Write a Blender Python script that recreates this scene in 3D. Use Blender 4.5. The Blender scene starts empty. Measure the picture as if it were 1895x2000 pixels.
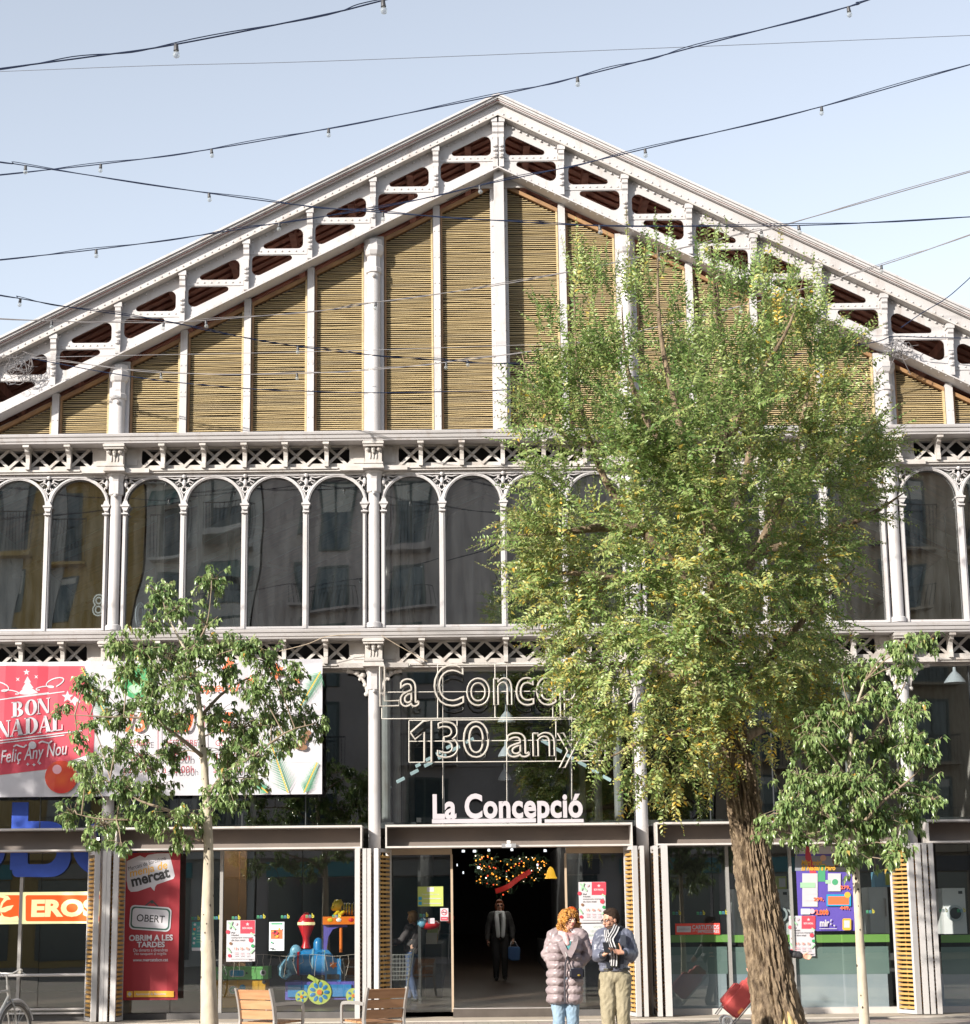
import bpy, math, random
import numpy as np
from mathutils import Vector, Matrix
rnd = random.Random(7)
PI = math.pi
SC = bpy.context.scene
COL = SC.collection

# ------------------------------------------------------------------ camera
F_PX, PITCH, ROLL, YAW, CX = 3791.464, 0.207949, -0.00948293, -0.00735171, 877.4018
CAM = Vector((-0.717434, -33.766291, 1.6))
_fwd = Vector((math.sin(YAW)*math.cos(PITCH), math.cos(YAW)*math.cos(PITCH), math.sin(PITCH)))
_rt0 = Vector((math.cos(YAW), -math.sin(YAW), 0))
_up0 = _rt0.cross(_fwd)
_rt = _rt0*math.cos(ROLL) + _up0*math.sin(ROLL)
_up = -_rt0*math.sin(ROLL) + _up0*math.cos(ROLL)
cd = bpy.data.cameras.new('camera')
cam = bpy.data.objects.new('camera', cd)
COL.objects.link(cam)
M3 = Matrix((_rt, _up, -_fwd)).transposed()
cam.matrix_world = Matrix.Translation(CAM) @ M3.to_4x4()
cd.sensor_fit = 'HORIZONTAL'; cd.sensor_width = 36
cd.lens = F_PX/1895*36
cd.shift_x = (947.5-CX)/1895
cd.clip_start = 0.1; cd.clip_end = 3000
SC.camera = cam

def at(px, py, Y=0.0):
    v = _fwd + _rt*((px-CX)/F_PX) + _up*((1000-py)/F_PX)
    return CAM + v*((Y-CAM.y)/v.y)
def atz(px, py, Y=0.0):
    p = at(px, py, Y); return p.x, p.z

# ------------------------------------------------------------------ sky, sun, exposure
SUN_AZ, SUN_EL = math.radians(46), math.radians(25)     # azimuth measured to the left of the facade normal
sun_dir = Vector((-math.sin(SUN_AZ)*math.cos(SUN_EL), -math.cos(SUN_AZ)*math.cos(SUN_EL), math.sin(SUN_EL)))
w = bpy.data.worlds.new('World'); SC.world = w; w.use_nodes = True
nt = w.node_tree
bg = nt.nodes['Background']
sky = nt.nodes.new('ShaderNodeTexSky')
sky.sky_type = 'NISHITA'; sky.sun_disc = False
sky.sun_elevation = SUN_EL
sky.sun_rotation = math.atan2(sun_dir.x, sun_dir.y)
sky.air_density = 1.0; sky.dust_density = 0.6; sky.ozone_density = 1.0
hs = nt.nodes.new('ShaderNodeHueSaturation'); hs.inputs['Saturation'].default_value = .46; hs.inputs['Value'].default_value = .93
nt.links.new(sky.outputs[0], hs.inputs['Color']); nt.links.new(hs.outputs[0], bg.inputs[0])
bg.inputs[1].default_value = 0.15
sl = bpy.data.lights.new('sun', 'SUN'); sl.energy = 5.0; sl.angle = math.radians(0.53); sl.color = (1, 0.93, 0.83)
so = bpy.data.objects.new('sun', sl); COL.objects.link(so)
so.rotation_euler = sun_dir.to_track_quat('Z', 'Y').to_euler()
SC.view_settings.view_transform = 'Standard'
SC.view_settings.look = 'None'
SC.view_settings.exposure = 0.82
SC.view_settings.gamma = 1
SC.render.film_transparent = False
SC.cycles.max_bounces = 8; SC.cycles.transparent_max_bounces = 16
SC.cycles.caustics_reflective = False; SC.cycles.caustics_refractive = False

# ------------------------------------------------------------------ materials
def lin(c):
    return tuple(((x/255)/12.92 if x/255 <= .04045 else ((x/255+.055)/1.055)**2.4) for x in c)
MATS = {}
def mat(name, base, rough=.6, metal=0., var=.12, vscale=6., bump=0., bscale=30., stretch=(1,1,1), spec=.5, second=None, sub=0., coat=0., grime=None):
    if name in MATS: return MATS[name]
    m = bpy.data.materials.new(name); m.use_nodes = True
    t = m.node_tree; b = t.nodes['Principled BSDF']
    b.inputs['Roughness'].default_value = rough; b.inputs['Metallic'].default_value = metal
    b.inputs['Specular IOR Level'].default_value = spec
    if coat: b.inputs['Coat Weight'].default_value = coat
    tc = t.nodes.new('ShaderNodeTexCoord'); mp = t.nodes.new('ShaderNodeMapping')
    mp.inputs['Scale'].default_value = stretch
    t.links.new(tc.outputs['Object'], mp.inputs[0])
    nz = t.nodes.new('ShaderNodeTexNoise'); nz.inputs['Scale'].default_value = vscale; nz.inputs['Detail'].default_value = 5
    t.links.new(mp.outputs[0], nz.inputs[0])
    rp = t.nodes.new('ShaderNodeMapRange'); rp.inputs[1].default_value = .3; rp.inputs[2].default_value = .7
    t.links.new(nz.outputs[0], rp.inputs[0])
    mx = t.nodes.new('ShaderNodeMix'); mx.data_type = 'RGBA'
    s = second if second else tuple(c*(1-2*var) for c in base)
    mx.inputs[6].default_value = (*base, 1); mx.inputs[7].default_value = (*s, 1)
    t.links.new(rp.outputs[0], mx.inputs[0]); t.links.new(mx.outputs[2], b.inputs['Base Color'])
    if grime:      # rust runs and dirt in streaky patches
        g1 = t.nodes.new('ShaderNodeTexNoise'); g1.inputs['Scale'].default_value = 2.1; g1.inputs['Detail'].default_value = 9; g1.inputs['Roughness'].default_value = .68
        m2 = t.nodes.new('ShaderNodeMapping'); m2.inputs['Scale'].default_value = (2.2, 2.2, .6); t.links.new(tc.outputs['Object'], m2.inputs[0]); t.links.new(m2.outputs[0], g1.inputs[0])
        r2 = t.nodes.new('ShaderNodeMapRange'); r2.inputs[1].default_value = .54; r2.inputs[2].default_value = .74; r2.inputs[4].default_value = grime[3]; t.links.new(g1.outputs[0], r2.inputs[0])
        x2 = t.nodes.new('ShaderNodeMix'); x2.data_type = 'RGBA'; x2.inputs[7].default_value = (*grime[:3], 1)
        t.links.new(r2.outputs[0], x2.inputs[0]); t.links.new(mx.outputs[2], x2.inputs[6]); t.links.new(x2.outputs[2], b.inputs['Base Color'])
    if bump:
        n2 = t.nodes.new('ShaderNodeTexNoise'); n2.inputs['Scale'].default_value = bscale; n2.inputs['Detail'].default_value = 4
        t.links.new(mp.outputs[0], n2.inputs[0])
        bp = t.nodes.new('ShaderNodeBump'); bp.inputs['Strength'].default_value = bump; bp.inputs['Distance'].default_value = .02
        t.links.new(n2.outputs[0], bp.inputs['Height']); t.links.new(bp.outputs[0], b.inputs['Normal'])
    MATS[name] = m
    return m
def flat(name, base, rough=.55, **k): return mat(name, base, rough, var=k.pop('var', .03), **k)
def emis(name, col, s):
    if name in MATS: return MATS[name]
    m = bpy.data.materials.new(name); m.use_nodes = True
    b = m.node_tree.nodes['Principled BSDF']
    b.inputs['Base Color'].default_value = (*col, 1)
    b.inputs['Emission Color'].default_value = (*col, 1); b.inputs['Emission Strength'].default_value = s
    MATS[name] = m; return m
def glass(name, tint=(.75,.8,.8), refl=.1, wav=.0, wscale=.6, dirt=0.):
    if name in MATS: return MATS[name]
    m = bpy.data.materials.new(name); m.use_nodes = True
    t = m.node_tree; t.nodes.remove(t.nodes['Principled BSDF'])
    out = t.nodes['Material Output']
    tr = t.nodes.new('ShaderNodeBsdfTransparent'); tr.inputs[0].default_value = (*tint, 1)
    gl = t.nodes.new('ShaderNodeBsdfGlossy'); gl.inputs['Roughness'].default_value = .008; gl.inputs[0].default_value = (.95,1,1,1)
    fr = t.nodes.new('ShaderNodeFresnel')
    ge = t.nodes.new('ShaderNodeNewGeometry'); io = t.nodes.new('ShaderNodeMath'); io.operation = 'MULTIPLY_ADD'; io.inputs[1].default_value = 1/1.5-1.5; io.inputs[2].default_value = 1.5
    t.links.new(ge.outputs['Backfacing'], io.inputs[0]); t.links.new(io.outputs[0], fr.inputs[0])
    ad = t.nodes.new('ShaderNodeMath'); ad.operation = 'MULTIPLY_ADD'; ad.inputs[1].default_value = 1.3; ad.inputs[2].default_value = refl-.05
    t.links.new(fr.outputs[0], ad.inputs[0])
    mx = t.nodes.new('ShaderNodeMixShader')
    t.links.new(ad.outputs[0], mx.inputs[0]); t.links.new(tr.outputs[0], mx.inputs[1]); t.links.new(gl.outputs[0], mx.inputs[2])
    last = mx
    tc = t.nodes.new('ShaderNodeTexCoord')
    if wav:
        nz = t.nodes.new('ShaderNodeTexNoise'); nz.inputs['Scale'].default_value = wscale; nz.inputs['Detail'].default_value = 0.5
        t.links.new(tc.outputs['Object'], nz.inputs[0])
        bp = t.nodes.new('ShaderNodeBump'); bp.inputs['Strength'].default_value = 1; bp.inputs['Distance'].default_value = wav
        t.links.new(nz.outputs[0], bp.inputs['Height']); t.links.new(bp.outputs[0], gl.inputs['Normal'])
    if dirt:
        df = t.nodes.new('ShaderNodeBsdfDiffuse'); df.inputs[0].default_value = (.42,.45,.46,1)
        mp = t.nodes.new('ShaderNodeMapping'); mp.inputs['Scale'].default_value = (5,5,.7)
        t.links.new(tc.outputs['Object'], mp.inputs[0])
        n3 = t.nodes.new('ShaderNodeTexNoise'); n3.inputs['Scale'].default_value = 1.6; n3.inputs['Detail'].default_value = 6
        t.links.new(mp.outputs[0], n3.inputs[0])
        r3 = t.nodes.new('ShaderNodeMapRange'); r3.inputs[1].default_value = .35; r3.inputs[2].default_value = .8; r3.inputs[4].default_value = dirt
        t.links.new(n3.outputs[0], r3.inputs[0])
        m2 = t.nodes.new('ShaderNodeMixShader')
        t.links.new(r3.outputs[0], m2.inputs[0]); t.links.new(mx.outputs[0], m2.inputs[1]); t.links.new(df.outputs[0], m2.inputs[2])
        last = m2
    t.links.new(last.outputs[0], out.inputs[0])
    MATS[name] = m; return m

PAINT = mat('grey_paint', (.475,.46,.468), .5, var=.08, vscale=1.3, bump=.03, bscale=60, stretch=(1,1,.45), second=(.41,.395,.395), grime=(.26,.20,.16,.55))
PAINT2 = mat('grey_paint_worn', (.50,.48,.465), .6, var=.1, vscale=3.5, bump=.05, bscale=50, second=(.38,.35,.325), grime=(.20,.13,.09,.6))
PALE = mat('pale_steel', (.52,.49,.47), .45, var=.05, vscale=2, grime=(.25,.21,.18,.5))
ROOFWOOD = mat('roof_planks', (.42,.17,.12), .7, var=.2, vscale=5, stretch=(.4,1,.4), second=(.20,.08,.06))
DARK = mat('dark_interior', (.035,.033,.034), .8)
BLACK = flat('black_plastic', (.015,.015,.016), .4)
WHITE = flat('white_paint', (.78,.77,.76), .5)

# ------------------------------------------------------------------ mesh builder
class MB:
    def __init__(s): s.v = []; s.f = []; s.mi = []; s.mats = []
    def _m(s, m):
        if m is None: return 0
        if m not in s.mats: s.mats.append(m)
        return s.mats.index(m)
    def add(s, vs, fs, m=None):
        o = len(s.v); s.v += [tuple(p) for p in vs]; k = s._m(m)
        for f in fs: s.f.append(tuple(i+o for i in f)); s.mi.append(k)
        return s
    def box(s, x0, x1, y0, y1, z0, z1, m=None):
        if x0 > x1: x0, x1 = x1, x0
        if y0 > y1: y0, y1 = y1, y0
        if z0 > z1: z0, z1 = z1, z0
        return s.add([(x0,y0,z0),(x1,y0,z0),(x1,y1,z0),(x0,y1,z0),(x0,y0,z1),(x1,y0,z1),(x1,y1,z1),(x0,y1,z1)],
            [(0,3,2,1),(4,5,6,7),(0,1,5,4),(1,2,6,5),(2,3,7,6),(3,0,4,7)], m)
    def obox(s, c, ax, ay, az, m=None):          # oriented box from half-extent vectors
        c = Vector(c); ax = Vector(ax); ay = Vector(ay); az = Vector(az)
        vs = [c+sx*ax+sy*ay+sz*az for sz in (-1,1) for sx, sy in ((-1,-1),(1,-1),(1,1),(-1,1))]
        fs = [(0,3,2,1),(4,5,6,7),(0,1,5,4),(1,2,6,5),(2,3,7,6),(3,0,4,7)]
        if ax.cross(ay).dot(az) < 0: fs = [f[::-1] for f in fs]
        return s.add(vs, fs, m)
    def bar(s, p, q, wdt, dep, up=(0,-1,0), m=None):  # flat bar p->q; dep along 'up'
        p = Vector(p); q = Vector(q); d = q-p; u = Vector(up).normalized()
        sd = d.cross(u).normalized()
        return s.obox((p+q)/2, d/2, sd*wdt/2, u*dep/2, m)
    def prism(s, poly, y0, y1, m=None):           # poly of (x,z), extruded along Y
        n = len(poly); vs = [(x,y0,z) for x,z in poly]+[(x,y1,z) for x,z in poly]
        fs = [tuple(range(n)), tuple(range(2*n-1,n-1,-1))]
        fs += [(i,i+n,(i+1)%n+n,(i+1)%n) for i in range(n)]
        return s.add(vs, fs, m)
    def prismx(s, poly, x0, x1, m=None):          # poly of (y,z), extruded along X
        n = len(poly); vs = [(x0,y,z) for y,z in poly]+[(x1,y,z) for y,z in poly]
        fs = [tuple(range(n)), tuple(range(2*n-1,n-1,-1))]
        fs += [(i,i+n,(i+1)%n+n,(i+1)%n) for i in range(n)]
        return s.add(vs, fs, m)
    def tube(s, pts, r, n=8, m=None, cap=True):
        pts = [Vector(p) for p in pts]; k = len(pts)
        rs = r if isinstance(r, (list,tuple)) else [r]*k
        vs = []; fs = []; prev = None
        for i, p in enumerate(pts):
            d = (pts[min(i+1,k-1)]-pts[max(i-1,0)])
            if d.length < 1e-9: d = Vector((0,0,1))
            d.normalize()
            a = prev if prev is not None else (Vector((1,0,0)) if abs(d.x) < .9 else Vector((0,1,0)))
            a = (a-d*a.dot(d)); a.normalize(); prev = a
            b = d.cross(a)
            for j in range(n):
                t = 2*PI*j/n; vs.append(p+(a*math.cos(t)+b*math.sin(t))*rs[i])
        for i in range(k-1):
            for j in range(n):
                fs.append((i*n+j, i*n+(j+1)%n, (i+1)*n+(j+1)%n, (i+1)*n+j))
        if cap: fs += [tuple(range(n-1,-1,-1)), tuple(range((k-1)*n, k*n))]
        return s.add(vs, fs, m)
    def lathe(s, prof, c=(0,0,0), n=16, m=None):  # prof of (r, z)
        k = len(prof); vs = []; fs = []
        for r, z in prof:
            for j in range(n):
                t = 2*PI*(j+.5)/n; vs.append((c[0]+r*math.cos(t), c[1]+r*math.sin(t), c[2]+z))
        for i in range(k-1):
            for j in range(n):
                fs.append((i*n+j, i*n+(j+1)%n, (i+1)*n+(j+1)%n, (i+1)*n+j))
        fs += [tuple(range(n-1,-1,-1)), tuple(range((k-1)*n, k*n))]
        return s.add(vs, fs, m)
    def dome(s, p, nrm, r, h=None, n=6, m=None):
        p = Vector(p); d = Vector(nrm).normalized(); h = h or r*.8
        a = Vector((1,0,0)) if abs(d.x) < .9 else Vector((0,1,0)); a = (a-d*a.dot(d)).normalized(); b = d.cross(a)
        vs = []
        for rr, hh in ((r,0),(r*.72,h*.7)):
            for j in range(n): t = 2*PI*j/n; vs.append(p+(a*math.cos(t)+b*math.sin(t))*rr+d*hh)
        vs.append(p+d*h)
        fs = [(j,(j+1)%n,n+(j+1)%n,n+j) for j in range(n)]+[(n+j,n+(j+1)%n,2*n) for j in range(n)]
        return s.add(vs, fs, m)
    def ball(s, c, r, nu=10, nv=7, m=None, sc=(1,1,1), rot=None):
        vs = []; fs = []; c = Vector(c)
        for i in range(nv+1):
            ph = PI*i/nv
            for j in range(nu):
                t = 2*PI*j/nu
                p = Vector((r*sc[0]*math.sin(ph)*math.cos(t), r*sc[1]*math.sin(ph)*math.sin(t), r*sc[2]*math.cos(ph)))
                if rot is not None: p = rot @ p
                vs.append(c+p)
        for i in range(nv):
            for j in range(nu):
                fs.append((i*nu+j,(i+1)*nu+j,(i+1)*nu+(j+1)%nu,i*nu+(j+1)%nu))
        return s.add(vs, fs, m)
    def mesh(s, me, M=None, m=None):
        n = len(me.vertices); co = np.empty(n*3); me.vertices.foreach_get('co', co); co = co.reshape(-1,3)
        vs = [Vector(c) for c in co]
        if M is not None: vs = [M @ c for c in vs]
        return s.add(vs, [tuple(p.vertices) for p in me.polygons], m)
    def build(s, name, m=None, parent=None, smooth=False, loc=None, matrix=None):
        me = bpy.data.meshes.new(name)
        vs = s.v
        if loc is not None:
            L = Vector(loc); vs = [tuple(Vector(p)-L) for p in vs]
        me.from_pydata(vs, [], s.f)
        for q in (s.mats or [m]):
            if q is not None: me.materials.append(q)
        if len(s.mats) > 1: me.polygons.foreach_set('material_index', s.mi)
        if smooth:
            me.polygons.foreach_set('use_smooth', [True]*len(me.polygons))
            try: me.set_sharp_from_angle(angle=math.radians(smooth if smooth is not True else 40))
            except Exception: pass
        me.update()
        o = bpy.data.objects.new(name, me); COL.objects.link(o)
        if loc is not None: o.location = loc
        if parent is not None:
            o.parent = parent
            if loc is None or True:
                o.matrix_parent_inverse = parent_inv(parent)
        return o
def world_of(o):
    M = o.matrix_basis.copy()
    return M if o.parent is None else world_of(o.parent) @ o.matrix_parent_inverse @ M
def parent_inv(p): return world_of(p).inverted()
def tag(o, label=None, cat=None, group=None, kind=None):
    if label: o['label'] = label
    if cat: o['category'] = cat
    if group: o['group'] = group
    if kind: o['kind'] = kind
    return o
def empty(name, loc, label, cat, group=None):
    o = bpy.data.objects.new(name, None); COL.objects.link(o); o.location = loc
    o.empty_display_size = .2
    return tag(o, label, cat, group)

# 2D outlines with holes -> extruded plate mesh; loops are lists of (x, z)
def plate_mesh(loops, depth):
    cu = bpy.data.curves.new('tmp', 'CURVE'); cu.dimensions = '2D'; cu.fill_mode = 'BOTH'; cu.extrude = depth/2
    for lp in loops:
        sp = cu.splines.new('POLY'); sp.points.add(len(lp)-1)
        for i, (x, z) in enumerate(lp): sp.points[i].co = (x, z, 0, 1)
        sp.use_cyclic_u = True
    ob = bpy.data.objects.new('tmp', cu)
    me = bpy.data.meshes.new_from_object(ob)
    bpy.data.objects.remove(ob); bpy.data.curves.remove(cu)
    return me
FRONT = Matrix(((1,0,0,0),(0,0,-1,0),(0,1,0,0),(0,0,0,1)))    # x->x, y->z, z->-y (front faces the camera)
def plate(mb, loops, y, depth, m=None):
    me = plate_mesh(loops, depth)
    mb.mesh(me, Matrix.Translation((0, y, 0)) @ FRONT, m); bpy.data.meshes.remove(me)
def text_mesh(s, size=1, ext=.005, align='LEFT', bold=0., shear=0., tube=0., spacing=1.):
    cu = bpy.data.curves.new('tmp', 'FONT'); cu.body = s; cu.size = size; cu.extrude = ext; cu.align_x = align
    cu.offset = bold; cu.shear = shear; cu.space_character = spacing
    cu.resolution_u = 4
    if tube: cu.fill_mode = 'NONE'; cu.bevel_depth = tube; cu.bevel_resolution = 1; cu.extrude = 0
    ob = bpy.data.objects.new('tmp', cu)
    me = bpy.data.meshes.new_from_object(ob)
    bpy.data.objects.remove(ob); bpy.data.curves.remove(cu)
    return me
def fit_text(mb, s, x0, x1, z0, z1, y, m=None, ext=.004, bold=0., shear=0., rot=0., tube=0., M=None, spacing=1.):
    """text fitted to the box x0..x1, z0..z1 on the plane y (facing the camera)"""
    me = text_mesh(s, 1, ext, bold=bold, shear=shear, tube=tube, spacing=spacing)
    n = len(me.vertices); co = np.empty(n*3); me.vertices.foreach_get('co', co); co = co.reshape(-1,3)
    lo = co.min(0); hi = co.max(0)
    sx = (x1-x0)/(hi[0]-lo[0]); sz = (z1-z0)/(hi[1]-lo[1])
    T = Matrix.Translation((x0-lo[0]*sx, z0-lo[1]*sz, 0)) @ Matrix.Diagonal((sx, sz, 1, 1))
    if rot:
        c = Vector(((x0+x1)/2, (z0+z1)/2, 0))
        T = Matrix.Translation(c) @ Matrix.Rotation(rot, 4, 'Z') @ Matrix.Translation(-c) @ T
    B = Matrix.Translation((0, y, 0)) @ FRONT
    if M is not None: B = M @ FRONT
    mb.mesh(me, B @ T, m); bpy.data.meshes.remove(me)
def rrect(x0, x1, z0, z1, r, n=5):
    out = []
    for cx, cz, a in ((x1-r,z0+r,-90),(x1-r,z1-r,0),(x0+r,z1-r,90),(x0+r,z0+r,180)):
        for i in range(n+1):
            t = math.radians(a+90*i/n); out.append((cx+r*math.cos(t), cz+r*math.sin(t)))
    return out
def circ(cx, cz, r, n=24, rz=None):
    return [(cx+r*math.cos(2*PI*i/n), cz+(rz or r)*math.sin(2*PI*i/n)) for i in range(n)]
def roundpoly(pts, r, n=5):
    """polygon with rounded corners"""
    out = []; k = len(pts)
    for i in range(k):
        p = Vector(pts[i]); a = Vector(pts[i-1])-p; b = Vector(pts[(i+1)%k])-p
        a.normalize(); b.normalize()
        ang = a.angle(b); d = r[i]/math.tan(ang/2) if isinstance(r, (list,tuple)) else r/math.tan(ang/2)
        rr = r[i] if isinstance(r, (list,tuple)) else r
        c = p+(a+b).normalized()*(rr/math.sin(ang/2))
        s0 = p+a*d-c; s1 = p+b*d-c
        t0 = math.atan2(s0.y, s0.x); t1 = math.atan2(s1.y, s1.x)
        dt = (t1-t0+PI)%(2*PI)-PI
        for j in range(n+1):
            t = t0+dt*j/n; out.append((c.x+rr*math.cos(t), c.y+rr*math.sin(t)))
    return out
# ================================================================== the market hall
XC = [-11.5, -6.9, -2.3, 2.3, 6.9, 11.5]
BC = [-9.2, -4.6, 0, 4.6, 9.2]
SLOPE = .507
hall = empty('market_hall', (0, 0, 0), 'iron and glass market hall with a louvred gable and arched windows', 'market hall')
def rv(mb, p, n=(0,-1,0), r=.021): mb.dome(p, n, r, r*.9, 5)

# roof: two slabs with zinc edge on top and planks below
for s in (-1, 1):
    mb = MB()
    X1 = 11.9
    def rz(x, o=0.): return 16.44+o-SLOPE*abs(x)
    yf, yb = -.5, 34
    x0, x1 = 0, s*X1
    top = [(x0,rz(0)),(x1,rz(X1))]; bot = [(x1,rz(X1,-.12)),(x0,rz(0,-.12))]
    vs = [(x0,yf,rz(0)),(x1,yf,rz(X1)),(x1,yb,rz(X1)),(x0,yb,rz(0)),(x0,yf,rz(0,-.1)),(x1,yf,rz(X1,-.1)),(x1,yb,rz(X1,-.1)),(x0,yb,rz(0,-.1))]
    fs = [(0,1,2,3),(4,7,6,5),(0,4,5,1),(1,5,6,2),(2,6,7,3)]
    if s < 0: fs = [f[::-1] for f in fs]
    mb.add(vs, [fs[0]], PAINT); mb.add(vs, [fs[1]], ROOFWOOD); mb.add(vs, fs[2:], PAINT)
    # plank battens and purlins under the roof
    for k in range(26):
        y = .05+k*.33
        mb.obox((s*5.9, y, rz(5.9,-.13)), (5.9*s, 0, -5.9*SLOPE), (0,.02,0), (0,0,.02), ROOFWOOD)
    for k in range(11):
        x = .55+k*1.1
        mb.box(s*x-.06, s*x+.06, .4, 14, rz(x,-.36), rz(x,-.16), ROOFWOOD)
    # moulded edge (gutter lip) in front
    for (ya, yc, o1, o2) in ((-.56,-.5,.012,-.03), (-.53,-.44,-.033,-.075), (-.47,-.4,-.078,-.12)):
        vs = [(0,ya,16.44+o1),(s*X1,ya,rz(X1,o1)),(s*X1,yc,rz(X1,o1)),(0,yc,16.44+o1),(0,ya,16.44+o2),(s*X1,ya,rz(X1,o2)),(s*X1,yc,rz(X1,o2)),(0,yc,16.44+o2)]
        ff = [(0,1,2,3),(4,7,6,5),(0,4,5,1),(1,5,6,2),(2,6,7,3)]
        mb.add(vs, ff if s > 0 else [f[::-1] for f in ff], PAINT)
    mb.build('roof', None, hall)
# verge fascia girders with rivets
    mb = MB()
    zt, zb = 16.34, 16.12
    mb.prism([(0,zb),(s*11.8,zb-SLOPE*11.8),(s*11.8,zt-SLOPE*11.8),(0,zt)][::s], -.38, -.34, PAINT)
    mb.prism([(0,zb-.03),(s*11.8,zb-.03-SLOPE*11.8),(s*11.8,zb-.003-SLOPE*11.8),(0,zb-.003)][::s], -.385, -.02, PAINT2)
    mb.prism([(0,zt+.003),(s*11.8,zt+.003-SLOPE*11.8),(s*11.8,zt+.03-SLOPE*11.8),(0,zt+.03)][::s], -.36, -.02, PAINT)
    k = .1
    while k < 10.5:
        rv(mb, (s*k, -.38, zb+.028-SLOPE*k)); rv(mb, (s*(k+.05), -.2, zb-.105-SLOPE*k), r=.024); k += .128
    mb.build('fascia', PAINT, hall)
# lattice girder web with rounded triangular openings
    mb = MB()
    zb2 = 15.12
    loops = [[(0.003*s,zb2),(s*11.6,zb2-SLOPE*11.6),(s*11.6,16.10-SLOPE*11.6),(0.003*s,16.10)]]
    for b in range(10):
        dx, dz = 1.15*b, -SLOPE*1.15*b
        U = [(1.02,15.375),(.13,15.375),(.13,15.825)]; L = [(1.06,14.80),(.16,15.25),(1.06,15.25)]
        for T, rr in ((U,(.052,.095,.11)), (L,(.11,.052,.095))):
            loops.append([(s*(x+dx), z+dz) for x, z in roundpoly(T, list(rr))])
    plate(mb, loops, -.17, .03, PAINT)
    for b in range(10):
        dx, dz = 1.15*b, -SLOPE*1.15*b
        mb.box(s*(dx+.06), s*(dx+1.09), -.198, -.187, 15.262+dz, 15.362+dz, PAINT)
        for q in range(8): rv(mb, (s*(dx+.13+q*.128), -.198, 15.32+dz))
        for q in (0,1): rv(mb, (s*(dx+.63+q*.07), -.186, 14.9-q*.034+dz-.0), r=.018); rv(mb, (s*(dx+.63+q*.07), -.186, 15.83-q*.034+dz), r=.018)
    mb.build('girder_web', PAINT, hall)
# lower chord flange
    mb = MB()
    mb.prism([(0,zb2-.03),(s*11.6,zb2-.03-SLOPE*11.6),(s*11.6,zb2-.002-SLOPE*11.6),(0,zb2-.002)][::s], -.32, .1, PAINT)
    mb.prism([(0,zb2+.001),(s*11.6,zb2+.001-SLOPE*11.6),(s*11.6,zb2+.1-SLOPE*11.6),(0,zb2+.1)][::s], -.205, -.188, PAINT)
    k = .2
    while k < 10.6:
        rv(mb, (s*k, -.205, zb2+.05-SLOPE*k)); rv(mb, (s*(k+.06), -.27, zb2-.03-SLOPE*(k+.06)), (0,0,-1)); k += .128
    mb.build('lower_chord', PAINT, hall)
# posts of the girder
for i in range(-9, 10):
    if i == 0:
        xs = (-.055, .055)
    else: xs = (i*1.15,)
    for x in xs:
        mb = MB(); o = -SLOPE*abs(x)
        mb.box(x-.045, x+.045, -.29, -.186, 15.1+o+.05, 16.08+o, PAINT)
        mb.box(x-.07, x+.07, -.36, -.186, 16.0+o, 16.085+o, PAINT)
        mb.prismx([(-.186,16.0+o),(-.345,16.0+o),(-.345,15.93+o),(-.32,15.9+o),(-.32,15.82+o),(-.292,15.79+o),(-.292,15.72+o),(-.186,15.72+o)], x-.052, x+.052, PAINT)
        for z in (15.55, 15.47, 15.38, 15.34): mb.ball((x, -.29, z+o), .04, 8, 6, PAINT, (1.2,1,.8))
        mb.build('girder_post', PAINT, hall, smooth=30)

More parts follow.
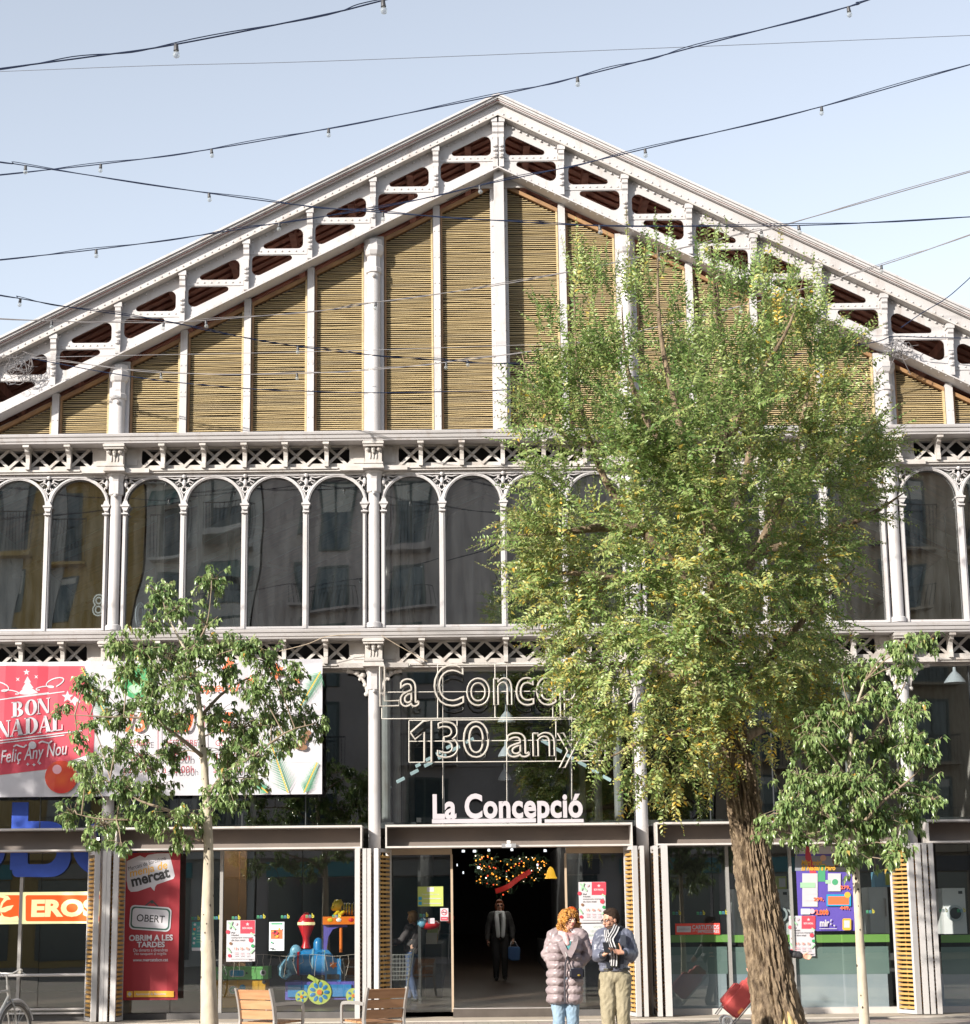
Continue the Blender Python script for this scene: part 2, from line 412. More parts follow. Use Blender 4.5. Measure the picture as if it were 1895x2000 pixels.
# wooden louvres
SLAT = mat('louvre_wood', (.43,.335,.18), .65, var=.14, vscale=3, bump=.12, bscale=40, stretch=(1,1,14), second=(.31,.235,.125))
SLATB = mat('louvre_wood_grey', (.39,.31,.18), .7, var=.14, vscale=3, bump=.12, bscale=40, stretch=(1,1,14), second=(.28,.22,.13))
SLATC = mat('louvre_wood_pale', (.49,.39,.22), .65, var=.14, vscale=3, bump=.12, bscale=40, stretch=(1,1,14), second=(.35,.27,.14))
TRIM = mat('wood_trim', (.33,.19,.085), .6, var=.15, vscale=5, second=(.22,.12,.06))
def ztop(x): return 15.0-SLOPE*abs(x)
edges = []
for i in range(-9, 10):
    x = i*1.15
    half = .18 if i % 4 in (2,) else (.09 if i == 0 else .062)
    edges.append((x, half))
for (xa, ha), (xb, hb) in zip(edges, edges[1:]):
    xl, xr = xa+ha+.01, xb-hb-.01
    mb = MB()
    zm = max(ztop(xl), ztop(xr)); z = 10.25; r_ = random.Random(int(xl*100))
    while z < min(zm, 14.82)-.06:
        # clip slat under the rake
        a, b = xl+.035, xr-.035
        lim = (15.0-.1-(z+.028))/SLOPE
        if lim <= 0: break
        a2, b2 = max(a, -lim), min(b, lim)
        if b2-a2 > .04:
            m_ = r_.choice((SLAT, SLAT, SLATB, SLATC))
            n = 3; jz = r_.uniform(-.003,.003); tl = r_.uniform(-.004,.004); ph = r_.uniform(0,6); am = r_.uniform(0,.004)
            if r_.random() < .04: am = .008; jz -= .005
            vs = []
            for q in range(n+1):
                x = a2+(b2-a2)*q/n; dz = jz+tl*(q/n-.5)+am*math.sin(ph+q*1.4)
                vs += [(x,.135,z+dz),(x,.125,z+.003+dz),(x,.142,z+.0225+dz),(x,.165,z+.02+dz)]
            fs = []
            for q in range(n):
                o = q*4
                for j in range(4): fs.append((o+j, o+4+j, o+4+(j+1)%4, o+(j+1)%4))
            fs += [(3,2,1,0), (n*4,n*4+1,n*4+2,n*4+3)]
            mb.add(vs, fs, m_)
        z += .0372
    if mb.f:
        # side stiles and raking head
        lo = 10.24
        for (p, q) in ((xl, xl+.035), (xr-.035, xr)):
            zt_ = min(ztop(p), ztop(q))-.02
            if zt_ > lo: mb.box(p, q, .09, .2, lo, zt_, TRIM if p == xl else SLATC)
        pa, pb = max(xl, -9.3), min(xr, 9.3)
        zA, zB = ztop(pa), ztop(pb)
        mb.prism([(pa,zA-.085),(pb,zB-.085),(pb,zB-.012),(pa,zA-.012)], .08, .21, TRIM)
        mb.build('louvre_panel', None, hall)
# boarded backing behind louvres
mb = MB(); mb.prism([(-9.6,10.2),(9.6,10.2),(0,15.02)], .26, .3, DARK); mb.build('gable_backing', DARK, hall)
# head plate at the apex
mb = MB(); mb.prism([(-.92,14.83),(.92,14.83),(.92,14.6),(.95,14.6),(.95,14.62),(0.0,15.09),(-.95,14.62),(-.95,14.6),(-.92,14.6)], .02, .06, PAINT); mb.build('apex_plate', PAINT, hall)

# gable mullions
for i in range(-9, 10):
    x = i*1.15
    if i % 4 == 2: continue
    mb = MB(); zt_ = ztop(x)+.08
    if i == 0:
        mb.box(-.09, .09, -.2, .2, 10.2, 15.06, PAINT)
        mb.box(-.16, .16, .05, .19, 10.2, 14.85, PAINT)
        for q in range(9): rv(mb, (-.125, .05, 10.6+q*.5)); rv(mb, (.125, .05, 10.6+q*.5))
    else:
        mb.box(x-.062, x+.062, .02, .2, 10.2, zt_, PAINT)
        for q in range(12):
            z = 10.5+q*.5
            if z < zt_-.1: rv(mb, (x-.04,.02,z), r=.014); rv(mb, (x+.04,.02,z), r=.014)
    mb.build('mullion', PAINT, hall)

# columns through all storeys
for x in XC:
    mb = MB()
    if abs(x) < 9:
        zt_ = 15.1-SLOPE*abs(x)
        mb.box(x-.18, x+.18, .03, .2, 10.2, zt_-.02, PAINT)
        mb.tube([(x,-.0,10.2),(x,-.0,zt_-.1)], .115, 16, PAINT)
    mb.tube([(x,0,6.62),(x,0,9.3)], .1, 16, PAINT)
    mb.tube([(x,0,0),(x,0,6.1)], .105, 16, PAINT)
    mb.lathe([(.135,0),(.135,.08),(.11,.1)], (x,0,6.66), 16, PAINT)
    col_ = mb.build('column', PAINT, hall, smooth=40)
    if abs(x) < 9:
        mb = MB(); z0 = zt_-.14
        mb.lathe([(.115,-.62),(.15,-.6),(.15,-.52),(.125,-.5),(.125,-.3),(.16,-.27),(.19,-.2),(.19,-.1),(.165,-.08),(.165,.02)], (x,0,z0), 8, PAINT)
        mb.ball((x,-.13,z0-.68), .04, 8, 6, PAINT)
        mb.build('capital', PAINT, col_)
    for zc in (9.53, 6.0):
        mb = MB()
        # console block in the frieze
        mb.box(x-.15, x+.15, -.26, .1, zc+.02, zc+.33, PAINT2)
        mb.box(x-.175, x+.175, -.385, .1, zc+.33, zc+.428, PAINT2)
        mb.box(x-.19, x+.19, -.41, .1, zc+.37, zc+.41, PAINT2)
        mb.box(x-.17, x+.17, -.28, .1, zc+.04, zc+.065, PAINT2)
        for q in (-1, 0, 1):
            mb.ball((x+q*.1, -.3, zc+.30), .045, 8, 6, PAINT2, (1,1,1.1)); mb.ball((x+q*.055, -.265, zc+.175), .027, 8, 6, PAINT2, (.6,.7,2.4))
        mb.ball((x, -.3, zc+.26), .03, 8, 6, PAINT2, (1,1,1.8))
        mb.prism([(x-.17,zc+.02),(x-.19,zc-.05),(x+.19,zc-.05),(x+.17,zc+.02)], -.3, .1, PAINT2)
        # bell capital
        mb.lathe([(.112,-.45),(.135,-.43),(.135,-.25),(.13,-.2),(.16,-.1),(.19,-.07),(.19,-.05)], (x,0,zc), 8, PAINT)
        mb.ball((x,-.14,zc-.47), .035, 8, 6, PAINT)
        mb.build('capital', PAINT, col_)
    # scroll brackets beside the lower capital
    for s in (-1, 1):
        mb = MB(); zc = 5.95
        arc = [(x+s*(.12+.36*(1-math.cos(t))), -.02, zc-.47+.42*math.sin(t)) for t in [i*PI/2/10 for i in range(11)]]
        mb.tube(arc, [.03]*8+[.035,.04,.045], 6, PAINT2)
        mb.box(x+s*.15, x+s*.56, -.1, .08, zc-.03, zc+.03, PAINT2)
        for (dx, dz, r) in ((.2,-.13,.05),(.3,-.09,.045),(.25,-.2,.03),(.16,-.3,.04),(.14,-.46,.04),(.42,-.07,.03)):
            mb.ball((x+s*dx, -.03, zc+dz), r, 8, 6, PAINT2, (1,.7,1))
        mb.build('scroll_bracket', PAINT2, col_, smooth=50)

# cornices and friezes
for zc, nm in ((9.53, 'upper'), (6.0, 'lower')):
    mb = MB(); t = zc+.43
    prof = [(.3,t),(-.39,t),(-.40,t+.03),(-.42,t+.04),(-.44,t+.095),(-.44,t+.1),(-.46,t+.105),(-.475,t+.145),(-.475,t+.155),(.3,t+.185)]
    mb.prismx(prof, -11.8, 11.8, PAINT); mb.build('cornice', PAINT, hall)
    for bc in BC:
        mb = MB()
        xl, xr = bc-2.15, bc+2.15
        outer = [(xl,zc),(xr,zc),(xr,zc+.429),(xl,zc+.429)]
        hole = rrect(bc-1.86, bc+1.86, zc+.1, zc+.395, .06)
        plate(mb, [outer, hole], 0, .04, PAINT2)
        for s in (-1, 1):   # raised panel near each column
            mb.box(bc+s*1.93, bc+s*2.13, -.035, -.022, zc+.1, zc+.39, PAINT2)
        mb.box(bc-1.7, bc+1.7, -.1, .02, zc-.055, zc+.0, PAINT2)
        mb.box(bc-1.66, bc+1.66, -.13, .02, zc-.02, zc+.012, PAINT2)
        for s in (-1,1): mb.box(bc+s*1.7, bc+s*2.12, -.17, .02, zc-.06, zc+.02, PAINT2)
        segs = [(-1.82,-1.46)]+[(-1.46+.365*k, -1.46+.365*(k+1)) for k in range(8)]+[(1.46,1.82)]
        for a, b in segs:
            mb.bar((bc+a, -.035, zc+.07), (bc+b, -.035, zc+.41), .05, .025, m=PAINT2)
            mb.bar((bc+b, -.008, zc+.07), (bc+a, -.008, zc+.41), .05, .02, m=PAINT2)
            mb.ball((bc+(a+b)/2, -.05, zc+.245), .022, 6, 5, PAINT2)
        mb.build('frieze', PAINT2, hall)
        for k in range(-2, 3):
            x = bc+.73*k; mb = MB()
            z = zc
            mb.prismx([(-.022,z+.425),(-.36,z+.425),(-.36,z+.385),(-.29,z+.36),(-.275,z+.32),(-.19,z+.29),(-.16,z+.22),(-.16,z+.14),(-.18,z+.1),(-.18,z+.015),(-.022,z+.015)], x-.036, x+.036, PAINT2)
            mb.box(x-.055, x+.055, -.37, -.023, z+.38, z+.428, PAINT2)
            mb.build('bracket', PAINT2, hall)
    mb = MB(); mb.box(-11.5, 11.5, .5, .55, zc-.05, zc+.55, DARK); mb.build('frieze_backing', DARK, hall)  # dark sheet stands in for the dim interior behind the lattice

# arched windows of the upper storey
UG = glass('old_glass', (.60,.66,.68), .26, wav=.019, wscale=.5, dirt=.05)
def arch(xc, hw, zs, z0, n=20):
    return [(xc-hw,z0)]+[(xc-hw*math.cos(PI*i/n), zs+hw*math.sin(PI*i/n)) for i in range(n+1)]+[(xc+hw,z0)]
rg = random.Random(3)
for bc in BC:
    for k in range(4):
        xc = bc-1.635+1.09*k
        mb = MB()
        plate(mb, [arch(xc, .54, 8.9, 6.66), arch(xc, .49, 8.9, 6.70)], .02, .07, PAINT)
        plate(mb, [arch(xc, .525, 8.9, 6.66), arch(xc, .508, 8.9, 6.70)], -.02, .014, PAINT)
        fr = mb.build('window', PAINT, hall)
        mb = MB(); mb.add([(xc-.54,0,6.66),(xc+.54,0,6.66),(xc+.54,0,9.46),(xc-.54,0,9.46)], [(0,1,2,3)], UG)
        p = mb.build('pane', UG, fr, loc=(xc, 0, 8))
        # set the pane behind the frame, each one hung a little out of true
        p.location = (xc, .075, 8); p.rotation_euler = (rg.uniform(-.004,.004), 0, rg.uniform(-.012,.012))
    for k in range(5):
        x = bc-2.18+1.09*k; e = .05 if k in (0, 4) else 0
        x += e if k == 0 else (-e if k == 4 else 0)
        mb = MB()
        w = .045 if not e else .03
        mb.box(x-w, x+w, -.03, .07, 6.66, 8.8, PAINT)
        mb.box(x-w*.45, x+w*.45, -.05, -.032, 6.66, 8.7, PAINT)
        for (z, r, h) in ((8.875,.078,.032),(8.735,.058,.022)):
            mb.box(x-r, x+r, -.09, .06, z, z+h, PAINT)
        mb.prism([(x-w,8.80),(x+w,8.80),(x+.066,8.874),(x-.066,8.874)], -.07, .06, PAINT); mb.prism([(x-.06,8.908),(x+.06,8.908),(x+.03,8.99),(x-.03,8.99)], -.05, .05, PAINT)
        mb.build('window_mullion', PAINT, hall)
        if abs(x) > 11: continue
        # pierced spandrel ornament
        mb = MB(); ss = (-1, 1) if not e else ((1,) if k == 0 else (-1,))
        y = .0
        for s in ss:
            mb.tube([(x,y,8.96),(x+s*.03,y,9.1),(x+s*.09,y,9.2),(x+s*.2,y,9.3),(x+s*.36,y,9.39)], .014, 5, PAINT)
            mb.tube([(x,y,9.12),(x+s*.05,y,9.17),(x+s*.03,y,9.24),(x,y,9.22)], .014, 5, PAINT)
            mb.tube([(x+s*.02,y,9.3),(x+s*.1,y,9.34),(x+s*.16,y,9.31),(x+s*.12,y,9.27),(x+s*.09,y,9.3)], .014, 5, PAINT)
            mb.tube([(x+s*.05,y,9.4),(x+s*.17,y,9.38),(x+s*.3,y,9.41)], .013, 5, PAINT)
            mb.ball((x+s*.08,y,9.36), .026, 6, 5, PAINT); mb.ball((x+s*.07,y,9.21), .022, 6, 5, PAINT)
        mb.ball((x,y-.01,9.3), .035, 8, 6, PAINT, (1,1,2)); mb.ball((x,y-.03,9.42), .04, 8, 6, PAINT)
        mb.build('spandrel_ornament', PAINT, hall)
    mb = MB(); mb.box(bc-2.15, bc+2.15, -.035, .06, 9.415, 9.47, PAINT)
    for q in range(9): mb.ball((bc-1.9+q*.475, -.04, 9.455), .018, 6, 5, PAINT)
    mb.build('window_head', PAINT, hall)

# large panes under the lower frieze
LG = glass('shop_glass', (.70,.76,.76), .15, wav=.006, wscale=.5)
GB = flat('glazing_joint', (.05,.055,.06), .4)
for bc in BC:
    for k in range(4):
        xa = bc-2.2+1.1*k; xb = xa+1.1
        mb = MB(); mb.add([(xa+.005,0,3.2),(xb-.005,0,3.2),(xb-.005,0,5.96),(xa+.005,0,5.96)], [(0,1,2,3)], LG)
        p = mb.build('upper_pane', LG, hall, loc=((xa+xb)/2, 0, 4.5)); p.location.y = .16
        p.rotation_euler = (rg.uniform(-.002,.002), 0, rg.uniform(-.003,.003))
        if k:
            mb = MB(); mb.box(xa-.008, xa+.008, .14, .2, 3.2, 5.96, GB); mb.build('glazing_joint', GB, hall)
    mb = MB(); mb.box(bc-2.2, bc+2.2, .1, .3, 5.9, 5.965, PAINT2); mb.build('pane_head', PAINT2, hall)
# steel canopies
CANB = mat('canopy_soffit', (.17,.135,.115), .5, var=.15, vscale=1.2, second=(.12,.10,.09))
for bc in BC:
    x0, x1 = bc-2.1, bc+2.1
    mb = MB()
    mb.box(x0, x1, -.36, .14, 3.185, 3.22, PALE)
    mb.box(x0, x1, -.36, .14, 2.83, 2.86, PALE)
    mb.box(x0, x0+.025, -.36, .14, 2.862, 3.183, PALE); mb.box(x1-.025, x1, -.36, .14, 2.862, 3.183, PALE)
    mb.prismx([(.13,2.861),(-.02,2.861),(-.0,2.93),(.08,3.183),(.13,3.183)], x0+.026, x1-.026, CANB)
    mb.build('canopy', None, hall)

# ground floor: glass fronts, posts, plinth
POST = mat('steel_post', (.36,.35,.34), .4, metal=.3, var=.05)
GG = glass('front_glass', (.84,.89,.88), .15, wav=.006, wscale=.4)
def panes(xs, z0=.13, z1=2.83, y=.22):
    for a, b in zip(xs, xs[1:]):
        mb = MB(); mb.add([(a+.006,0,z0),(b-.006,0,z0),(b-.006,0,z1),(a+.006,0,z1)], [(0,1,2,3)], GG)
        p = mb.build('glass_front', GG, hall, loc=((a+b)/2, 0, 1.5)); p.location.y = y
        p.rotation_euler = (0, 0, rg.uniform(-.004,.004))
def post(x, w=.055, y=.2, z0=.1, z1=2.83):
    mb = MB(); mb.box(x-w/2, x+w/2, y-.03, y+.09, z0, z1, POST); mb.build('window_post', POST, hall)
X = lambda px, py=1800, Y=.2: at(px, py, Y).x
panes([-11.4, -10.2, X(-60), X(78), X(190)]); post(X(40)); post(X(-150))
panes([X(228), X(335), X(466), X(590), X(694)]); post(X(432))
panes([X(764), X(884)], .1, 2.72); panes([X(1108), X(1222)], .1, 2.72)
panes([X(1304), X(1395), X(1424), X(1548), X(1643), X(1738)]); post(X(1424)); post(X(1548), .045)
panes([X(1836), X(1900), 9.6, 10.6, 11.4])
mb = MB()
for a, b in ((-11.5, X(768)), (X(1106), X(1225)), (X(1300), 11.5)):
    mb.box(a, b, .12, .34, 0.0, .12, PALE if a > 2 else mat('dark_plinth', (.10,.095,.095), .6))
mb.build('plinth', None, hall)
# automatic door: side frames, tan header, threshold
TAN = mat('door_header', (.42,.33,.24), .5, var=.05)
for (a, b, c, d) in ((X(764), X(884), X(881), X(885.5)), (X(1108), X(1224), X(1105), X(1109))):
    mb = MB(); mb.box(a, b, .17, .27, 2.73, 2.83, TAN); mb.box(c, d, .16, .28, .1, 2.731, TAN); mb.build('door_frame', None, hall)
mb = MB(); mb.box(X(884), X(1106), -.05, .5, 0, .155, mat('threshold', (.10,.085,.075), .35)); mb.box(X(884), X(1106), .02, .06, .156, .165, PALE); mb.build('threshold', None, hall)

# interior: sloping floor, shop partitions, ceiling slab, end wall
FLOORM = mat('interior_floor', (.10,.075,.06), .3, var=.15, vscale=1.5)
mb = MB()
mb.add([(-11.4,.34,.13),(11.4,.34,.13),(11.4,6.1,.43),(-11.4,6.1,.43),(11.4,34,1.2),(-11.4,34,1.2)], [(0,1,2,3),(3,2,4,5)], FLOORM)
mb.build('hall_floor', FLOORM, hall)
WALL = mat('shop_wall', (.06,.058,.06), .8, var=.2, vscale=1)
mb = MB()
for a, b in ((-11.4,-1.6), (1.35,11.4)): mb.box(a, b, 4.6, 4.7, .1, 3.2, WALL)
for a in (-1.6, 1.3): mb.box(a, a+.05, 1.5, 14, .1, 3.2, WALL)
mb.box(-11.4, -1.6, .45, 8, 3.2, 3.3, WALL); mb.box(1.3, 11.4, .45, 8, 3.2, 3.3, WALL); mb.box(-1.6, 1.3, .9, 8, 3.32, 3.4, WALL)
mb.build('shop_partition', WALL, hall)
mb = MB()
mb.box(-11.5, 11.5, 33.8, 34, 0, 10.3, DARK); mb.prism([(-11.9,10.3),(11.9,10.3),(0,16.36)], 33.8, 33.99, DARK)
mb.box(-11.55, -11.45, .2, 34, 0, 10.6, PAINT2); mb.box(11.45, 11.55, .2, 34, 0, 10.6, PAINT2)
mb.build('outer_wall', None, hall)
# iron roof trusses inside
for k in range(4):
    y = 5+6*k; mb = MB()
    for s in (-1, 1):
        mb.bar((0,y,15.6), (s*11.3,y,15.6-SLOPE*11.3), .3, .12, m=PAINT2)
        mb.bar((0,y,14.2), (s*11.3,y,9.6), .12, .1, m=PAINT2)
        for q in range(1,5):
            mb.bar((s*2.3*q,y,15.6-SLOPE*2.3*q), (s*2.3*(q-.5),y,14.2-.407*2.3*(q-.5)), .08, .06, m=PAINT2)
    for x in (-6.9,-2.3,2.3,6.9): mb.tube([(x,y,0),(x,y,15.3-SLOPE*abs(x))], .09, 10, PAINT2)
    mb.build('roof_truss', PAINT2, hall)

# added lamps, unseen behind the louvres, that brighten the roof underside
ROOF_FILL = emis('roof_fill_glow', (1,.93,.82), 16.)
for x in (-5.8,-3.4,-1.1,1.1,3.4,5.8):
    mb = MB(); z = 15.2-SLOPE*abs(x)-1.7; mb.box(x-.4, x+.4, 2.2, 2.3, z, z+.05); mb.build('roof_fill_lamp', ROOF_FILL, hall)
# ================================================================== the square and the houses opposite (seen in the glass)
def paving_mat():
    m = bpy.data.materials.new('square_paving'); m.use_nodes = True; t = m.node_tree; b = t.nodes['Principled BSDF']
    tc = t.nodes.new('ShaderNodeTexCoord')
    br = t.nodes.new('ShaderNodeTexBrick'); br.inputs['Scale'].default_value = 1; br.inputs['Brick Width'].default_value = .4; br.inputs['Row Height'].default_value = .2
    br.inputs['Mortar Size'].default_value = .006; br.inputs['Color1'].default_value = (.43,.37,.31,1); br.inputs['Color2'].default_value = (.37,.32,.28,1); br.inputs['Mortar'].default_value = (.16,.14,.12,1)
    t.links.new(tc.outputs['Object'], br.inputs[0])
    nz = t.nodes.new('ShaderNodeTexNoise'); nz.inputs['Scale'].default_value = 1.3; nz.inputs['Detail'].default_value = 6
    t.links.new(tc.outputs['Object'], nz.inputs[0])
    mx = t.nodes.new('ShaderNodeMix'); mx.data_type = 'RGBA'; mx.blend_type = 'MULTIPLY'; mx.inputs[0].default_value = .35
    t.links.new(br.outputs[0], mx.inputs[6]); t.links.new(nz.outputs[1], mx.inputs[7]); t.links.new(mx.outputs[2], b.inputs[0])
    b.inputs['Roughness'].default_value = .85; return m
g = MB().add([(-400,-400,0),(400,-400,0),(400,700,0),(-400,700,0)], [(0,1,2,3)]).build('ground', paving_mat()); g['kind'] = 'structure'
mb = MB(); mb.box(-14, 14, -1.1, .3, .004, .018)
pv = mb.build('pavement', mat('pavement_slab', (.42,.36,.29), .8, var=.1, vscale=2.5, bump=.1)); pv['kind'] = 'structure'
mb = MB(); mb.box(-14, 14, -1.25, -1.104, .004, .024)
kb = mb.build('kerb', mat('kerb_stone', (.46,.42,.37), .75, var=.1)); kb['kind'] = 'structure'

WF = flat('window_wood', (.10,.13,.12), .5); WG = flat('house_pane', (.045,.075,.085), .08, spec=.8)
SHUT = flat('roller_blind', (.55,.54,.50), .6); RAIL = flat('railing_iron', (.03,.03,.03), .5)
def house(x0, x1, h, col, label, y=-45.0, step=3.2, floors=6, balc=(1,), awn=None, dep=12, pil=None, seed=1):
    r_ = random.Random(seed)
    e = empty('apartment_block', ((x0+x1)/2, y, 0), label, 'building', 'houses facing the market hall')
    W_ = mat('render_'+str(seed), col, .85, var=.08, vscale=.6, second=tuple(c*.8 for c in col))
    mb = MB(); mb.box(x0, x1, y-dep, y, 0, h, W_); mb.build('wall', W_, e)
    mb = MB(); mb.box(x0-.02, x1+.02, y+.002, y+.5, h-.5, h-.2, W_); mb.box(x0-.02, x1+.02, y+.002, y+.35, 4.1, 4.35, W_); mb.build('cornice', W_, e)
    if pil:
        for k in range(int((x1-x0)/step)+1):
            mb = MB(); xx = x0+k*step; mb.box(xx-.5, xx+.5, y+.002, y+.12, 4.4, h-.6, flat('grey_render', pil, .85)); mb.build('pilaster', None, e)
    n = int((x1-x0)/step)
    for f in range(floors):
        for k in range(n):
            xx = x0+(k+.5)*(x1-x0)/n; z = 4.9+f*3.05; w, hh = .62, 2.25
            mb = MB()
            plate(mb, [[(xx-w-.1,z-.05),(xx+w+.1,z-.05),(xx+w+.1,z+hh+.1),(xx-w-.1,z+hh+.1)],[(xx-w,z),(xx-.04,z),(xx-.04,z+hh),(xx-w,z+hh)],[(xx+.04,z),(xx+w,z),(xx+w,z+hh),(xx+.04,z+hh)]], y+.04, .07, WF)
            fr = mb.build('window', WF, e)
            mb = MB(); mb.box(xx-w, xx+w, y+.002, y+.02, z, z+hh); mb.build('pane', WG, fr)
            if r_.random() < .6:
                mb = MB(); q = r_.choice((.35,.5,.9,1.4)); mb.box(xx-w, xx+w, y+.021, y+.05, z+hh-q, z+hh); mb.build('blind', SHUT, fr)
            if f % 2 in balc or r_.random() < .3:
                mb = MB(); mb.box(xx-1.05, xx+1.05, y+.003, y+.75, z-.18, z-.06, W_)
                for q in range(15): mb.box(xx-1.02+q*.146-.01, xx-1.02+q*.146+.01, y+.7, y+.72, z-.06, z+.95, RAIL)
                mb.box(xx-1.04, xx+1.04, y+.69, y+.73, z+.95, z+.99, RAIL); mb.build('balcony', None, e)
            if awn and (f, k) in awn:
                mb = MB(); mb.prismx([(y+.08,z+hh+.05),(y+1.2,z+hh-.9),(y+1.2,z+hh-.95),(y+.08,z+hh)], xx-1.1, xx+1.1, mat('striped_awning', (.05,.16,.14), .8, var=.3, vscale=1, stretch=(9,.01,.01), second=(.35,.36,.32))); mb.build('awning', None, e)
    for k in range(n):
        xx = x0+(k+.5)*(x1-x0)/n
        mb = MB(); mb.box(xx-step*.4, xx+step*.4, y+.003, y+.06, .3, 3.3, WG); mb.build('shop_window', WG, e)
        mb = MB(); mb.box(xx-step*.42, xx+step*.42, y+.003, y+.2, 3.35, 3.95, flat('fascia_%d' % (k % 3), ((.05,.25,.28),(.30,.28,.25),(.08,.08,.09))[k % 3], .6)); mb.build('shop_fascia', None, e)
    return e
house(-34, -14.6, 20.5, (.46,.32,.12), 'ochre rendered apartment block with pale grey pilasters across the square', seed=1, balc=(3,), pil=(.38,.38,.37), step=3.4)
house(-14.5, -9.2, 20.2, (.60,.58,.55), 'narrow white house with a striped green awning across the square', seed=2, awn=((4,0),(3,1)), balc=(0,), step=2.6)
house(-9.1, 9.6, 20.6, (.50,.44,.42), 'wide pinkish grey apartment block with few balconies across the square', seed=3, balc=(1,), step=4.6)
house(9.7, 34, 20.3, (.44,.36,.27), 'beige apartment block with many balconies across the square', seed=4, balc=(0,1), step=3.1)
# ================================================================== trees
from mathutils import noise
def leaf_mat(name, cols, rough=.38, trans=.35):
    m = bpy.data.materials.new(name); m.use_nodes = True; t = m.node_tree; b = t.nodes['Principled BSDF']
    a = t.nodes.new('ShaderNodeAttribute'); a.attribute_name = 'hue'
    r = t.nodes.new('ShaderNodeValToRGB'); e = r.color_ramp.elements
    e[0].position = cols[0][0]; e[0].color = (*cols[0][1], 1); e[1].position = cols[-1][0]; e[1].color = (*cols[-1][1], 1)
    for p, c in cols[1:-1]: q = e.new(p); q.color = (*c, 1)
    t.links.new(a.outputs['Fac'], r.inputs[0]); t.links.new(r.outputs[0], b.inputs['Base Color'])
    b.inputs['Roughness'].default_value = rough; b.inputs['Specular IOR Level'].default_value = .45
    tl = t.nodes.new('ShaderNodeBsdfTranslucent'); t.links.new(r.outputs[0], tl.inputs[0])
    mx = t.nodes.new('ShaderNodeMixShader'); mx.inputs[0].default_value = trans
    t.links.new(b.outputs[0], mx.inputs[1]); t.links.new(tl.outputs[0], mx.inputs[2]); t.links.new(mx.outputs[0], t.nodes['Material Output'].inputs[0])
    return m
def leaf_mesh(name, P, D, N, L, W, hue, m, parent, fold=.25, bend=.25):
    """leaves as two-quad folded blades: base P, axis D, normal N, length L, width W (arrays)"""
    n = len(P); S = np.cross(D, N); S /= np.linalg.norm(S, axis=1)[:,None]
    L = L[:,None]; W = W[:,None]
    mid = P+D*L*.5-N*L*.02; tip = P+D*L-N*L*bend
    base = P
    l = P+D*L*.42+S*W*.5+N*W*fold; r = P+D*L*.42-S*W*.5+N*W*fold
    V = np.stack([base, l, tip, r, mid], 1).reshape(-1, 3)
    k = np.arange(n)[:,None]*5
    Fq = np.concatenate([k+np.array([[0,4,1]]), k+np.array([[4,2,1]]), k+np.array([[0,3,4]]), k+np.array([[4,3,2]])], 1).reshape(-1, 3)
    me = bpy.data.meshes.new(name); me.vertices.add(len(V)); me.vertices.foreach_set('co', V.ravel().astype(np.float32))
    nf = len(Fq); me.loops.add(nf*3); me.loops.foreach_set('vertex_index', Fq.ravel().astype(np.int32))
    me.polygons.add(nf); me.polygons.foreach_set('loop_start', (np.arange(nf)*3).astype(np.int32))
    me.update(calc_edges=True)
    at_ = me.attributes.new('hue', 'FLOAT', 'POINT'); at_.data.foreach_set('value', np.repeat(hue, 5).astype(np.float32))
    me.materials.append(m); me.validate()
    o = bpy.data.objects.new(name, me); COL.objects.link(o); o.parent = parent; o.matrix_parent_inverse = parent_inv(parent)
    return o
def nrm(a): return a/np.maximum(np.linalg.norm(a, axis=-1, keepdims=True), 1e-9)
def interp(path, n):
    """smooth resample of a list of Vectors/radii"""
    pts = np.array([list(p) for p in path], float); k = len(pts); out = []
    for i in range(n):
        t = (k-1)*i/(n-1); j = min(int(t), k-2); f = t-j
        p0, p1, p2, p3 = pts[max(j-1,0)], pts[j], pts[j+1], pts[min(j+2,k-1)]
        out.append(.5*((2*p1)+(-p0+p2)*f+(2*p0-5*p1+4*p2-p3)*f*f+(-p0+3*p1-3*p2+p3)*f**3))
    return np.array(out)
BARK = mat('furrowed_bark', (.30,.225,.145), .9, var=.2, vscale=2.6, stretch=(7,7,2.8), bump=.9, bscale=12, second=(.075,.05,.032))
SMOOTHBARK = mat('smooth_bark', (.50,.44,.34), .8, var=.14, vscale=9, bump=.25, bscale=25, stretch=(1,1,.6), second=(.36,.31,.24))
TWIG = mat('twig_bark', (.20,.17,.10), .8)

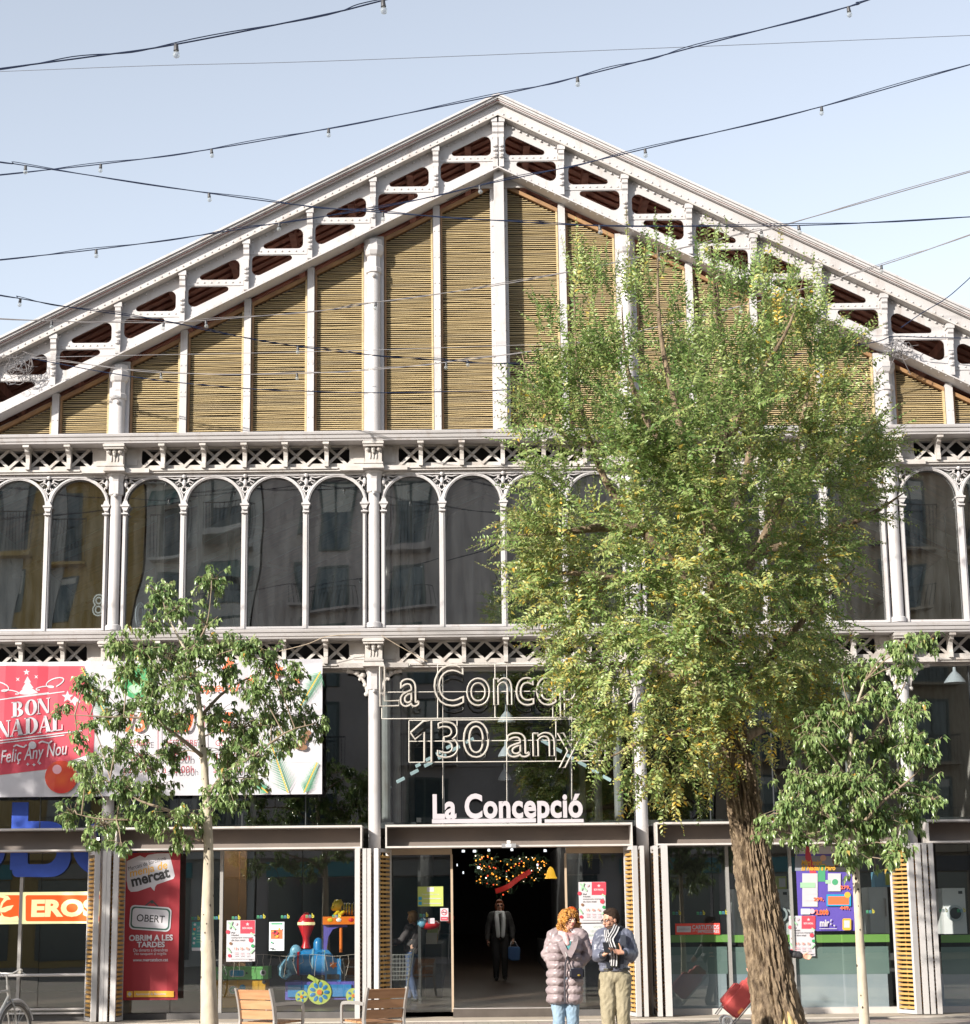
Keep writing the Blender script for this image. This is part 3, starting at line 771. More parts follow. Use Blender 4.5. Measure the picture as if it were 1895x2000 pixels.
# ---- the big tree in front of the door
TY = -8.0
def A3(px, py, dy=0): p = at(px, py, TY+dy); return p
tree = empty('leafy_tree', (A3(1527,2040).x, TY, 0), 'big leafy tree with a thick leaning furrowed trunk in front of the hall', 'tree')
tp = [(*A3(1527,2075), .37), (*A3(1524,2010), .325), (*A3(1510,1930), .285), (*A3(1494,1830), .26), (*A3(1476,1720), .24), (*A3(1461,1620), .22), (*A3(1445,1520), .20), (*A3(1430,1430), .175), (*A3(1416,1340), .17), (*A3(1406,1250), .15), (*A3(1402,1120), .12), (*A3(1404,1000), .105), (*A3(1412,900), .09), (*A3(1418,760), .06), (*A3(1402,600), .03), (*A3(1390,480), .012)]
R_ = interp(tp, 300); na = 120; vs = []; fs = []
for i, (x, y, z, r) in enumerate(R_):
    for j in range(na):
        a = 2*PI*j/na; ca, sa = math.cos(a), math.sin(a)
        u = a*3.2
        w1 = noise.noise((ca*4.2+z*.15, sa*4.2, z*.75)); w2 = noise.noise((ca*9+3, sa*9+z*.5, z*2.6)); w3 = noise.noise((ca*20, sa*20, z*6))
        ridge = 1-abs(noise.noise((ca*7.5+z*.35+w1*.9, sa*7.5+9, z*2.3)))*2.6; rid2 = 1-abs(noise.noise((ca*14+z*.3+w2*.6, sa*14+4+w1, z*6.5)))*2.4
        d = r*(1+.06*w1+.04*w2)+min(r,.2)*(.21*(ridge-.5)+.12*(rid2-.5))+.017*w3
        if z < .7: d += .05*(1-z/.7)*max(0, math.sin(a*5+1))
        vs.append((x+ca*d, y+sa*d, z))
for i in range(len(R_)-1):
    for j in range(na): fs.append((i*na+j, i*na+(j+1)%na, (i+1)*na+(j+1)%na, (i+1)*na+j))
MB().add(vs, fs).build('trunk', BARK, tree, smooth=60)
# pale torn wood at the foot
mb = MB()
for (xa, ya, xb, yb, wd) in ((1552,2030,1538,1966,.1),(1534,2030,1530,1972,.05),(1563,2030,1546,1975,.06)):
    p, q = at(xa, ya, TY-.31), at(xb, yb, TY-.262)
    mb.tube([p, (p+q)/2+Vector((0,-.015,0)), q], [wd*.5, wd*.42, wd*.12], 8)
mb.build('torn_wood', mat('bare_wood', (.52,.40,.18), .8, var=.2, vscale=6, stretch=(6,6,.8), second=(.33,.22,.09)), tree, smooth=60)
limbs = [
 [(1406,1255,0),(1345,1140,-.2),(1255,1035,-.4),(1195,960,-.5),(1155,870,-.5),(1128,740,-.4),(1122,560,-.3)],
 [(1255,1035,-.4),(1180,1030,-.7),(1100,1040,-.9),(1010,1045,-.9)],
 [(1345,1140,-.2),(1250,1130,.2),(1130,1120,.5),(1040,1120,.6)],
 [(1408,1200,0),(1475,1085,.3),(1535,950,.4),(1572,800,.4),(1592,600,.3)],
 [(1535,950,.4),(1600,900,.2),(1680,860,.0),(1735,800,-.1)],
 [(1475,1085,.3),(1580,1050,.6),(1690,1010,.7),(1770,960,.7)],
 [(1425,1400,0),(1500,1290,-.4),(1590,1190,-.7),(1670,1110,-.8)],
 [(1422,1390,0),(1340,1325,.4),(1230,1300,.6),(1110,1285,.5)],
 [(1430,1430,0),(1370,1430,-.6),(1280,1440,-1.),(1190,1480,-1.2)],
 [(1436,1450,0),(1500,1420,.6),(1560,1430,.9),(1600,1460,1.)],
 [(1405,1150,0),(1370,1000,-.9),(1330,840,-1.2),(1290,650,-1.1),(1285,480,-1.)],
 [(1405,1100,0),(1450,960,1.),(1480,800,1.3),(1500,620,1.2),(1502,510,1.1)],
 [(1404,1000,0),(1300,880,.6),(1230,740,.8),(1215,600,.8)],
 [(1410,1300,0),(1400,1230,-1.1),(1390,1130,-1.8),(1370,1000,-2.1)],
 [(1412,900,0),(1470,760,-.7),(1540,640,-.9),(1570,540,-.9)],
 [(1155,870,-.5),(1090,840,-.3),(1040,760,-.2),(1020,690,-.2)],
]
mb = MB(); LP = []
for l in limbs:
    pts = interp([(*A3(x,y,d), 0) for x,y,d in l], 14)[:,:3]
    k = len(pts); r0 = .085 if l[0][1] > 900 else .05
    mb.tube([Vector(p) for p in pts], [max(.008, r0*(1-i/(k-1))**.8) for i in range(k)], 8)
    LP.append(pts[3:])
mb.build('limb', BARK, tree, smooth=60)
LPA = np.concatenate(LP+[R_[130:,:3]])
outline = [(1108,600),(1120,520),(1165,560),(1210,560),(1270,480),(1300,500),(1370,490),(1420,540),(1480,520),(1550,545),(1590,560),(1610,640),(1650,720),(1690,800),(1700,880),(1705,960),(1660,1020),(1670,1090),(1640,1160),(1600,1230),(1620,1310),(1590,1400),(1560,1470),(1490,1470),(1420,1500),(1330,1510),(1240,1520),(1190,1470),(1120,1390),(1100,1310),(1060,1230),(1050,1150),(1040,1060),(1030,960),(1025,870),(1020,800),(1040,720),(1075,660)]
OUT = np.array(outline, float)
def inside(x, y):
    c = False; j = len(OUT)-1
    for i in range(len(OUT)):
        xi, yi = OUT[i]; xj, yj = OUT[j]
        if (yi > y) != (yj > y) and x < (xj-xi)*(y-yi)/(yj-yi)+xi: c = not c
        j = i
    return c
def edge_d(x, y):
    a = OUT; b = np.roll(OUT, -1, 0); p = np.array((x, y)); ab = b-a
    t = np.clip(((p-a)*ab).sum(1)/(ab**2).sum(1), 0, 1); return np.sqrt(((a+ab*t[:,None]-p)**2).sum(1).min())
rs = np.random.RandomState(11); rn = random.Random(11)
shoots = []     # (base, direction, length, hue centre)
tries = 0; nclump = 0
cx_, cz_ = A3(1400, 1020)[0], A3(1400, 1020)[2]
while nclump < 330 and tries < 9000:
    tries += 1
    x, y = rn.uniform(1015,1710), rn.uniform(500,1520)
    if not inside(x, y): continue
    e = edge_d(x, y)
    dm = 2.5*min(1, (e/260))**.5+.1
    dy = rn.uniform(-1, .8); dy = math.copysign(abs(dy)**.5, dy)*dm
    p = A3(x, y, dy)
    if rn.random() > .12+.88*min(1, max(0, (y-540)/260)): continue
    if y > 1400 and rn.random() < .4: continue
    nclump += 1
    t = (y-480)/1040
    rad = np.array((p.x-cx_, (p.y-TY)*1.15, (p.z-cz_)*.55)); rad = rad/max(np.linalg.norm(rad), .6)
    o = rad+np.array((0, -.15, .75*(1-t)**1.1-.1-.5*max(0, t-.6))); o = nrm(o)
    yel = max(0, noise.noise((p.x*.7, p.y*.7+7, p.z*.7)))*.5+.30*max(0, t-.35)+.25*(1-min(1, math.hypot(p.x-cx_, p.y-TY)/1.9))*max(0, t-.15)
    ns = rn.randrange(13, 24); hsh = rn.gauss(0, .09)
    for q in range(ns):
        b = np.array(p)+rs.normal(0, .13, 3); d = nrm(o+rs.normal(0, .62, 3)+np.array((0,0,.25*(1-t))))
        if y < 800: d = nrm(d+np.array((0,0,.9*(800-y)/300)))
        shoots.append((b, d, rn.uniform(.28, .66)*(1.15 if y < 760 else 1), yel+hsh))
# long feathery shoots that stick out of the outline
for (x, y, dx, dz, dy, L) in ((1130,560,0,1,0,1.0),(1120,580,-.15,1,0,.9),(1183,560,.05,1,.2,.8),(1283,500,0,1,-.8,.7),(1384,510,0,1,0,.7),(1400,520,.1,1,.3,.6),(1500,540,.05,1,.9,.6),(1550,560,.1,1,.4,.5),(1588,570,.05,1,.3,.6),(1608,600,.2,1,.2,.5),(1060,650,-.2,1,0,.7),(1040,1045,-1,.05,-.9,.9),(1060,1050,-1,.15,-.9,.9),(1040,960,-1,.3,-.4,.5),(1035,800,-.8,.6,-.2,.5),(1060,760,-.6,.9,0,.6),(1700,960,1,.15,.6,.75),(1700,1000,1,-.1,.7,.7),(1690,880,1,.5,0,.6),(1690,900,1,.7,-.1,.7),(1660,1010,1,.2,.5,.8),(1650,1110,.9,-.5,.6,.5),(1600,1050,1,-.35,-.5,.8),(1040,1120,-1,-.05,.4,.5),(1050,1200,-1,-.2,.4,.4),(1110,1330,-1,-.2,.5,.5),(1100,1280,-1,.1,.5,.5),(1190,1480,-.6,-1,-1.2,.6),(1230,1500,-.3,-1,-1.,.5),(1290,1500,-.2,-1,-.8,.5),(1250,1450,-.7,-.6,-1,.6),(1600,1330,1,-.3,.5,.5),(1590,1250,1,0,.5,.5),(1420,470,0,1,.1,.35),(1690,780,.6,.9,0,.5),(1640,690,.5,1,.2,.5),(1700,830,1,.8,-.3,.6)):
    p = A3(x, y, dy); d = np.array((dx, 0, dz), float); d /= np.linalg.norm(d); shoots.append((np.array(p), d, L, .05))
    for q in range(2): shoots.append((np.array(p)+rs.normal(0,.06,3), nrm(d+rs.normal(0,.22,3)), L*rn.uniform(.5,.85), .08))
SUNV = np.array(sun_dir)
for q in range(46):
    x = rn.uniform(1105, 1612); yt = min(p_[1] for p_ in outline if abs(p_[0]-x) < 75)
    p = A3(x, yt+rn.uniform(40, 130), rn.uniform(-1.1, 1.0)); d = nrm(np.array((rn.gauss(0,.14), rn.gauss(0,.14), 1.)))
    shoots.append((np.array(p), d, rn.uniform(.55, .95), .02))
P=[];D=[];N=[];LL=[];WW=[];HU=[]; tw = MB()
for si, (b, d, L, yel) in enumerate(shoots):
    side = np.cross(d, (0,0,1)); sn = np.linalg.norm(side); side = side/sn if sn > .1 else np.array((1.,0,0))
    ang = rn.uniform(0, 2*PI) if abs(d[2]) > .75 else rn.gauss(0, .5)
    nn = np.cross(side, d); side = side*math.cos(ang)+nn*math.sin(ang); up = np.cross(side, d)
    droop = rn.uniform(.0, .35); n = int(L/.027); h0 = rn.gauss(.33, .12)+(yel*.3 if yel < 0 else 0)
    cur = b.copy(); dd = d.copy(); st = L/n
    pts = [cur.copy()]
    for k in range(n):
        f = k/n
        dd = nrm(dd+np.array((0,0,-droop*st*2.2*(.4 if d[2] > .7 else 1)))); cur = cur+dd*st
        s = 1 if k % 2 else -1
        ld = nrm(dd*.55+side*s*.85+up*rn.uniform(-.15,.3)+rs.normal(0,.16,3))
        sz = (.078 if f < .75 else .078*(1.25-f)*1.6)*rn.uniform(.75,1.15)
        P.append(cur.copy()); D.append(ld); N.append(nrm(up*.55+SUNV*.55+rs.normal(0,.42,3))); LL.append(sz*1.06); WW.append(sz*rn.uniform(.42,.54))
        hv = h0+rn.gauss(0,.1)+(.5*yel if rn.random() < .65 else 0)+(.45 if rn.random() < yel*.33 else 0)
        HU.append(min(1, max(0, hv)))
        if k % 4 == 0: pts.append(cur.copy())
    if len(pts) > 1: tw.tube([Vector(p) for p in pts], .0035, 3, cap=False)
P, D, N = map(np.array, (P, D, N)); N = nrm(N-D*(N*D).sum(1)[:,None])
LEAF1 = leaf_mat('elm_leaf', [(0,(.105,.20,.055)),(.28,(.225,.325,.095)),(.5,(.38,.45,.17)),(.75,(.52,.45,.12)),(1,(.58,.38,.05))], .33, .40)
leaf_mesh('crown', P, D, N, np.array(LL), np.array(WW), np.array(HU), LEAF1, tree)
tw.build('twigs', TWIG, tree)

# ---- two young trees with drooping leaves
LEAF2 = leaf_mat('drooping_leaf', [(0,(.10,.18,.06)),(.4,(.225,.32,.115)),(.7,(.34,.43,.175)),(.93,(.43,.49,.21)),(1,(.45,.27,.06))], .25, .36)
def young_tree(Y, trunk, branches, clusters, label, seed, leaf=.088, per=150, tscale=1.):
    r_ = random.Random(seed); q_ = np.random.RandomState(seed)
    sc = at(1400,1800,Y)-at(1399,1800,Y); mpp = sc.x      # metres per source pixel at that depth
    foot = at(trunk[0][0], trunk[0][1], Y)
    e = empty('young_tree', (foot.x, Y, 0), label, 'tree', 'young street trees before the hall')
    path = interp([(*at(x, y, Y), w*mpp/2) for x, y, w in trunk], 70); vs = []; fs = []; na = 20
    for i, (x, y, z, rr) in enumerate(path):
        for j in range(na):
            a = 2*PI*j/na; d = rr*(1+.08*noise.noise((math.cos(a)*2, math.sin(a)*2+seed, z*3)))
            vs.append((x+math.cos(a)*d, y+math.sin(a)*d, z if i else 0))
    for i in range(69):
        for j in range(na): fs.append((i*na+j, i*na+(j+1)%na, (i+1)*na+(j+1)%na, (i+1)*na+j))
    tr_ = MB().add(vs, fs).build('trunk', SMOOTHBARK, e, smooth=60)
    kn = MB()
    for _ in range(26):
        i = r_.randrange(6, 60); a = r_.uniform(PI, 2*PI); x, y, z, rr = path[i]
        kn.ball((x+math.cos(a)*rr, y+math.sin(a)*rr, z), r_.uniform(.006,.014), 6, 5, None, (1,1,1.4))
    kn.build('bark_knots', flat('dark_knot', (.06,.05,.04), .9), tr_)
    bm_ = MB(); nodes = [path[30:,:3]]
    for b, w in branches:
        pts = interp([(*at(x, y, Y+dy), 0) for x, y, dy in b], 12)[:,:3]; nodes.append(pts)
        bm_.tube([Vector(p) for p in pts], [max(.006, w*mpp/2*(1-i/13)) for i in range(12)], 7)
    ND = np.concatenate(nodes)
    P=[];D=[];N=[];LL=[];WW=[];HU=[]
    for (cx_, cy_, cr) in clusters:
        dyc = r_.uniform(-.75, .75)
        c = np.array(at(cx_, cy_, Y+dyc)); R = cr*mpp
        dist = np.linalg.norm(ND-c, axis=1)+np.maximum(0, ND[:,2]-c[2])*1.2; nb = ND[dist.argmin()]
        midp = (nb+c)/2+np.array((0,0,.05)); bm_.tube([Vector(nb), Vector(midp), Vector(c)], [.011,.008,.005], 5)
        ntw = max(3, int(per*(cr/38.)**1.6/4.2))
        for t in range(ntw):
            tip = c+q_.normal(0, 1, 3)*np.array((.52,.5,.48))*R
            bm_.tube([Vector(c), Vector((c+tip)/2+np.array((0,0,.03))), Vector(tip)], [.005,.004,.003], 4, cap=False)
            dirn = nrm(tip-c+np.array((0,0,.02))); hu0 = r_.gauss(.38, .14)
            for k in range(r_.randrange(7, 12)):
                a = r_.uniform(0, 2*PI); p0 = tip-dirn*r_.uniform(0, .6)*R*.5+q_.normal(0,.018,3)
                out = np.array((math.cos(a), math.sin(a), 0))
                dd = nrm(out*r_.uniform(.3,.95)+np.array((0,0,-r_.uniform(.25,1.15)))+dirn*.25)
                nn = nrm(np.array((0,0,.8))+out*.8+SUNV*.7+q_.normal(0,.35,3))
                s = leaf*r_.uniform(.65,1.15)
                P.append(p0); D.append(dd); N.append(nn); LL.append(s); WW.append(s*r_.uniform(.40,.52)); HU.append(min(1,max(0,hu0+r_.gauss(0,.13)+(.5 if r_.random() < .012 else 0))))
    bm_.build('branches', mat('branch_bark', (.26,.20,.14), .8, var=.15), e, smooth=60)
    P, D, N = map(np.array, (P, D, N)); N = nrm(N-D*(N*D).sum(1)[:,None])
    leaf_mesh('crown', P, D, N, np.array(LL), np.array(WW), np.array(HU), LEAF2, e, fold=.3, bend=.3)
    return e
yt1 = young_tree(-9.4, [(410,2062,40),(409,2000,35),(407,1900,29),(405,1800,25),(407,1700,21),(407,1640,19),(403,1560,16),(397,1470,14),(389,1375,11),(380,1320,9),(362,1270,7),(341,1230,5),(324,1195,3)],
  [([(405,1650,0),(370,1600,.1),(320,1580,.2),(265,1560,.3),(215,1520,.3)],11), ([(402,1560,0),(440,1510,-.2),(490,1480,-.3),(560,1430,-.4),(610,1415,-.4)],9), ([(398,1480,0),(350,1440,-.3),(290,1405,-.4),(200,1400,-.5),(125,1395,-.5)],9), ([(392,1400,0),(440,1350,.3),(500,1320,.4),(560,1320,.4)],8), ([(380,1320,0),(330,1310,.2),(270,1290,.3),(230,1262,.3)],7), ([(365,1275,0),(385,1255,-.1),(405,1215,-.1),(413,1150,-.1)],6), ([(404,1600,0),(430,1560,.4),(445,1530,.5)],6), ([(350,1590,.1),(280,1600,-.2),(200,1600,-.3),(150,1590,-.3)],7)],
  [(312,1165,38),(350,1190,32),(413,1135,38),(295,1215,26),(395,1238,38),(235,1262,36),(280,1275,42),(330,1290,42),(378,1278,40),(430,1268,36),(480,1262,36),(522,1292,42),(250,1312,36),(300,1335,42),(360,1332,45),(440,1312,36),(500,1350,42),(560,1352,36),(577,1312,26),(168,1332,30),(196,1352,25),(240,1390,38),(290,1392,45),(350,1402,45),(420,1402,42),(472,1422,50),(532,1402,45),(590,1402,36),(622,1422,24),(118,1392,17),(180,1412,22),(150,1442,20),(172,1490,36),(230,1472,40),(280,1482,42),(340,1472,38),(442,1472,45),(500,1482,42),(562,1452,32),(182,1532,32),(240,1542,40),(300,1540,40),(442,1532,45),(492,1522,30),(142,1590,30),(202,1612,36),(250,1592,30),(300,1602,36),(352,1592,36),(400,1602,30),(442,1562,30),(182,1642,20),(237,1652,18),(352,1642,24)],
  'slender young tree with drooping glossy leaves beside the wooden chairs', 21)
young_tree(-9.6, [(1692,2058,22),(1687,1960,20),(1681,1860,17),(1675,1760,15),(1670,1670,14),(1664,1580,11),(1660,1480,9),(1668,1400,7),(1690,1330,5)],
  [([(1668,1640,0),(1620,1590,.2),(1570,1560,.3),(1530,1590,.3)],8), ([(1667,1630,0),(1720,1570,-.2),(1780,1520,-.3),(1815,1480,-.3)],8), ([(1662,1530,0),(1620,1470,-.3),(1590,1440,-.3)],6), ([(1662,1480,0),(1730,1400,.2),(1770,1330,.3),(1790,1265,.3)],6), ([(1665,1650,0),(1600,1640,-.2),(1510,1620,-.3)],5), ([(1668,1400,0),(1650,1350,0),(1645,1320,0)],4)],
  [(1772,1262,32),(1812,1252,26),(1742,1268,20),(1765,1302,28),(1702,1312,28),(1652,1322,24),(1722,1362,42),(1775,1392,36),(1660,1392,40),(1612,1402,36),(1585,1432,30),(1602,1472,40),(1660,1462,45),(1722,1452,45),(1782,1452,40),(1820,1472,24),(1562,1522,36),(1622,1532,45),(1682,1532,45),(1742,1532,45),(1802,1542,40),(1542,1582,40),(1602,1592,42),(1662,1602,45),(1722,1602,45),(1782,1592,36),(1822,1562,20),(1502,1622,24),(1562,1632,30),(1642,1652,32),(1702,1642,40),(1662,1682,20),(1757,1652,26),(1492,1602,14),(1740,1680,22)],
  'slender young tree with drooping pale green leaves before the right hand shop window', 33, leaf=.092, per=190)

# a larger street tree just outside the frame on the left; it shades the lower left of the hall
st = empty('street_tree', (-16.6, -8.2, 0), 'broad street tree standing left of the frame that shades the left shopfront', 'tree')
for ch in [q for q in bpy.data.objects if q.parent == yt1]:
    c = ch.copy(); COL.objects.link(c); c.parent = st; c.matrix_parent_inverse = ch.matrix_parent_inverse.copy()
st.scale = (1.9, 1.7, 1.85); st.rotation_euler.z = 1.1
# ================================================================== festoon lights over the square
CABLE = flat('black_cable', (.018,.026,.055), .9, spec=.1); WIRE = flat('steel_wire', (.22,.22,.24), .5)
CABLEG = flat('sunlit_grey_cable', (.17,.16,.165), .7)  # paler tone stands for sunlight on cables in front of the hall
SOCK = flat('lamp_socket', (.045,.045,.05), .45); BULB = glass('bulb_glass', (.9,.9,.9), .16, dirt=.42)
def extend(path, run=700):
    """carry a cable on to its anchorage beyond the frame"""
    out = list(path)
    def far(p, q): d = math.hypot(p[0]-q[0], p[1]-q[1]); return tuple(p[i]+(p[i]-q[i])/d*run*(1 if i < 2 else .6) for i in range(3))
    if out[0][0] < 0: out.insert(0, far(out[0], out[1]))
    if out[-1][0] > 1895 or out[-1][1] < 0: out.append(far(out[-1], out[-2]))
    return out
def festoon(path, bulbs, label, r=.0078, two=True, m=CABLE, size=.125):
    path = extend(path)
    k = len(path); fine = interp([tuple(at(*p)) for p in path], k*7)
    e = empty('light_string', fine[0], label, 'string lights', 'strings of bulbs over the square')
    mb = MB(); mb.tube([Vector(p) for p in fine], r, 5)
    if two:
        p2 = [Vector(p)+Vector((0,0,.02*math.sin(i*.55)+.008)) for i, p in enumerate(fine)]
        mb.tube(p2, r*.7, 5)
    mb.build('cable', m, e)
    px = np.array([p[0] for p in path], float)
    for bx in bulbs:
        y = np.interp(bx, px, [p[1] for p in path]); Y = np.interp(bx, px, [p[2] for p in path])
        p = at(bx, y, Y)
        dist = np.linalg.norm(fine-np.array(p), axis=1); c = Vector(fine[dist.argmin()])
        c = Vector((p.x, c.y+(p.y-c.y), p.z)); s = size
        tl = rnd.uniform(-.12,.12)
        so_ = MB().lathe([(.012*s/.125,.005),(.019*s/.125,-.01),(.021*s/.125,-.045*s/.125),(.024*s/.125,-.06*s/.125),(.016*s/.125,-.062*s/.125)], (0,0,0), 10).build('socket', SOCK, e, smooth=40)
        so_.matrix_parent_inverse = parent_inv(e); so_.location = c; so_.rotation_euler = (0, tl, 0)
        q = s/.125
        gl = MB().lathe([(.015*q,-.062*q),(.022*q,-.072*q),(.030*q,-.088*q),(.030*q,-.102*q),(.022*q,-.118*q),(.008*q,-.126*q)], (0,0,0), 12).build('bulb', BULB, None, smooth=60)
        gl.parent = so_
    return e
festoon([(-40,139,-15.5),(180,110,-15.5),(345,86,-15.5),(640,27,-15.5),(790,-10,-15.5)], (344,748), 'highest string of bulbs crossing the top left corner of the sky', r=.0085, size=.15)
festoon([(-40,345,-8),(200,320,-8.3),(413,291,-8.8),(640,251,-9.5),(975,185,-11),(1128,150,-12),(1255,118,-12.6),(1370,88,-13),(1657,13,-14),(1730,-12,-14.2)], (197,413,642,1128,1657), 'string of bulbs rising to the right and grazing the tip of the roof')
festoon([(-40,310,-9),(50,323,-9),(408,377,-9),(600,402,-9),(748,415,-9.2),(982,431,-9.4),(1171,440,-9.6),(1560,440,-10),(1940,421,-10.5)], (50,408,748,1171,1560), 'nearly level string of bulbs sagging from left edge to right edge across the gable')
festoon([(-40,511,-8),(188,487,-8),(400,458,-8),(546,435,-8),(745,405,-8),(937,362,-8.2),(1100,328,-8.5),(1258,291,-9),(1605,208,-9.5),(1940,113,-10)], (188,546,937,1260,1605), 'string of bulbs climbing rightwards across the left roof slope and central mullion')
festoon([(-40,569,-7),(40,583,-6.8),(150,602,-6.4),(330,628,-5.8),(409,646,-5.6),(580,676,-5),(735,694,-4.6),(859,703,-4.2),(978,710,-4),(1150,712,-3.6)], (40,582), 'string with two bulbs sinking from the left edge across the louvres')
festoon([(-40,620,-5.5),(100,627,-5.4),(200,629,-5.3),(320,630,-5.2),(409,625,-5.1),(640,605,-5),(736,590,-5),(978,556,-5.2),(1207,511,-5.5),(1260,500,-5.6),(1466,453,-6),(1528,440,-6.2),(1940,323,-7)], (101,320,402,734,1286,1487), 'grey string of bulbs swinging up over the louvres from the left cable knot side', m=CABLEG)
festoon([(62,699,-.7),(200,715,-.9),(300,727,-1),(500,731,-1.4),(640,727,-1.8),(740,721,-2),(859,709,-2.4),(978,694,-2.8),(1100,675,-3.1),(1255,645,-3.6),(1446,598,-4.2),(1722,518,-5.2),(1940,442,-6)], (314,580,872,913,1447,1722), 'grey string of bulbs rising from the cable knot behind the top of the big tree', m=CABLEG)
def wire(path, label, r, m, name='overhead_wire'):
    mb = MB(); mb.tube([Vector(p) for p in interp([tuple(at(*q)) for q in extend(path)], len(path)*7+7)], r, 5)
    tag(mb.build(name, m), label, 'cable')
wire([(-40,141,-5),(300,128,-5),(640,119,-5),(1255,95,-5),(1940,67,-5)], 'thin twisted steel wire stretched across the open sky', .005, flat('sky_wire', (.10,.11,.14), .5))
wire([(62,700,-.7),(200,726,-.8),(330,745,-.9),(500,760,-1),(600,764,-1),(730,767,-1),(860,765,-1),(990,761,-1),(1180,742,-1),(1260,733,-1),(1500,700,-.9),(1698,670,-.8),(1745,657,-.7),(1812,659,-.7),(1940,661,-.8)], 'dark cable sagging between the two cable knots low on the louvres', .009, CABLE)
wire([(62,698,-.75),(300,693,-.8),(640,686,-.8),(980,675,-.8),(1300,665,-.8),(1745,655,-.75)], 'pale thin wire running level between the two cable knots', .005, WIRE)
wire([(1760,640,-.8),(1800,612,-1),(1845,585,-1.4),(1880,556,-1.8),(1940,500,-2.4)], 'cable climbing to the right edge from the right cable knot', .008, CABLE)
wire([(745,1241,-.5),(780,1262,-.45),(820,1284,-.4),(835,1292,-.38)], 'pale stay wire slanting across the lower frieze beside the second column', .006, flat('tan_rope', (.42,.34,.25), .8))
wire([(545,1272,-.4),(600,1258,-.45),(640,1243,-.5),(705,1238,-.5)], 'pale stay wire slanting up to the second column capital', .006, flat('tan_rope', (.42,.34,.25), .8))
def knot(px, py, label, seed):
    r_ = random.Random(seed); mb = MB(); c = at(px, py, -.42)
    for q in range(13):
        pts = []; a = r_.uniform(0,6); R = r_.uniform(.06,.22); cx_ = r_.gauss(0,.1); cz_ = -abs(r_.gauss(0,.13))
        for i in range(12):
            t = a+i*r_.uniform(.35,.6); pts.append(c+Vector((cx_+math.cos(t)*R*(1+.25*math.sin(i)), r_.uniform(-.03,.03), cz_+math.sin(t)*R*.8)))
        mb.tube(pts, .006, 4, r_.choice((CABLEG, CABLEG, WIRE)))
    for q in range(5):
        a = c+Vector((r_.uniform(-.1,.1),0,.1)); b = c+Vector((r_.uniform(-.35,.45),.1,r_.uniform(-.55,.3)))
        mb.tube([a, (a+b)/2+Vector((0,-.04,-.1)), b], .005, 4, CABLEG)
    tag(mb.build('cable_knot', None), label, 'cable knot')
knot(28, 705, 'tangle of pale cables hanging on the left end of the gable girder', 5)
knot(1750, 672, 'tangle of pale cables hanging on the right gable column capital', 9)
# ================================================================== folding shutters between the bays
SHW = mat('shutter_wood', (.50,.31,.10), .6, var=.12, vscale=4, second=(.38,.21,.06)); SHS = mat('shutter_steel', (.47,.455,.45), .45, var=.05, vscale=3)
def leaf(pa, ya, pb, yb, th=.055, front=True, wslat=True):
    """one leaf from (front edge) px pa at depth ya to (back edge) px pb at depth yb"""
    A = at(pa, 1830, ya); B = at(pb, 1830, yb); A.z = B.z = 0
    d = (B-A); L = d.length; d.normalize(); n = Vector((-d.y, d.x, 0)); z0, z1 = .03, 2.82
    mb = MB()
    for c in (A+d*.03, B-d*.03): mb.obox(c+Vector((0,0,(z0+z1)/2)), d*.03, n*th*.5, Vector((0,0,(z1-z0)/2)), SHS)
    for z in (z0+.03, z1-.03): mb.obox((A+B)/2+Vector((0,0,z)), d*(L/2-.061), n*(th*.5-.002), Vector((0,0,.03)), SHS)
    lf = mb.build('shutter_leaf', SHS, hall)
    if wslat:
        mb = MB(); z = z0+.10
        while z < z1-.1:
            mb.obox((A+B)/2+Vector((0,0,z)), d*(L/2-.063), n*th*.42, Vector((0,0,.019)), SHW); z += .073
        mb.obox((A+B)/2+Vector((0,0,(z0+z1)/2)), d*.008, n*.006, Vector((0,0,(z1-z0)/2-.07)), SHW)
        mb.build('slats', SHW, lf)
for args in ((187,-.6,173,-.08,.085), (201,-.6,214,-.1,.065), (209,-.6,222,-.1,.065), (223,-.6,239,-.06,.09),
             (698,-.6,702,-.08,.085), (712,-.6,715,-.1,.065), (721,-.6,724,-.1,.065), (735,-.6,761,-.06,.08),
             (1245,-.6,1227,-.06,.085), (1259,-.6,1254,-.1,.07), (1286,-.6,1280,-.1,.075), (1303,-.6,1296,-.08,.11),
             (1788,-.6,1750,-.06,.10), (1803,-.6,1786,-.1,.085), (1816,-.6,1797,-.1,.07), (1829,-.6,1808,-.08,.07)):
    leaf(*args)

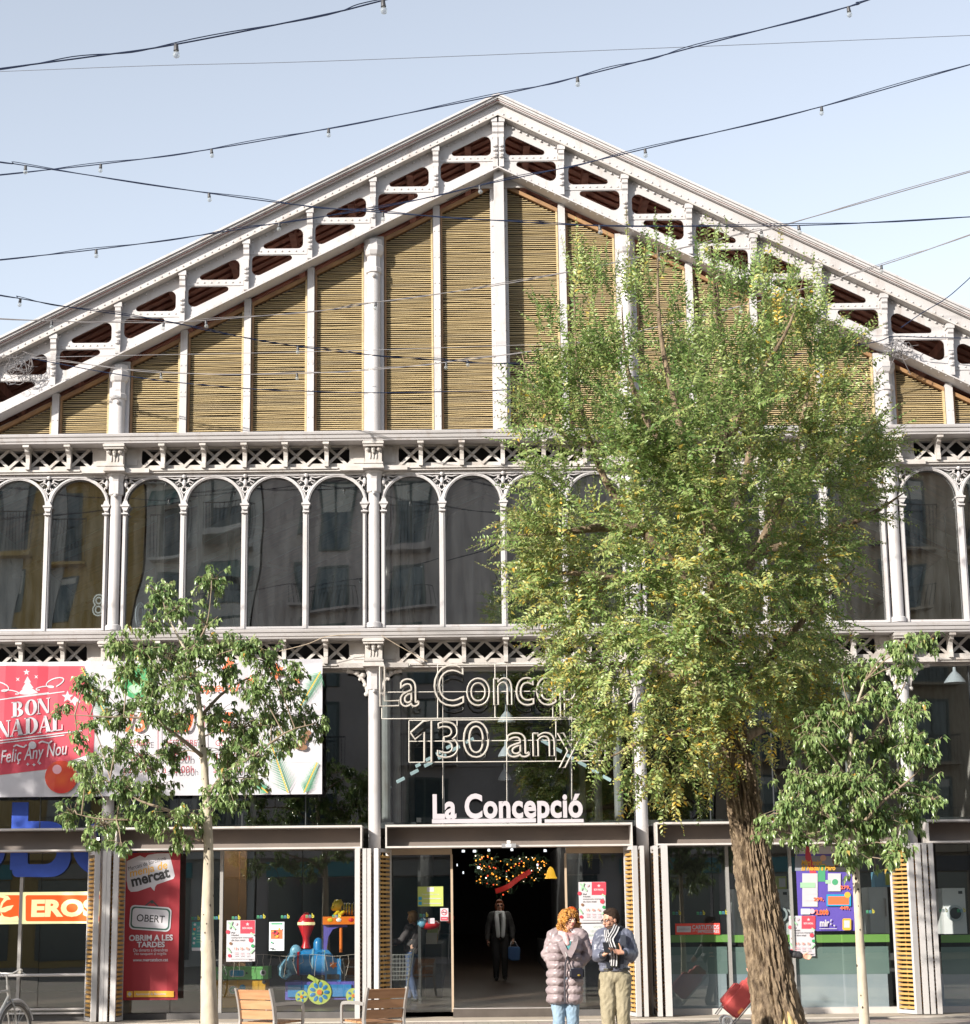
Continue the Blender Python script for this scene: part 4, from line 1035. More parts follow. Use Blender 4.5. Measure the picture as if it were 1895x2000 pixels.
# ================================================================== signs and banners
def panel(mb, px0, px1, py0, py1, Y, m, th=.004):
    x0, z1 = atz(px0, py0, Y); x1, z0 = atz(px1, py1, Y)
    mb.box(x0, x1, Y, Y+th, z0, z1, m)
class Art:
    """flat artwork on a plane, coordinates taken as source pixels; successive layers 1.5 mm proud of each other"""
    def __init__(s, Y): s.Y = Y; s.mb = MB(); s.k = 0
    def y(s): s.k += 1; return s.Y-.0012*s.k
    def P(s, px, py): return atz(px, py, s.Y)
    def poly(s, pts, m): plate(s.mb, [[s.P(*p) for p in pts]], s.y(), .0008, m); return s
    def polys(s, loops, m):
        y = s.y()
        for l in loops: plate(s.mb, [[s.P(*p) for p in l]], y, .0008, m)
        return s
    def disc(s, px, py, r, m, ry=None):
        return s.poly([(px+r*math.cos(i*PI/14), py+(ry or r)*math.sin(i*PI/14)) for i in range(28)], m)
    def rect(s, x0, x1, y0, y1, m): return s.poly([(x0,y1),(x1,y1),(x1,y0),(x0,y0)], m)
    def rrect(s, x0, x1, y0, y1, r, m, rot=0):
        c = ((x0+x1)/2, (y0+y1)/2); out = []
        for x, y in rrect(x0, x1, y0, y1, r):
            dx, dy = x-c[0], y-c[1]; out.append((c[0]+dx*math.cos(rot)+dy*math.sin(rot), c[1]-dx*math.sin(rot)+dy*math.cos(rot)))
        return s.poly(out, m)
    def line(s, pts, w, m):
        y = s.y()
        for a, b in zip(pts, pts[1:]):
            dx, dy = b[0]-a[0], b[1]-a[1]; L = math.hypot(dx, dy) or 1; nx, ny = -dy/L*w/2, dx/L*w/2
            plate(s.mb, [[s.P(a[0]+nx,a[1]+ny), s.P(b[0]+nx,b[1]+ny), s.P(b[0]-nx,b[1]-ny), s.P(a[0]-nx,a[1]-ny)]], y, .0008, m); y -= .0003
        return s
    def text(s, t, x0, x1, y0, y1, m, **k):
        X0, Z1 = s.P(x0, y0); X1, Z0 = s.P(x1, y1)
        fit_text(s.mb, t, X0, X1, Z0, Z1, s.y(), m, ext=.0006, **k); return s
    def done(s, name, parent, Y=None):
        return s.mb.build(name, None, parent)
CW = flat('print_white', (.49,.48,.515), .6); CR = mat('print_red', (.46,.03,.06), .6, var=.05, vscale=1, second=(.50,.06,.09)); CO = flat('print_orange', (.72,.14,.05), .6)
CG = flat('print_green', (.03,.26,.09), .55); CGL = flat('print_light_green', (.30,.52,.33), .55); CK = flat('print_black', (.03,.03,.032), .6); CN = flat('print_needle', (.06,.30,.15), .6)
CY = flat('print_yellow', (.66,.36,.04), .6); CB = flat('print_blue', (.03,.10,.55), .5); CDR = flat('print_dark_red', (.28,.018,.028), .6); CPK = flat('print_pink', (.75,.40,.45), .6)
BRN = flat('print_brown', (.20,.10,.05), .6)
def banner_thing(name, label, cat, Y, px0, px1, py0, py1, m, th=.012, group=None):
    x0, z1 = atz(px0, py0, Y); x1, z0 = atz(px1, py1, Y)
    e = empty(name, ((x0+x1)/2, Y, z0), label, cat, group)
    mb = MB(); mb.box(x0, x1, Y, Y+th, z0, z1, m); mb.build('sheet', m, e)
    return e

import bmesh
def ripple(objs, x0, x1, n, amp, seed):
    """cloth ripples: the same creases cut into the sheet and its print"""
    r_ = random.Random(seed); xs = [x0+(x1-x0)*i/n for i in range(n+1)]
    ys = [amp*(math.sin(i*.9+seed)+.6*math.sin(i*2.3+1))+r_.uniform(-.35,.35)*amp for i in range(n+1)]
    for o in objs:
        bm = bmesh.new(); bm.from_mesh(o.data)
        for x in xs: bmesh.ops.bisect_plane(bm, geom=bm.verts[:]+bm.edges[:]+bm.faces[:], plane_co=(x,0,0), plane_no=(1,0,0))
        for v in bm.verts: v.co.y += float(np.interp(v.co.x, xs, ys))
        bm.to_mesh(o.data); bm.free(); o.data.update()
# --- Christmas banner
Y = -.3
e = banner_thing('christmas_banner', 'wide red and white banner with Christmas greetings and fir twigs under the lower frieze', 'banner', Y, -330, 629, 1297, 1551, CW)
a = Art(Y)
for yy in (1356, 1425, 1492): a.line([(175,yy),(628,yy-4)], 1.2, flat('print_grey', (.50,.49,.52), .6))
a.poly([(-325,1300),(-325,1548),(-100,1526),(0,1514),(88,1503),(183,1470),(185,1426),(178,1360),(165,1301)], CR)
def star(px, py, r, r2=.42, n=5, a0=-90): return [(px+(r if i % 2 == 0 else r*r2)*math.cos(math.radians(a0+180*i/n)), py+(r if i % 2 == 0 else r*r2)*math.sin(math.radians(a0+180*i/n))) for i in range(2*n)]
a.polys([star(52,1313,6.5), star(35,1327,5,.3,4,-45), star(71,1322,5,.3,4,-45), star(132,1361,12)], CW)
a.poly([(146,1360),(157,1369),(156,1373),(150,1370),(147,1380),(142,1372),(136,1373)], CW)
a.polys([[(54,1321),(61,1333),(58,1333),(66,1344),(62,1344),(75,1353),(58,1357),(48,1357),(35,1355),(46,1345),(43,1346),(50,1334),(47,1334)]], CW)
def curl(cx, cy, s, m): 
    pts = []
    for i in range(26):
        t = i/25; pts.append((cx+s*(t*44-3*math.sin(t*14)*4), cy+6*math.sin(t*7)-10*t+8*math.cos(t*13)*(.7)))
    a.line(pts, 2.2, m)
curl(78, 1342, 1, CW); curl(30, 1350, -1, CW)
a.line([(-40,1372),(126,1351)], 2, CW); a.line([(18,1364),(95,1353)], 2, CW)
a.line([(-40,1452),(162,1427)], 2.2, CW); a.line([(0,1452),(126,1436)], 2.2, CW)
# fat-face capitals drawn from stems and hairlines
def glyph(ch, x, y, w, h, m, sl=-.13):
    T = lambda u, v: (x+u*w, y+v*h+sl*(u*w))            # v from 0 (top) to 1 (baseline)
    R_ = lambda u0, u1, v0, v1: [T(u0,v1),T(u1,v1),T(u1,v0),T(u0,v0)]
    def ring(cu, cv, ru, rv, iu, iv, a0=0, a1=360, n=22):
        o = [T(cu+ru*math.cos(math.radians(a0+(a1-a0)*i/n)), cv+rv*math.sin(math.radians(a0+(a1-a0)*i/n))) for i in range(n+1)]
        q = [T(cu+iu*math.cos(math.radians(a1+(a0-a1)*i/n)), cv+iv*math.sin(math.radians(a1+(a0-a1)*i/n))) for i in range(n+1)]
        return o+q
    L = []
    if ch == 'B': L = [R_(.12,.42,0,1), R_(0,.42,0,.06), R_(0,.42,.94,1), ring(.45,.26,.42,.26,.14,.2,-90,90), ring(.45,.74,.5,.26,.17,.2,-90,90)]
    if ch == 'O': L = [ring(.5,.5,.5,.52,.2,.46,0,180), ring(.5,.5,.5,.52,.2,.46,180,360)]
    if ch == 'N': L = [R_(.1,.17,0,1), R_(.83,.9,0,1), [T(.02,0),T(.33,0),T(.9,1),T(.72,1)], R_(0,.28,.94,1), R_(.7,1,0,.06)]
    if ch == 'A': L = [[T(.08,1),T(.15,1),T(.52,.08),T(.46,.0)], [T(.42,0),T(.6,0),T(.95,1),T(.62,1)], R_(.25,.7,.64,.7), R_(0,.25,.94,1), R_(.55,1,.94,1)]
    if ch == 'D': L = [R_(.12,.4,0,1), R_(0,.42,0,.06), R_(0,.42,.94,1), ring(.42,.5,.56,.5,.28,.44,-90,90)]
    if ch == 'L': L = [R_(.12,.45,0,1), R_(0,.6,0,.06), R_(0,.9,.94,1), [T(.9,1),T(.98,1),T(.98,.66),T(.9,.66)]]
    a.polys(L, m)
for ch, x, w in (('B',23,24),('O',49,24),('N',72,26)): glyph(ch, x, 1372-.13*(x-23), w, 30, CW, -.13)
for ch, x, w in (('N',-6,27),('A',20,27),('D',48,27),('A',74,27),('L',101,22)): glyph(ch, x, 1410-.13*(x+6), w, 33, CW, -.13)
a.disc(64, 1456, 7.5, CW)
a.line([(27,1459),(33,1455),(40,1458),(47,1460),(53,1455)], 3, CW); a.line([(76,1452),(82,1448),(89,1450),(96,1452),(102,1447)], 3, CW)
a.text('Feliç Any Nou', 2, 132, 1458, 1490, CW, shear=.35, rot=.13, bold=.006)
a.polys([star(x, y, 3.6, .5, 4) for x, y in ((55,1493),(67,1494),(78,1491))], CW)
RB = mat('print_red_ball', (.50,.02,.02), .4, var=.2, vscale=3.2, second=(.60,.10,.02)); a.disc(120, 1518, 32, RB); a.disc(112, 1503, 9, CPK)
a.disc(266, 1331, 33, CG); a.disc(264, 1346, 13, CGL, 9)
def fir(x0, y0, x1, y1, w, n=21):
    dx, dy = x1-x0, y1-y0; L = math.hypot(dx, dy); ux, uy = dx/L, dy/L; loops = []
    r_ = random.Random(int(x0+y0))
    for i in range(n):
        t = i/n*.97+.02
        for s in (-1, 1):
            l = w*(1-.75*t)*r_.uniform(.75,1.1); bx, by = x0+dx*t, y0+dy*t
            ex, ey = bx+ux*l*.75+s*-uy*l*.8, by+uy*l*.75+s*ux*l*.8
            loops.append([(bx,by),(bx+ux*2.3,by+uy*2.3),(ex,ey)])
    a.polys([[p for p in l if True] for l in loops], CN); a.line([(x0,y0),(x1,y1)], 2.2, CY)
fir(208,1400,160,1304,26); fir(627,1312,588,1378,30); fir(563,1549,524,1436,36); fir(594,1549,620,1490,24); fir(524,1549,488,1520,20)
a.polys([[(x+9*math.cos(i*PI/6),y+6*math.sin(i*PI/6)) for i in range(12)] for x, y in ((590,1450),(596,1442),(600,1432),(592,1460),(583,1458))], BRN)
a.text('especial', 384, 470, 1334, 1357, CO, shear=.35, bold=.008)
a.polys([star(447,1300,16,.5,6), star(540,1312,18,.5,6), star(490,1330,12,.5,6), star(578,1330,10,.5,6)], CO)
for t, x0, x1 in (('13',246,290), ('20',336,378), ('5',430,456)): a.text(t, x0, x1, 1392, 1430, CO, shear=.3, bold=.02)
for x in (310, 400): a.line([(x,1378),(x,1509)], 1.4, CDR)
for t, x0, x1 in (('DESEMBRE',232,294),('DESEMBRE',322,386),('GENER',422,466)): a.text(t, x0, x1, 1446, 1457, CDR)
for t, x0, x1 in (('10:00h',248,294),('8:00h',326,372),('10:00h',424,474)): a.text(t, x0, x1, 1472, 1486, CDR)
for t, x0, x1 in (('a 21:00h',240,296),('a 18:00h',320,380),('a 18:00h',418,474)): a.text(t, x0, x1, 1497, 1510, CDR)
a.rrect(450,473,1532,1541,2,flat('print_navy',(.03,.06,.16),.5)); a.rect(468,476,1532,1541,CR); a.rect(454,466,1535,1538,CW)
pr = a.done('artwork', e); ripple([q for q in bpy.data.objects if q.parent == e], -14, -3, 60, .013, 3)

mb = MB()
for px in (-200, 20, 200, 330, 470, 620):
    p = at(px, 1300, -.305); mb.tube([p, p+Vector((.02,.02,.12))], .006, 5)
    p = at(px, 1549, -.305); mb.tube([p+Vector((0,0,-.0)), p+Vector((.03,.2,-.12))], .006, 5)
mb.build('tie_cord', BLACK, e)
# --- rope light lettering
ROPE = flat('rope_light', (.44,.41,.37), .5); ROD = flat('painted_rod', (.58,.55,.50), .5)
def neon(name, label, t, box, rods, Y, extras=()):
    x0, x1, y0, y1 = box; A0 = at(x0, y1, Y)
    e = empty(name, A0, label, 'light sign', 'rope light lettering over the entrance')
    mb = MB(); X0, Z1 = atz(x0, y0, Y); X1, Z0 = atz(x1, y1, Y)
    me = text_mesh(t, 1, 0, bold=.035)
    co = np.array([v.co[:] for v in me.vertices]); lo, hi = co.min(0), co.max(0); bpy.data.meshes.remove(me)
    # outline tubes: scale the letter curve itself so that the tube stays round
    cu = bpy.data.curves.new('tmp', 'FONT'); cu.body = t; cu.fill_mode = 'NONE'; cu.resolution_u = 5; cu.offset = .03
    sx = (X1-X0)/(hi[0]-lo[0]); sz = (Z1-Z0)/(hi[1]-lo[1]); cu.size = 1
    cu.bevel_depth = .0
    ob = bpy.data.objects.new('tmp', cu); ln = bpy.data.meshes.new_from_object(ob); bpy.data.objects.remove(ob); bpy.data.curves.remove(cu)
    adj = {}
    for ed in ln.edges:
        i, j = ed.vertices; adj.setdefault(i, []).append(j); adj.setdefault(j, []).append(i)
    seen = set()
    def pt(i): c = ln.vertices[i].co; return Vector((X0+(c.x-lo[0])*sx, Y, Z0+(c.y-lo[1])*sz))
    for st in adj:
        if st in seen: continue
        chain = [st]; seen.add(st); cur = st
        while True:
            nx = [q for q in adj[cur] if q not in seen]
            if not nx: break
            cur = nx[0]; seen.add(cur); chain.append(cur)
        pts = [pt(i) for i in chain]+[pt(chain[0]), pt(chain[1])]
        mb.tube(pts, .018, 6, ROPE)
    for extra in extras:
        pts = [at(a, b, Y) for a, b in extra]; mb.tube(pts+[pts[0]], .018, 6, ROPE)
    bpy.data.meshes.remove(ln); mb.build('lettering', ROPE, e, smooth=60)
    mb = MB()
    for (a, b, c, d) in rods: mb.tube([at(a,b,Y+.035), at(c,d,Y+.035)], .0085, 6, ROD)
    mb.build('rod_frame', ROD, e)
neon('rope_light_sign', 'upper row of unlit rope light letters with the name of the market', 'La Concepció', (739,1247,1297,1404),
     [(746,1303,746,1404),(746,1404,1246,1400),(746,1352,1246,1349),(855,1298,855,1403),(967,1298,967,1403),(1080,1298,1080,1402),(1186,1298,1186,1401),(1246,1300,1246,1400),(855,1298,1246,1296),(800,1300,800,1297)], -.47)
neon('rope_light_sign', 'lower row of unlit rope light letters telling the age of the market', '30 anys', (851,1181,1407,1502),
     [(799,1408,799,1489),(799,1489,1182,1486),(1182,1405,1182,1486),(799,1448,1182,1445),(893,1406,893,1488),(990,1404,990,1487),(1086,1404,1086,1487),(799,1407,1182,1404)], -.47, [[(802,1431),(828,1408),(843,1408),(843,1488),(829,1488),(829,1430),(811,1444)]])
mb = MB(); 
for px in (865, 990, 1117): mb.tube([at(px,1300,-.44), at(px,1610,-.05)], .006, 5, ROD)
tag(mb.build('sign_hanger', ROD), 'thin rods that hold the rope light letters in front of the glass', 'sign rods')

# --- solid letters standing on the canopy
LIL = flat('lilac_metal', (.44,.41,.44), .45)
Y = -.25; e = empty('letter_sign', at(992, 1612, Y), 'solid pale lilac letters standing on the canopy over the entrance', 'sign')
mb = MB()
X0, Z1 = atz(845, 1551, Y); X1, Z0 = atz(1139, 1612, Y)
fit_text(mb, 'La Concepció', X0, X1, Z0, Z1, Y, LIL, ext=.03, bold=.032, spacing=1.04); mb.build('letters', LIL, e)
mb = MB(); 
for (p, q) in ((844,1047),(1064,1140)):
    xa, za = atz(p, 1600.5, Y); xb, zb = atz(q, 1606.5, Y); mb.box(xa, xb, Y-.032, Y+.032, zb, za, LIL)
for px in (858, 950, 1034, 1120): xa, _ = atz(px, 1606, Y); mb.box(xa-.008, xa+.008, Y-.01, Y+.01, 3.2, zb, LIL)
mb.build('base_rail', LIL, e)

# --- tall red banner
Y = -.12
e = banner_thing('red_banner', 'tall dark red banner with a white speech bubble hanging beside the left shutters', 'banner', Y, 244, 347, 1666, 1953, CDR)
a = Art(Y)
Z = lambda x, y: (x*.2222, 1560+y*.2222)
a.poly([Z(*p) for p in ((1112,550),(1180,520),(1230,500),(1275,520),(1300,495),(1380,482),(1490,480),(1520,600),(1538,680),(1525,705),(1380,755),(1365,775),(1358,812),(1345,800),(1325,775),(1210,815),(1150,820),(1125,790),(1112,720))], CW)
a.text('Mercats de Barcelona', *(1122*.2222, 1462*.2222), 1560+553*.2222, 1560+585*.2222, CK, rot=.27)
a.text('menja de', 1138*.2222, 1475*.2222, 1560+585*.2222, 1560+672*.2222, CY, rot=.22, shear=.15, bold=.012)
a.text('mercat', 1152*.2222, 1495*.2222, 1560+650*.2222, 1560+735*.2222, CK, rot=.24, bold=.035)
a.line([Z(1280,940),Z(1335,895),Z(1390,948)], 2.5, CK); a.disc(*Z(1338,908), 3.4, CK)
a.rrect(1140*.2222, 1505*.2222, 1560+945*.2222, 1560+1160*.2222, 9, CW, -.07); a.rrect(1150*.2222, 1495*.2222, 1560+957*.2222, 1560+1148*.2222, 8, flat('print_deep_green', (.03,.09,.07), .6), -.07); a.rrect(1163*.2222, 1482*.2222, 1560+970*.2222, 1560+1135*.2222, 7, CW, -.07)
a.text('OBERT', 1203*.2222, 1450*.2222, 1560+1023*.2222, 1560+1085*.2222, CK, rot=-.07, bold=.012)
a.text('OBRIM A LES', 1135*.2222, 1520*.2222, 1560+1198*.2222, 1560+1248*.2222, CW, bold=.03); a.text('TARDES', 1205*.2222, 1450*.2222, 1560+1258*.2222, 1560+1306*.2222, CW, bold=.03)
a.text('De dimarts a divendres', 1175*.2222, 1475*.2222, 1560+1318*.2222, 1560+1343*.2222, CW); a.text('No tanquem al migdia', 1185*.2222, 1465*.2222, 1560+1352*.2222, 1560+1380*.2222, CW); a.text('www.mercatsbcn.cat', 1170*.2222, 1480*.2222, 1560+1404*.2222, 1560+1430*.2222, CW, bold=.012)
a.rect(1115*.2222, 1168*.2222, 1560+1692*.2222, 1560+1746*.2222, CY); a.rect(1177*.2222, 1530*.2222, 1560+1690*.2222, 1560+1744*.2222, CY)
a.poly([Z(1141,1697),Z(1160,1718),Z(1141,1740),Z(1122,1718)], CW); a.text('Ajuntament de Barcelona', 1195*.2222, 1460*.2222, 1560+1708*.2222, 1560+1730*.2222, CW, bold=.01)
a.done('artwork', e); ripple([q for q in bpy.data.objects if q.parent == e], -7.2, -5.4, 9, .010, 5)

# --- supermarket sign and the blue lettering behind the glass
CREAM = emis('sign_cream', (.70,.68,.36), .55); SOR = emis('sign_orange', (.80,.085,.01), .6); SBL = flat('sign_blue', (.02,.28,.50), .4); NBL = mat('blue_letter', (.025,.085,.50), .5, var=.06)
Y = .185
e = banner_thing('shop_sign', 'orange and cream lit supermarket sign on the left shop window', 'shop sign', Y, -90, 246, 1744, 1803, CREAM, .02)
a = Art(Y); a.rrect(50, 240, 1748.5, 1799.5, 4, SOR); a.rrect(-80, 40, 1748.5, 1799.5, 4, SOR)
a.text('EROSKI', 62, 234, 1757, 1790, CREAM, bold=.05)
a.poly([(-30,1748.5),(6,1748.5),(-4,1756),(-30,1762)], SBL); a.poly([(-30,1799.5),(38,1799.5),(20,1792),(0,1790),(-30,1788)], SBL)
a.poly([(8,1748.5),(16,1750),(21,1757),(14,1758),(7,1764),(3,1774),(14,1770),(27,1768),(22,1776),(10,1782),(2,1782),(8,1790),(20,1792),(35,1789),(38,1799),(-30,1799),(-30,1748.5)], CREAM)
a.poly([(8,1755),(2,1764),(-1,1776),(3,1788),(-10,1792),(-22,1786),(-27,1772),(-22,1758),(-8,1751)], SOR)
a.done('artwork', e)
def ringpts(cx, cy, r, rz=None): return [atz(cx+r*math.cos(i*PI/18), cy+(rz or r)*math.sin(i*PI/18), .145) for i in range(36)]
e = empty('giant_lettering', at(70, 1640, .145), 'giant blue letters fixed to the left window behind the canopy', 'lettering')
mb = MB()
x0, z1 = atz(24, 1567, .145); x1, z0 = atz(51.5, 1699, .145); mb.box(x0, x1, .1425, .152, z0, z1, NBL)
plate(mb, [[atz(x,y,.145) for x,y in roundpoly([(52,1604),(138,1604),(138,1713),(24,1713),(24,1700),(52,1690)], [.5,44,40,10,.5,.5], 8)], [atz(x,y,.145) for x,y in roundpoly([(54,1631),(111,1631),(111,1688),(54,1688)], [2,24,24,4], 7)]], .147, .008, NBL); mb.build('letter', NBL, e)
for cx in (-52, 205):
    mb = MB(); plate(mb, [ringpts(cx,1659,62,54), ringpts(cx,1659,34,28)], .147, .008, NBL); mb.build('letter', NBL, e)

# --- posters and stickers on the glass
def sheet(name, label, cat, px0, px1, py0, py1, m, Y=.205, group=None):
    return banner_thing(name, label, cat, Y, px0, px1, py0, py1, m, .003, group)
def xmas_poster(px0, px1, py0, py1, label, Y=.205):
    e = sheet('christmas_poster', label, 'poster', px0, px1, py0, py1, CW, Y, 'Christmas posters on the glass'); a = Art(Y); W, H = px1-px0, py1-py0
    U = lambda u: px0+u*W; V = lambda v: py0+v*H
    a.rect(U(.48), U(1), V(0), V(.32), CR); a.text('BON NADAL', U(.56), U(.92), V(.16), V(.21), CW, bold=.03); a.polys([star(U(.74), V(.09), W*.07)], CW)
    for y, t in ((.30,'Pel'),(.36,'Nadal,'),(.42,'comprem tranquils'),(.48,'de bon matí')): a.text(t, U(.16), U(.16+.045*len(t)), V(y-.02), V(y+.02), CK, shear=.2)
    for x, y, r, m in ((.04,.28,.07,CR),(.86,.48,.08,CR),(.92,.62,.06,CG),(.14,.56,.05,BRN),(.1,.86,.06,CR),(.33,.08,.05,CPK)): a.disc(U(x), V(y), W*r, m)
    for x0, y0, x1, y1 in ((.05,.04,.3,.22),(.2,.02,.1,.2),(.02,.66,.14,.78),(.98,.7,.84,.8),(.97,.36,.85,.3)): a.line([(U(x0),V(y0)),(U(x1),V(y1))], W*.05, CGL)
    for k, t in enumerate(('13','20','5')): a.text(t, U(.28+.2*k), U(.38+.2*k), V(.66), V(.71), CO, bold=.02)
    for k in range(3):
        for q in range(3): a.line([(U(.24+.2*k),V(.77+.04*q)),(U(.38+.2*k),V(.77+.04*q))], 1, CPK)
    a.line([(U(.08),V(.91)),(U(.9),V(.91))], 1, CPK); a.rect(U(.8), U(.92), V(.955), V(.975), CK)
    a.done('artwork', e)
xmas_poster(443, 498, 1798, 1878, 'white Christmas poster with a red corner in the toy window beside the ride')
xmas_poster(1130, 1184, 1723, 1802, 'white Christmas poster with a red corner above the heads of the couple')
xmas_poster(1541, 1593, 1789, 1868, 'white Christmas poster with a red corner half hidden by the big trunk', .2)
e = sheet('notice', 'white notice with faint lettering between the heads of the couple', 'poster', 1131, 1182, 1804.5, 1862, CW); a = Art(.205)
for k, (t, u0, u1) in enumerate((('VOTEU',.55,.95),('LES NOSTRES',.45,.98),('PARADES',.25,.75))): a.text(t, 1131+51*u0, 1131+51*u1, 1809+k*8, 1813+k*8, flat('print_mid_green', (.25,.38,.30), .6))
for k in range(4): a.line([(1140,1836+k*5),(1175,1836+k*5)], 1, CPK)
a.done('artwork', e)
e = sheet('small_poster', 'small blue edged poster with a crowd picture in the toy window', 'poster', 526, 555, 1801, 1857, flat('print_pale_blue', (.60,.68,.72), .6)); a = Art(.205)
a.rect(530,552,1803,1806,CN); a.rect(529,552,1816,1834,CO)
for k in range(14): a.disc(530.5+rnd.random()*20, 1813+rnd.random()*18, 2.2, rnd.choice((CR,CG,CY,CK,CW,BRN)))
for k in range(3): a.line([(536,1842+k*4),(550,1842+k*4)], .8, flat('print_grey', (.5,.5,.5), .6))
a.disc(531,1841,2,CN); a.rect(528,536,1852,1854,CK); a.done('artwork', e)
e = sheet('small_poster', 'teal poster with white lettering beside the young left trunk', 'poster', 375, 396, 1801, 1857, flat('print_teal', (.04,.22,.22), .6)); a = Art(.205)
for k in range(5): a.disc(378+rnd.random()*3, 1806+k*9, 2.5, rnd.choice((CO,CY,CGL,CW)))
a.text('LA', 385, 391, 1808, 1814, CW); a.text('SEVA', 385, 394, 1816, 1820, CW); a.rect(375,396,1851,1857,CW)
for k in range(4): a.line([(384,1825+k*5),(394,1825+k*5)], 1, CGL)
a.done('artwork', e)
e = sheet('notice', 'lime green notice on the left door pane', 'notice', 816, 866, 1732, 1770, flat('print_lime', (.42,.48,.12), .6)); a = Art(.205)
a.rect(834,848,1733,1742,CW); a.text('Segueix-nos', 824, 858, 1745, 1749, CW); a.rect(817.5,824,1752,1758,SBL); a.rect(817.5,824,1761.5,1767.5,SBL); a.line([(827,1755),(862,1755)],1.4,CW); a.line([(827,1764.5),(862,1764.5)],1.4,CW); a.done('artwork', e)
e = sheet('no_smoking_sign', 'white no smoking sign with a red band on the left door pane', 'sign', 860, 876, 1774, 1799, CW, .2); a = Art(.2)
a.disc(868,1782,6,CR); a.disc(868,1782,4.4,CW); a.rect(864,872,1781.2,1783,CK); a.line([(864.5,1778.5),(871.5,1785.5)],1.2,CR); a.rect(861,875,1791,1798,CR); a.line([(863,1794.5),(873,1794.5)],1,CW); a.done('artwork', e)
e = sheet('sticker', 'small white and pink sticker beside the no smoking sign', 'sticker', 836, 849, 1793.5, 1804, CW); a = Art(.205); a.rect(840,847,1796,1801,CPK); a.done('artwork', e)
# offer poster
PUR = flat('print_purple', (.10,.07,.36), .5)
e = sheet('offer_poster', 'purple offer poster with household appliances in the right shop window', 'poster', 1553, 1671, 1653, 1818, PUR, .21); a = Art(.21)
a.rect(1553,1660,1653,1668,CW); a.rect(1553,1671,1672,1701,flat('print_slate',(.22,.24,.28),.6)); a.poly([(1574,1653),(1580,1653),(1586,1680),(1600,1720),(1590,1730),(1573,1675)],CR); a.rect(1598,1612,1690,1722,CN); a.disc(1634,1682,8,BRN,10); a.rect(1618,1655,1692,1703,CK); a.disc(1608,1676,6,flat('print_skin',(.55,.33,.24),.6))
a.text('Miri miri...', 1565, 1612, 1680, 1690, CY, bold=.03, shear=.2); a.text('El Nadal a Miró', 1565, 1632, 1691, 1700, CY, bold=.03, shear=.2)
a.rect(1567,1597,1706,1771,CW)
for k in range(4): a.line([(1570,1720+k*13),(1594,1720+k*13)],1,flat('print_grey',(.5,.5,.5),.6))
a.rect(1563,1592,1724,1734,CGL); a.rect(1617,1642,1706,1741,CW); a.disc(1631,1723,6,CN); a.rect(1612,1622,1719,1726,CGL)
for t, x, y in (('279,',1641,1730),('299,',1589,1753),('449,',1640,1770)): a.text(t, x, x+20, y, y+8, CO, bold=.04)
a.rect(1614,1662,1747,1770,SBL); a.rect(1617,1658,1751,1767,CO); a.disc(1655,1748,6,CY)
a.rect(1564,1582,1775,1786,flat('print_pale_blue', (.60,.68,.72), .6)); a.text('2.000', 1592, 1618, 1777, 1787, CO, bold=.04); a.disc(1586,1780,5,CPK); a.text('miró', 1600, 1626, 1796, 1810, CW, bold=.04, shear=.1); a.line([(1600,1814),(1634,1814)],1.2,CW); a.disc(1629,1808,1.6,CW)
a.rrect(1645,1662,1794,1817,3,CY); a.rect(1648,1659,1798,1812,CW); a.done('artwork', e)
e = sheet('shop_sticker', 'red sticker about printer cartridges above the green stripe', 'sign', 1319, 1407, 1804, 1825, flat('print_vermilion', (.70,.07,.05), .5)); a = Art(.205)
a.rrect(1322,1350,1809,1821,1,CW); a.text('pelikan', 1325, 1347, 1812, 1819, flat('print_grey_dark',(.3,.25,.27),.6), shear=.3); a.text('CARTUTXOS', 1352, 1405, 1807, 1815, CW, bold=.03); a.text('per a', 1353, 1362, 1817, 1821, CW); a.text('IMPRESSORES', 1363, 1405, 1816.5, 1822, CW, bold=.02); a.done('artwork', e)
# green stripe and frosted film on the right hand windows
LIME = flat('green_stripe', (.20,.40,.09), .45); FILM1 = mat('window_film', (.20,.27,.245), .45, var=.12, vscale=.7, second=(.13,.19,.18)); FILM2 = mat('window_film_pale', (.42,.43,.45), .45, var=.12, vscale=.8, second=(.22,.29,.35))
for (p, q) in ((1305, 1422), (1427, 1545), (1551, 1738), (1838, 1990)):
    mb = MB(); panel(mb, p, q, 1826.5, 1840, .232, LIME, .003); mb.build('window_stripe', LIME, hall)
    mb = MB(); panel(mb, p, q, 1850, 1902, .24, FILM1, .003); panel(mb, p, q, 1902.2, 1980, .243, FILM2, .003); mb.build('window_film', None, hall)
# small logo stickers on the glass
ST = (CN, flat('print_slate_blue', (.06,.22,.30), .6), flat('print_lemon', (.45,.42,.05), .6))
for px, py in ((96,1795),(144,1795),(192,1795),(382,1793),(423,1792),(461,1792),(510,1790),(557,1790),(605,1789),(657,1789),(828,1787),(1322,1783),(1369,1783),(1413,1782),(1470,1782),(1610,1780),(1700,1780),(1843,1778),(1878,1778)):
    mb = MB(); Y = .203
    for k, ch in enumerate('mmb'):
        x0, z1 = atz(px-8+k*6, py-(2 if k < 2 else 5), Y); x1, z0 = atz(px-3.4+k*6, py+4, Y); fit_text(mb, ch, x0, x1, z0, z1, Y, ST[k], .0008, bold=.03)
    o = mb.build('logo_sticker', None); tag(o, 'tiny green, blue and yellow letter sticker on the shop glass', 'sticker', 'letter stickers along the shop glass')

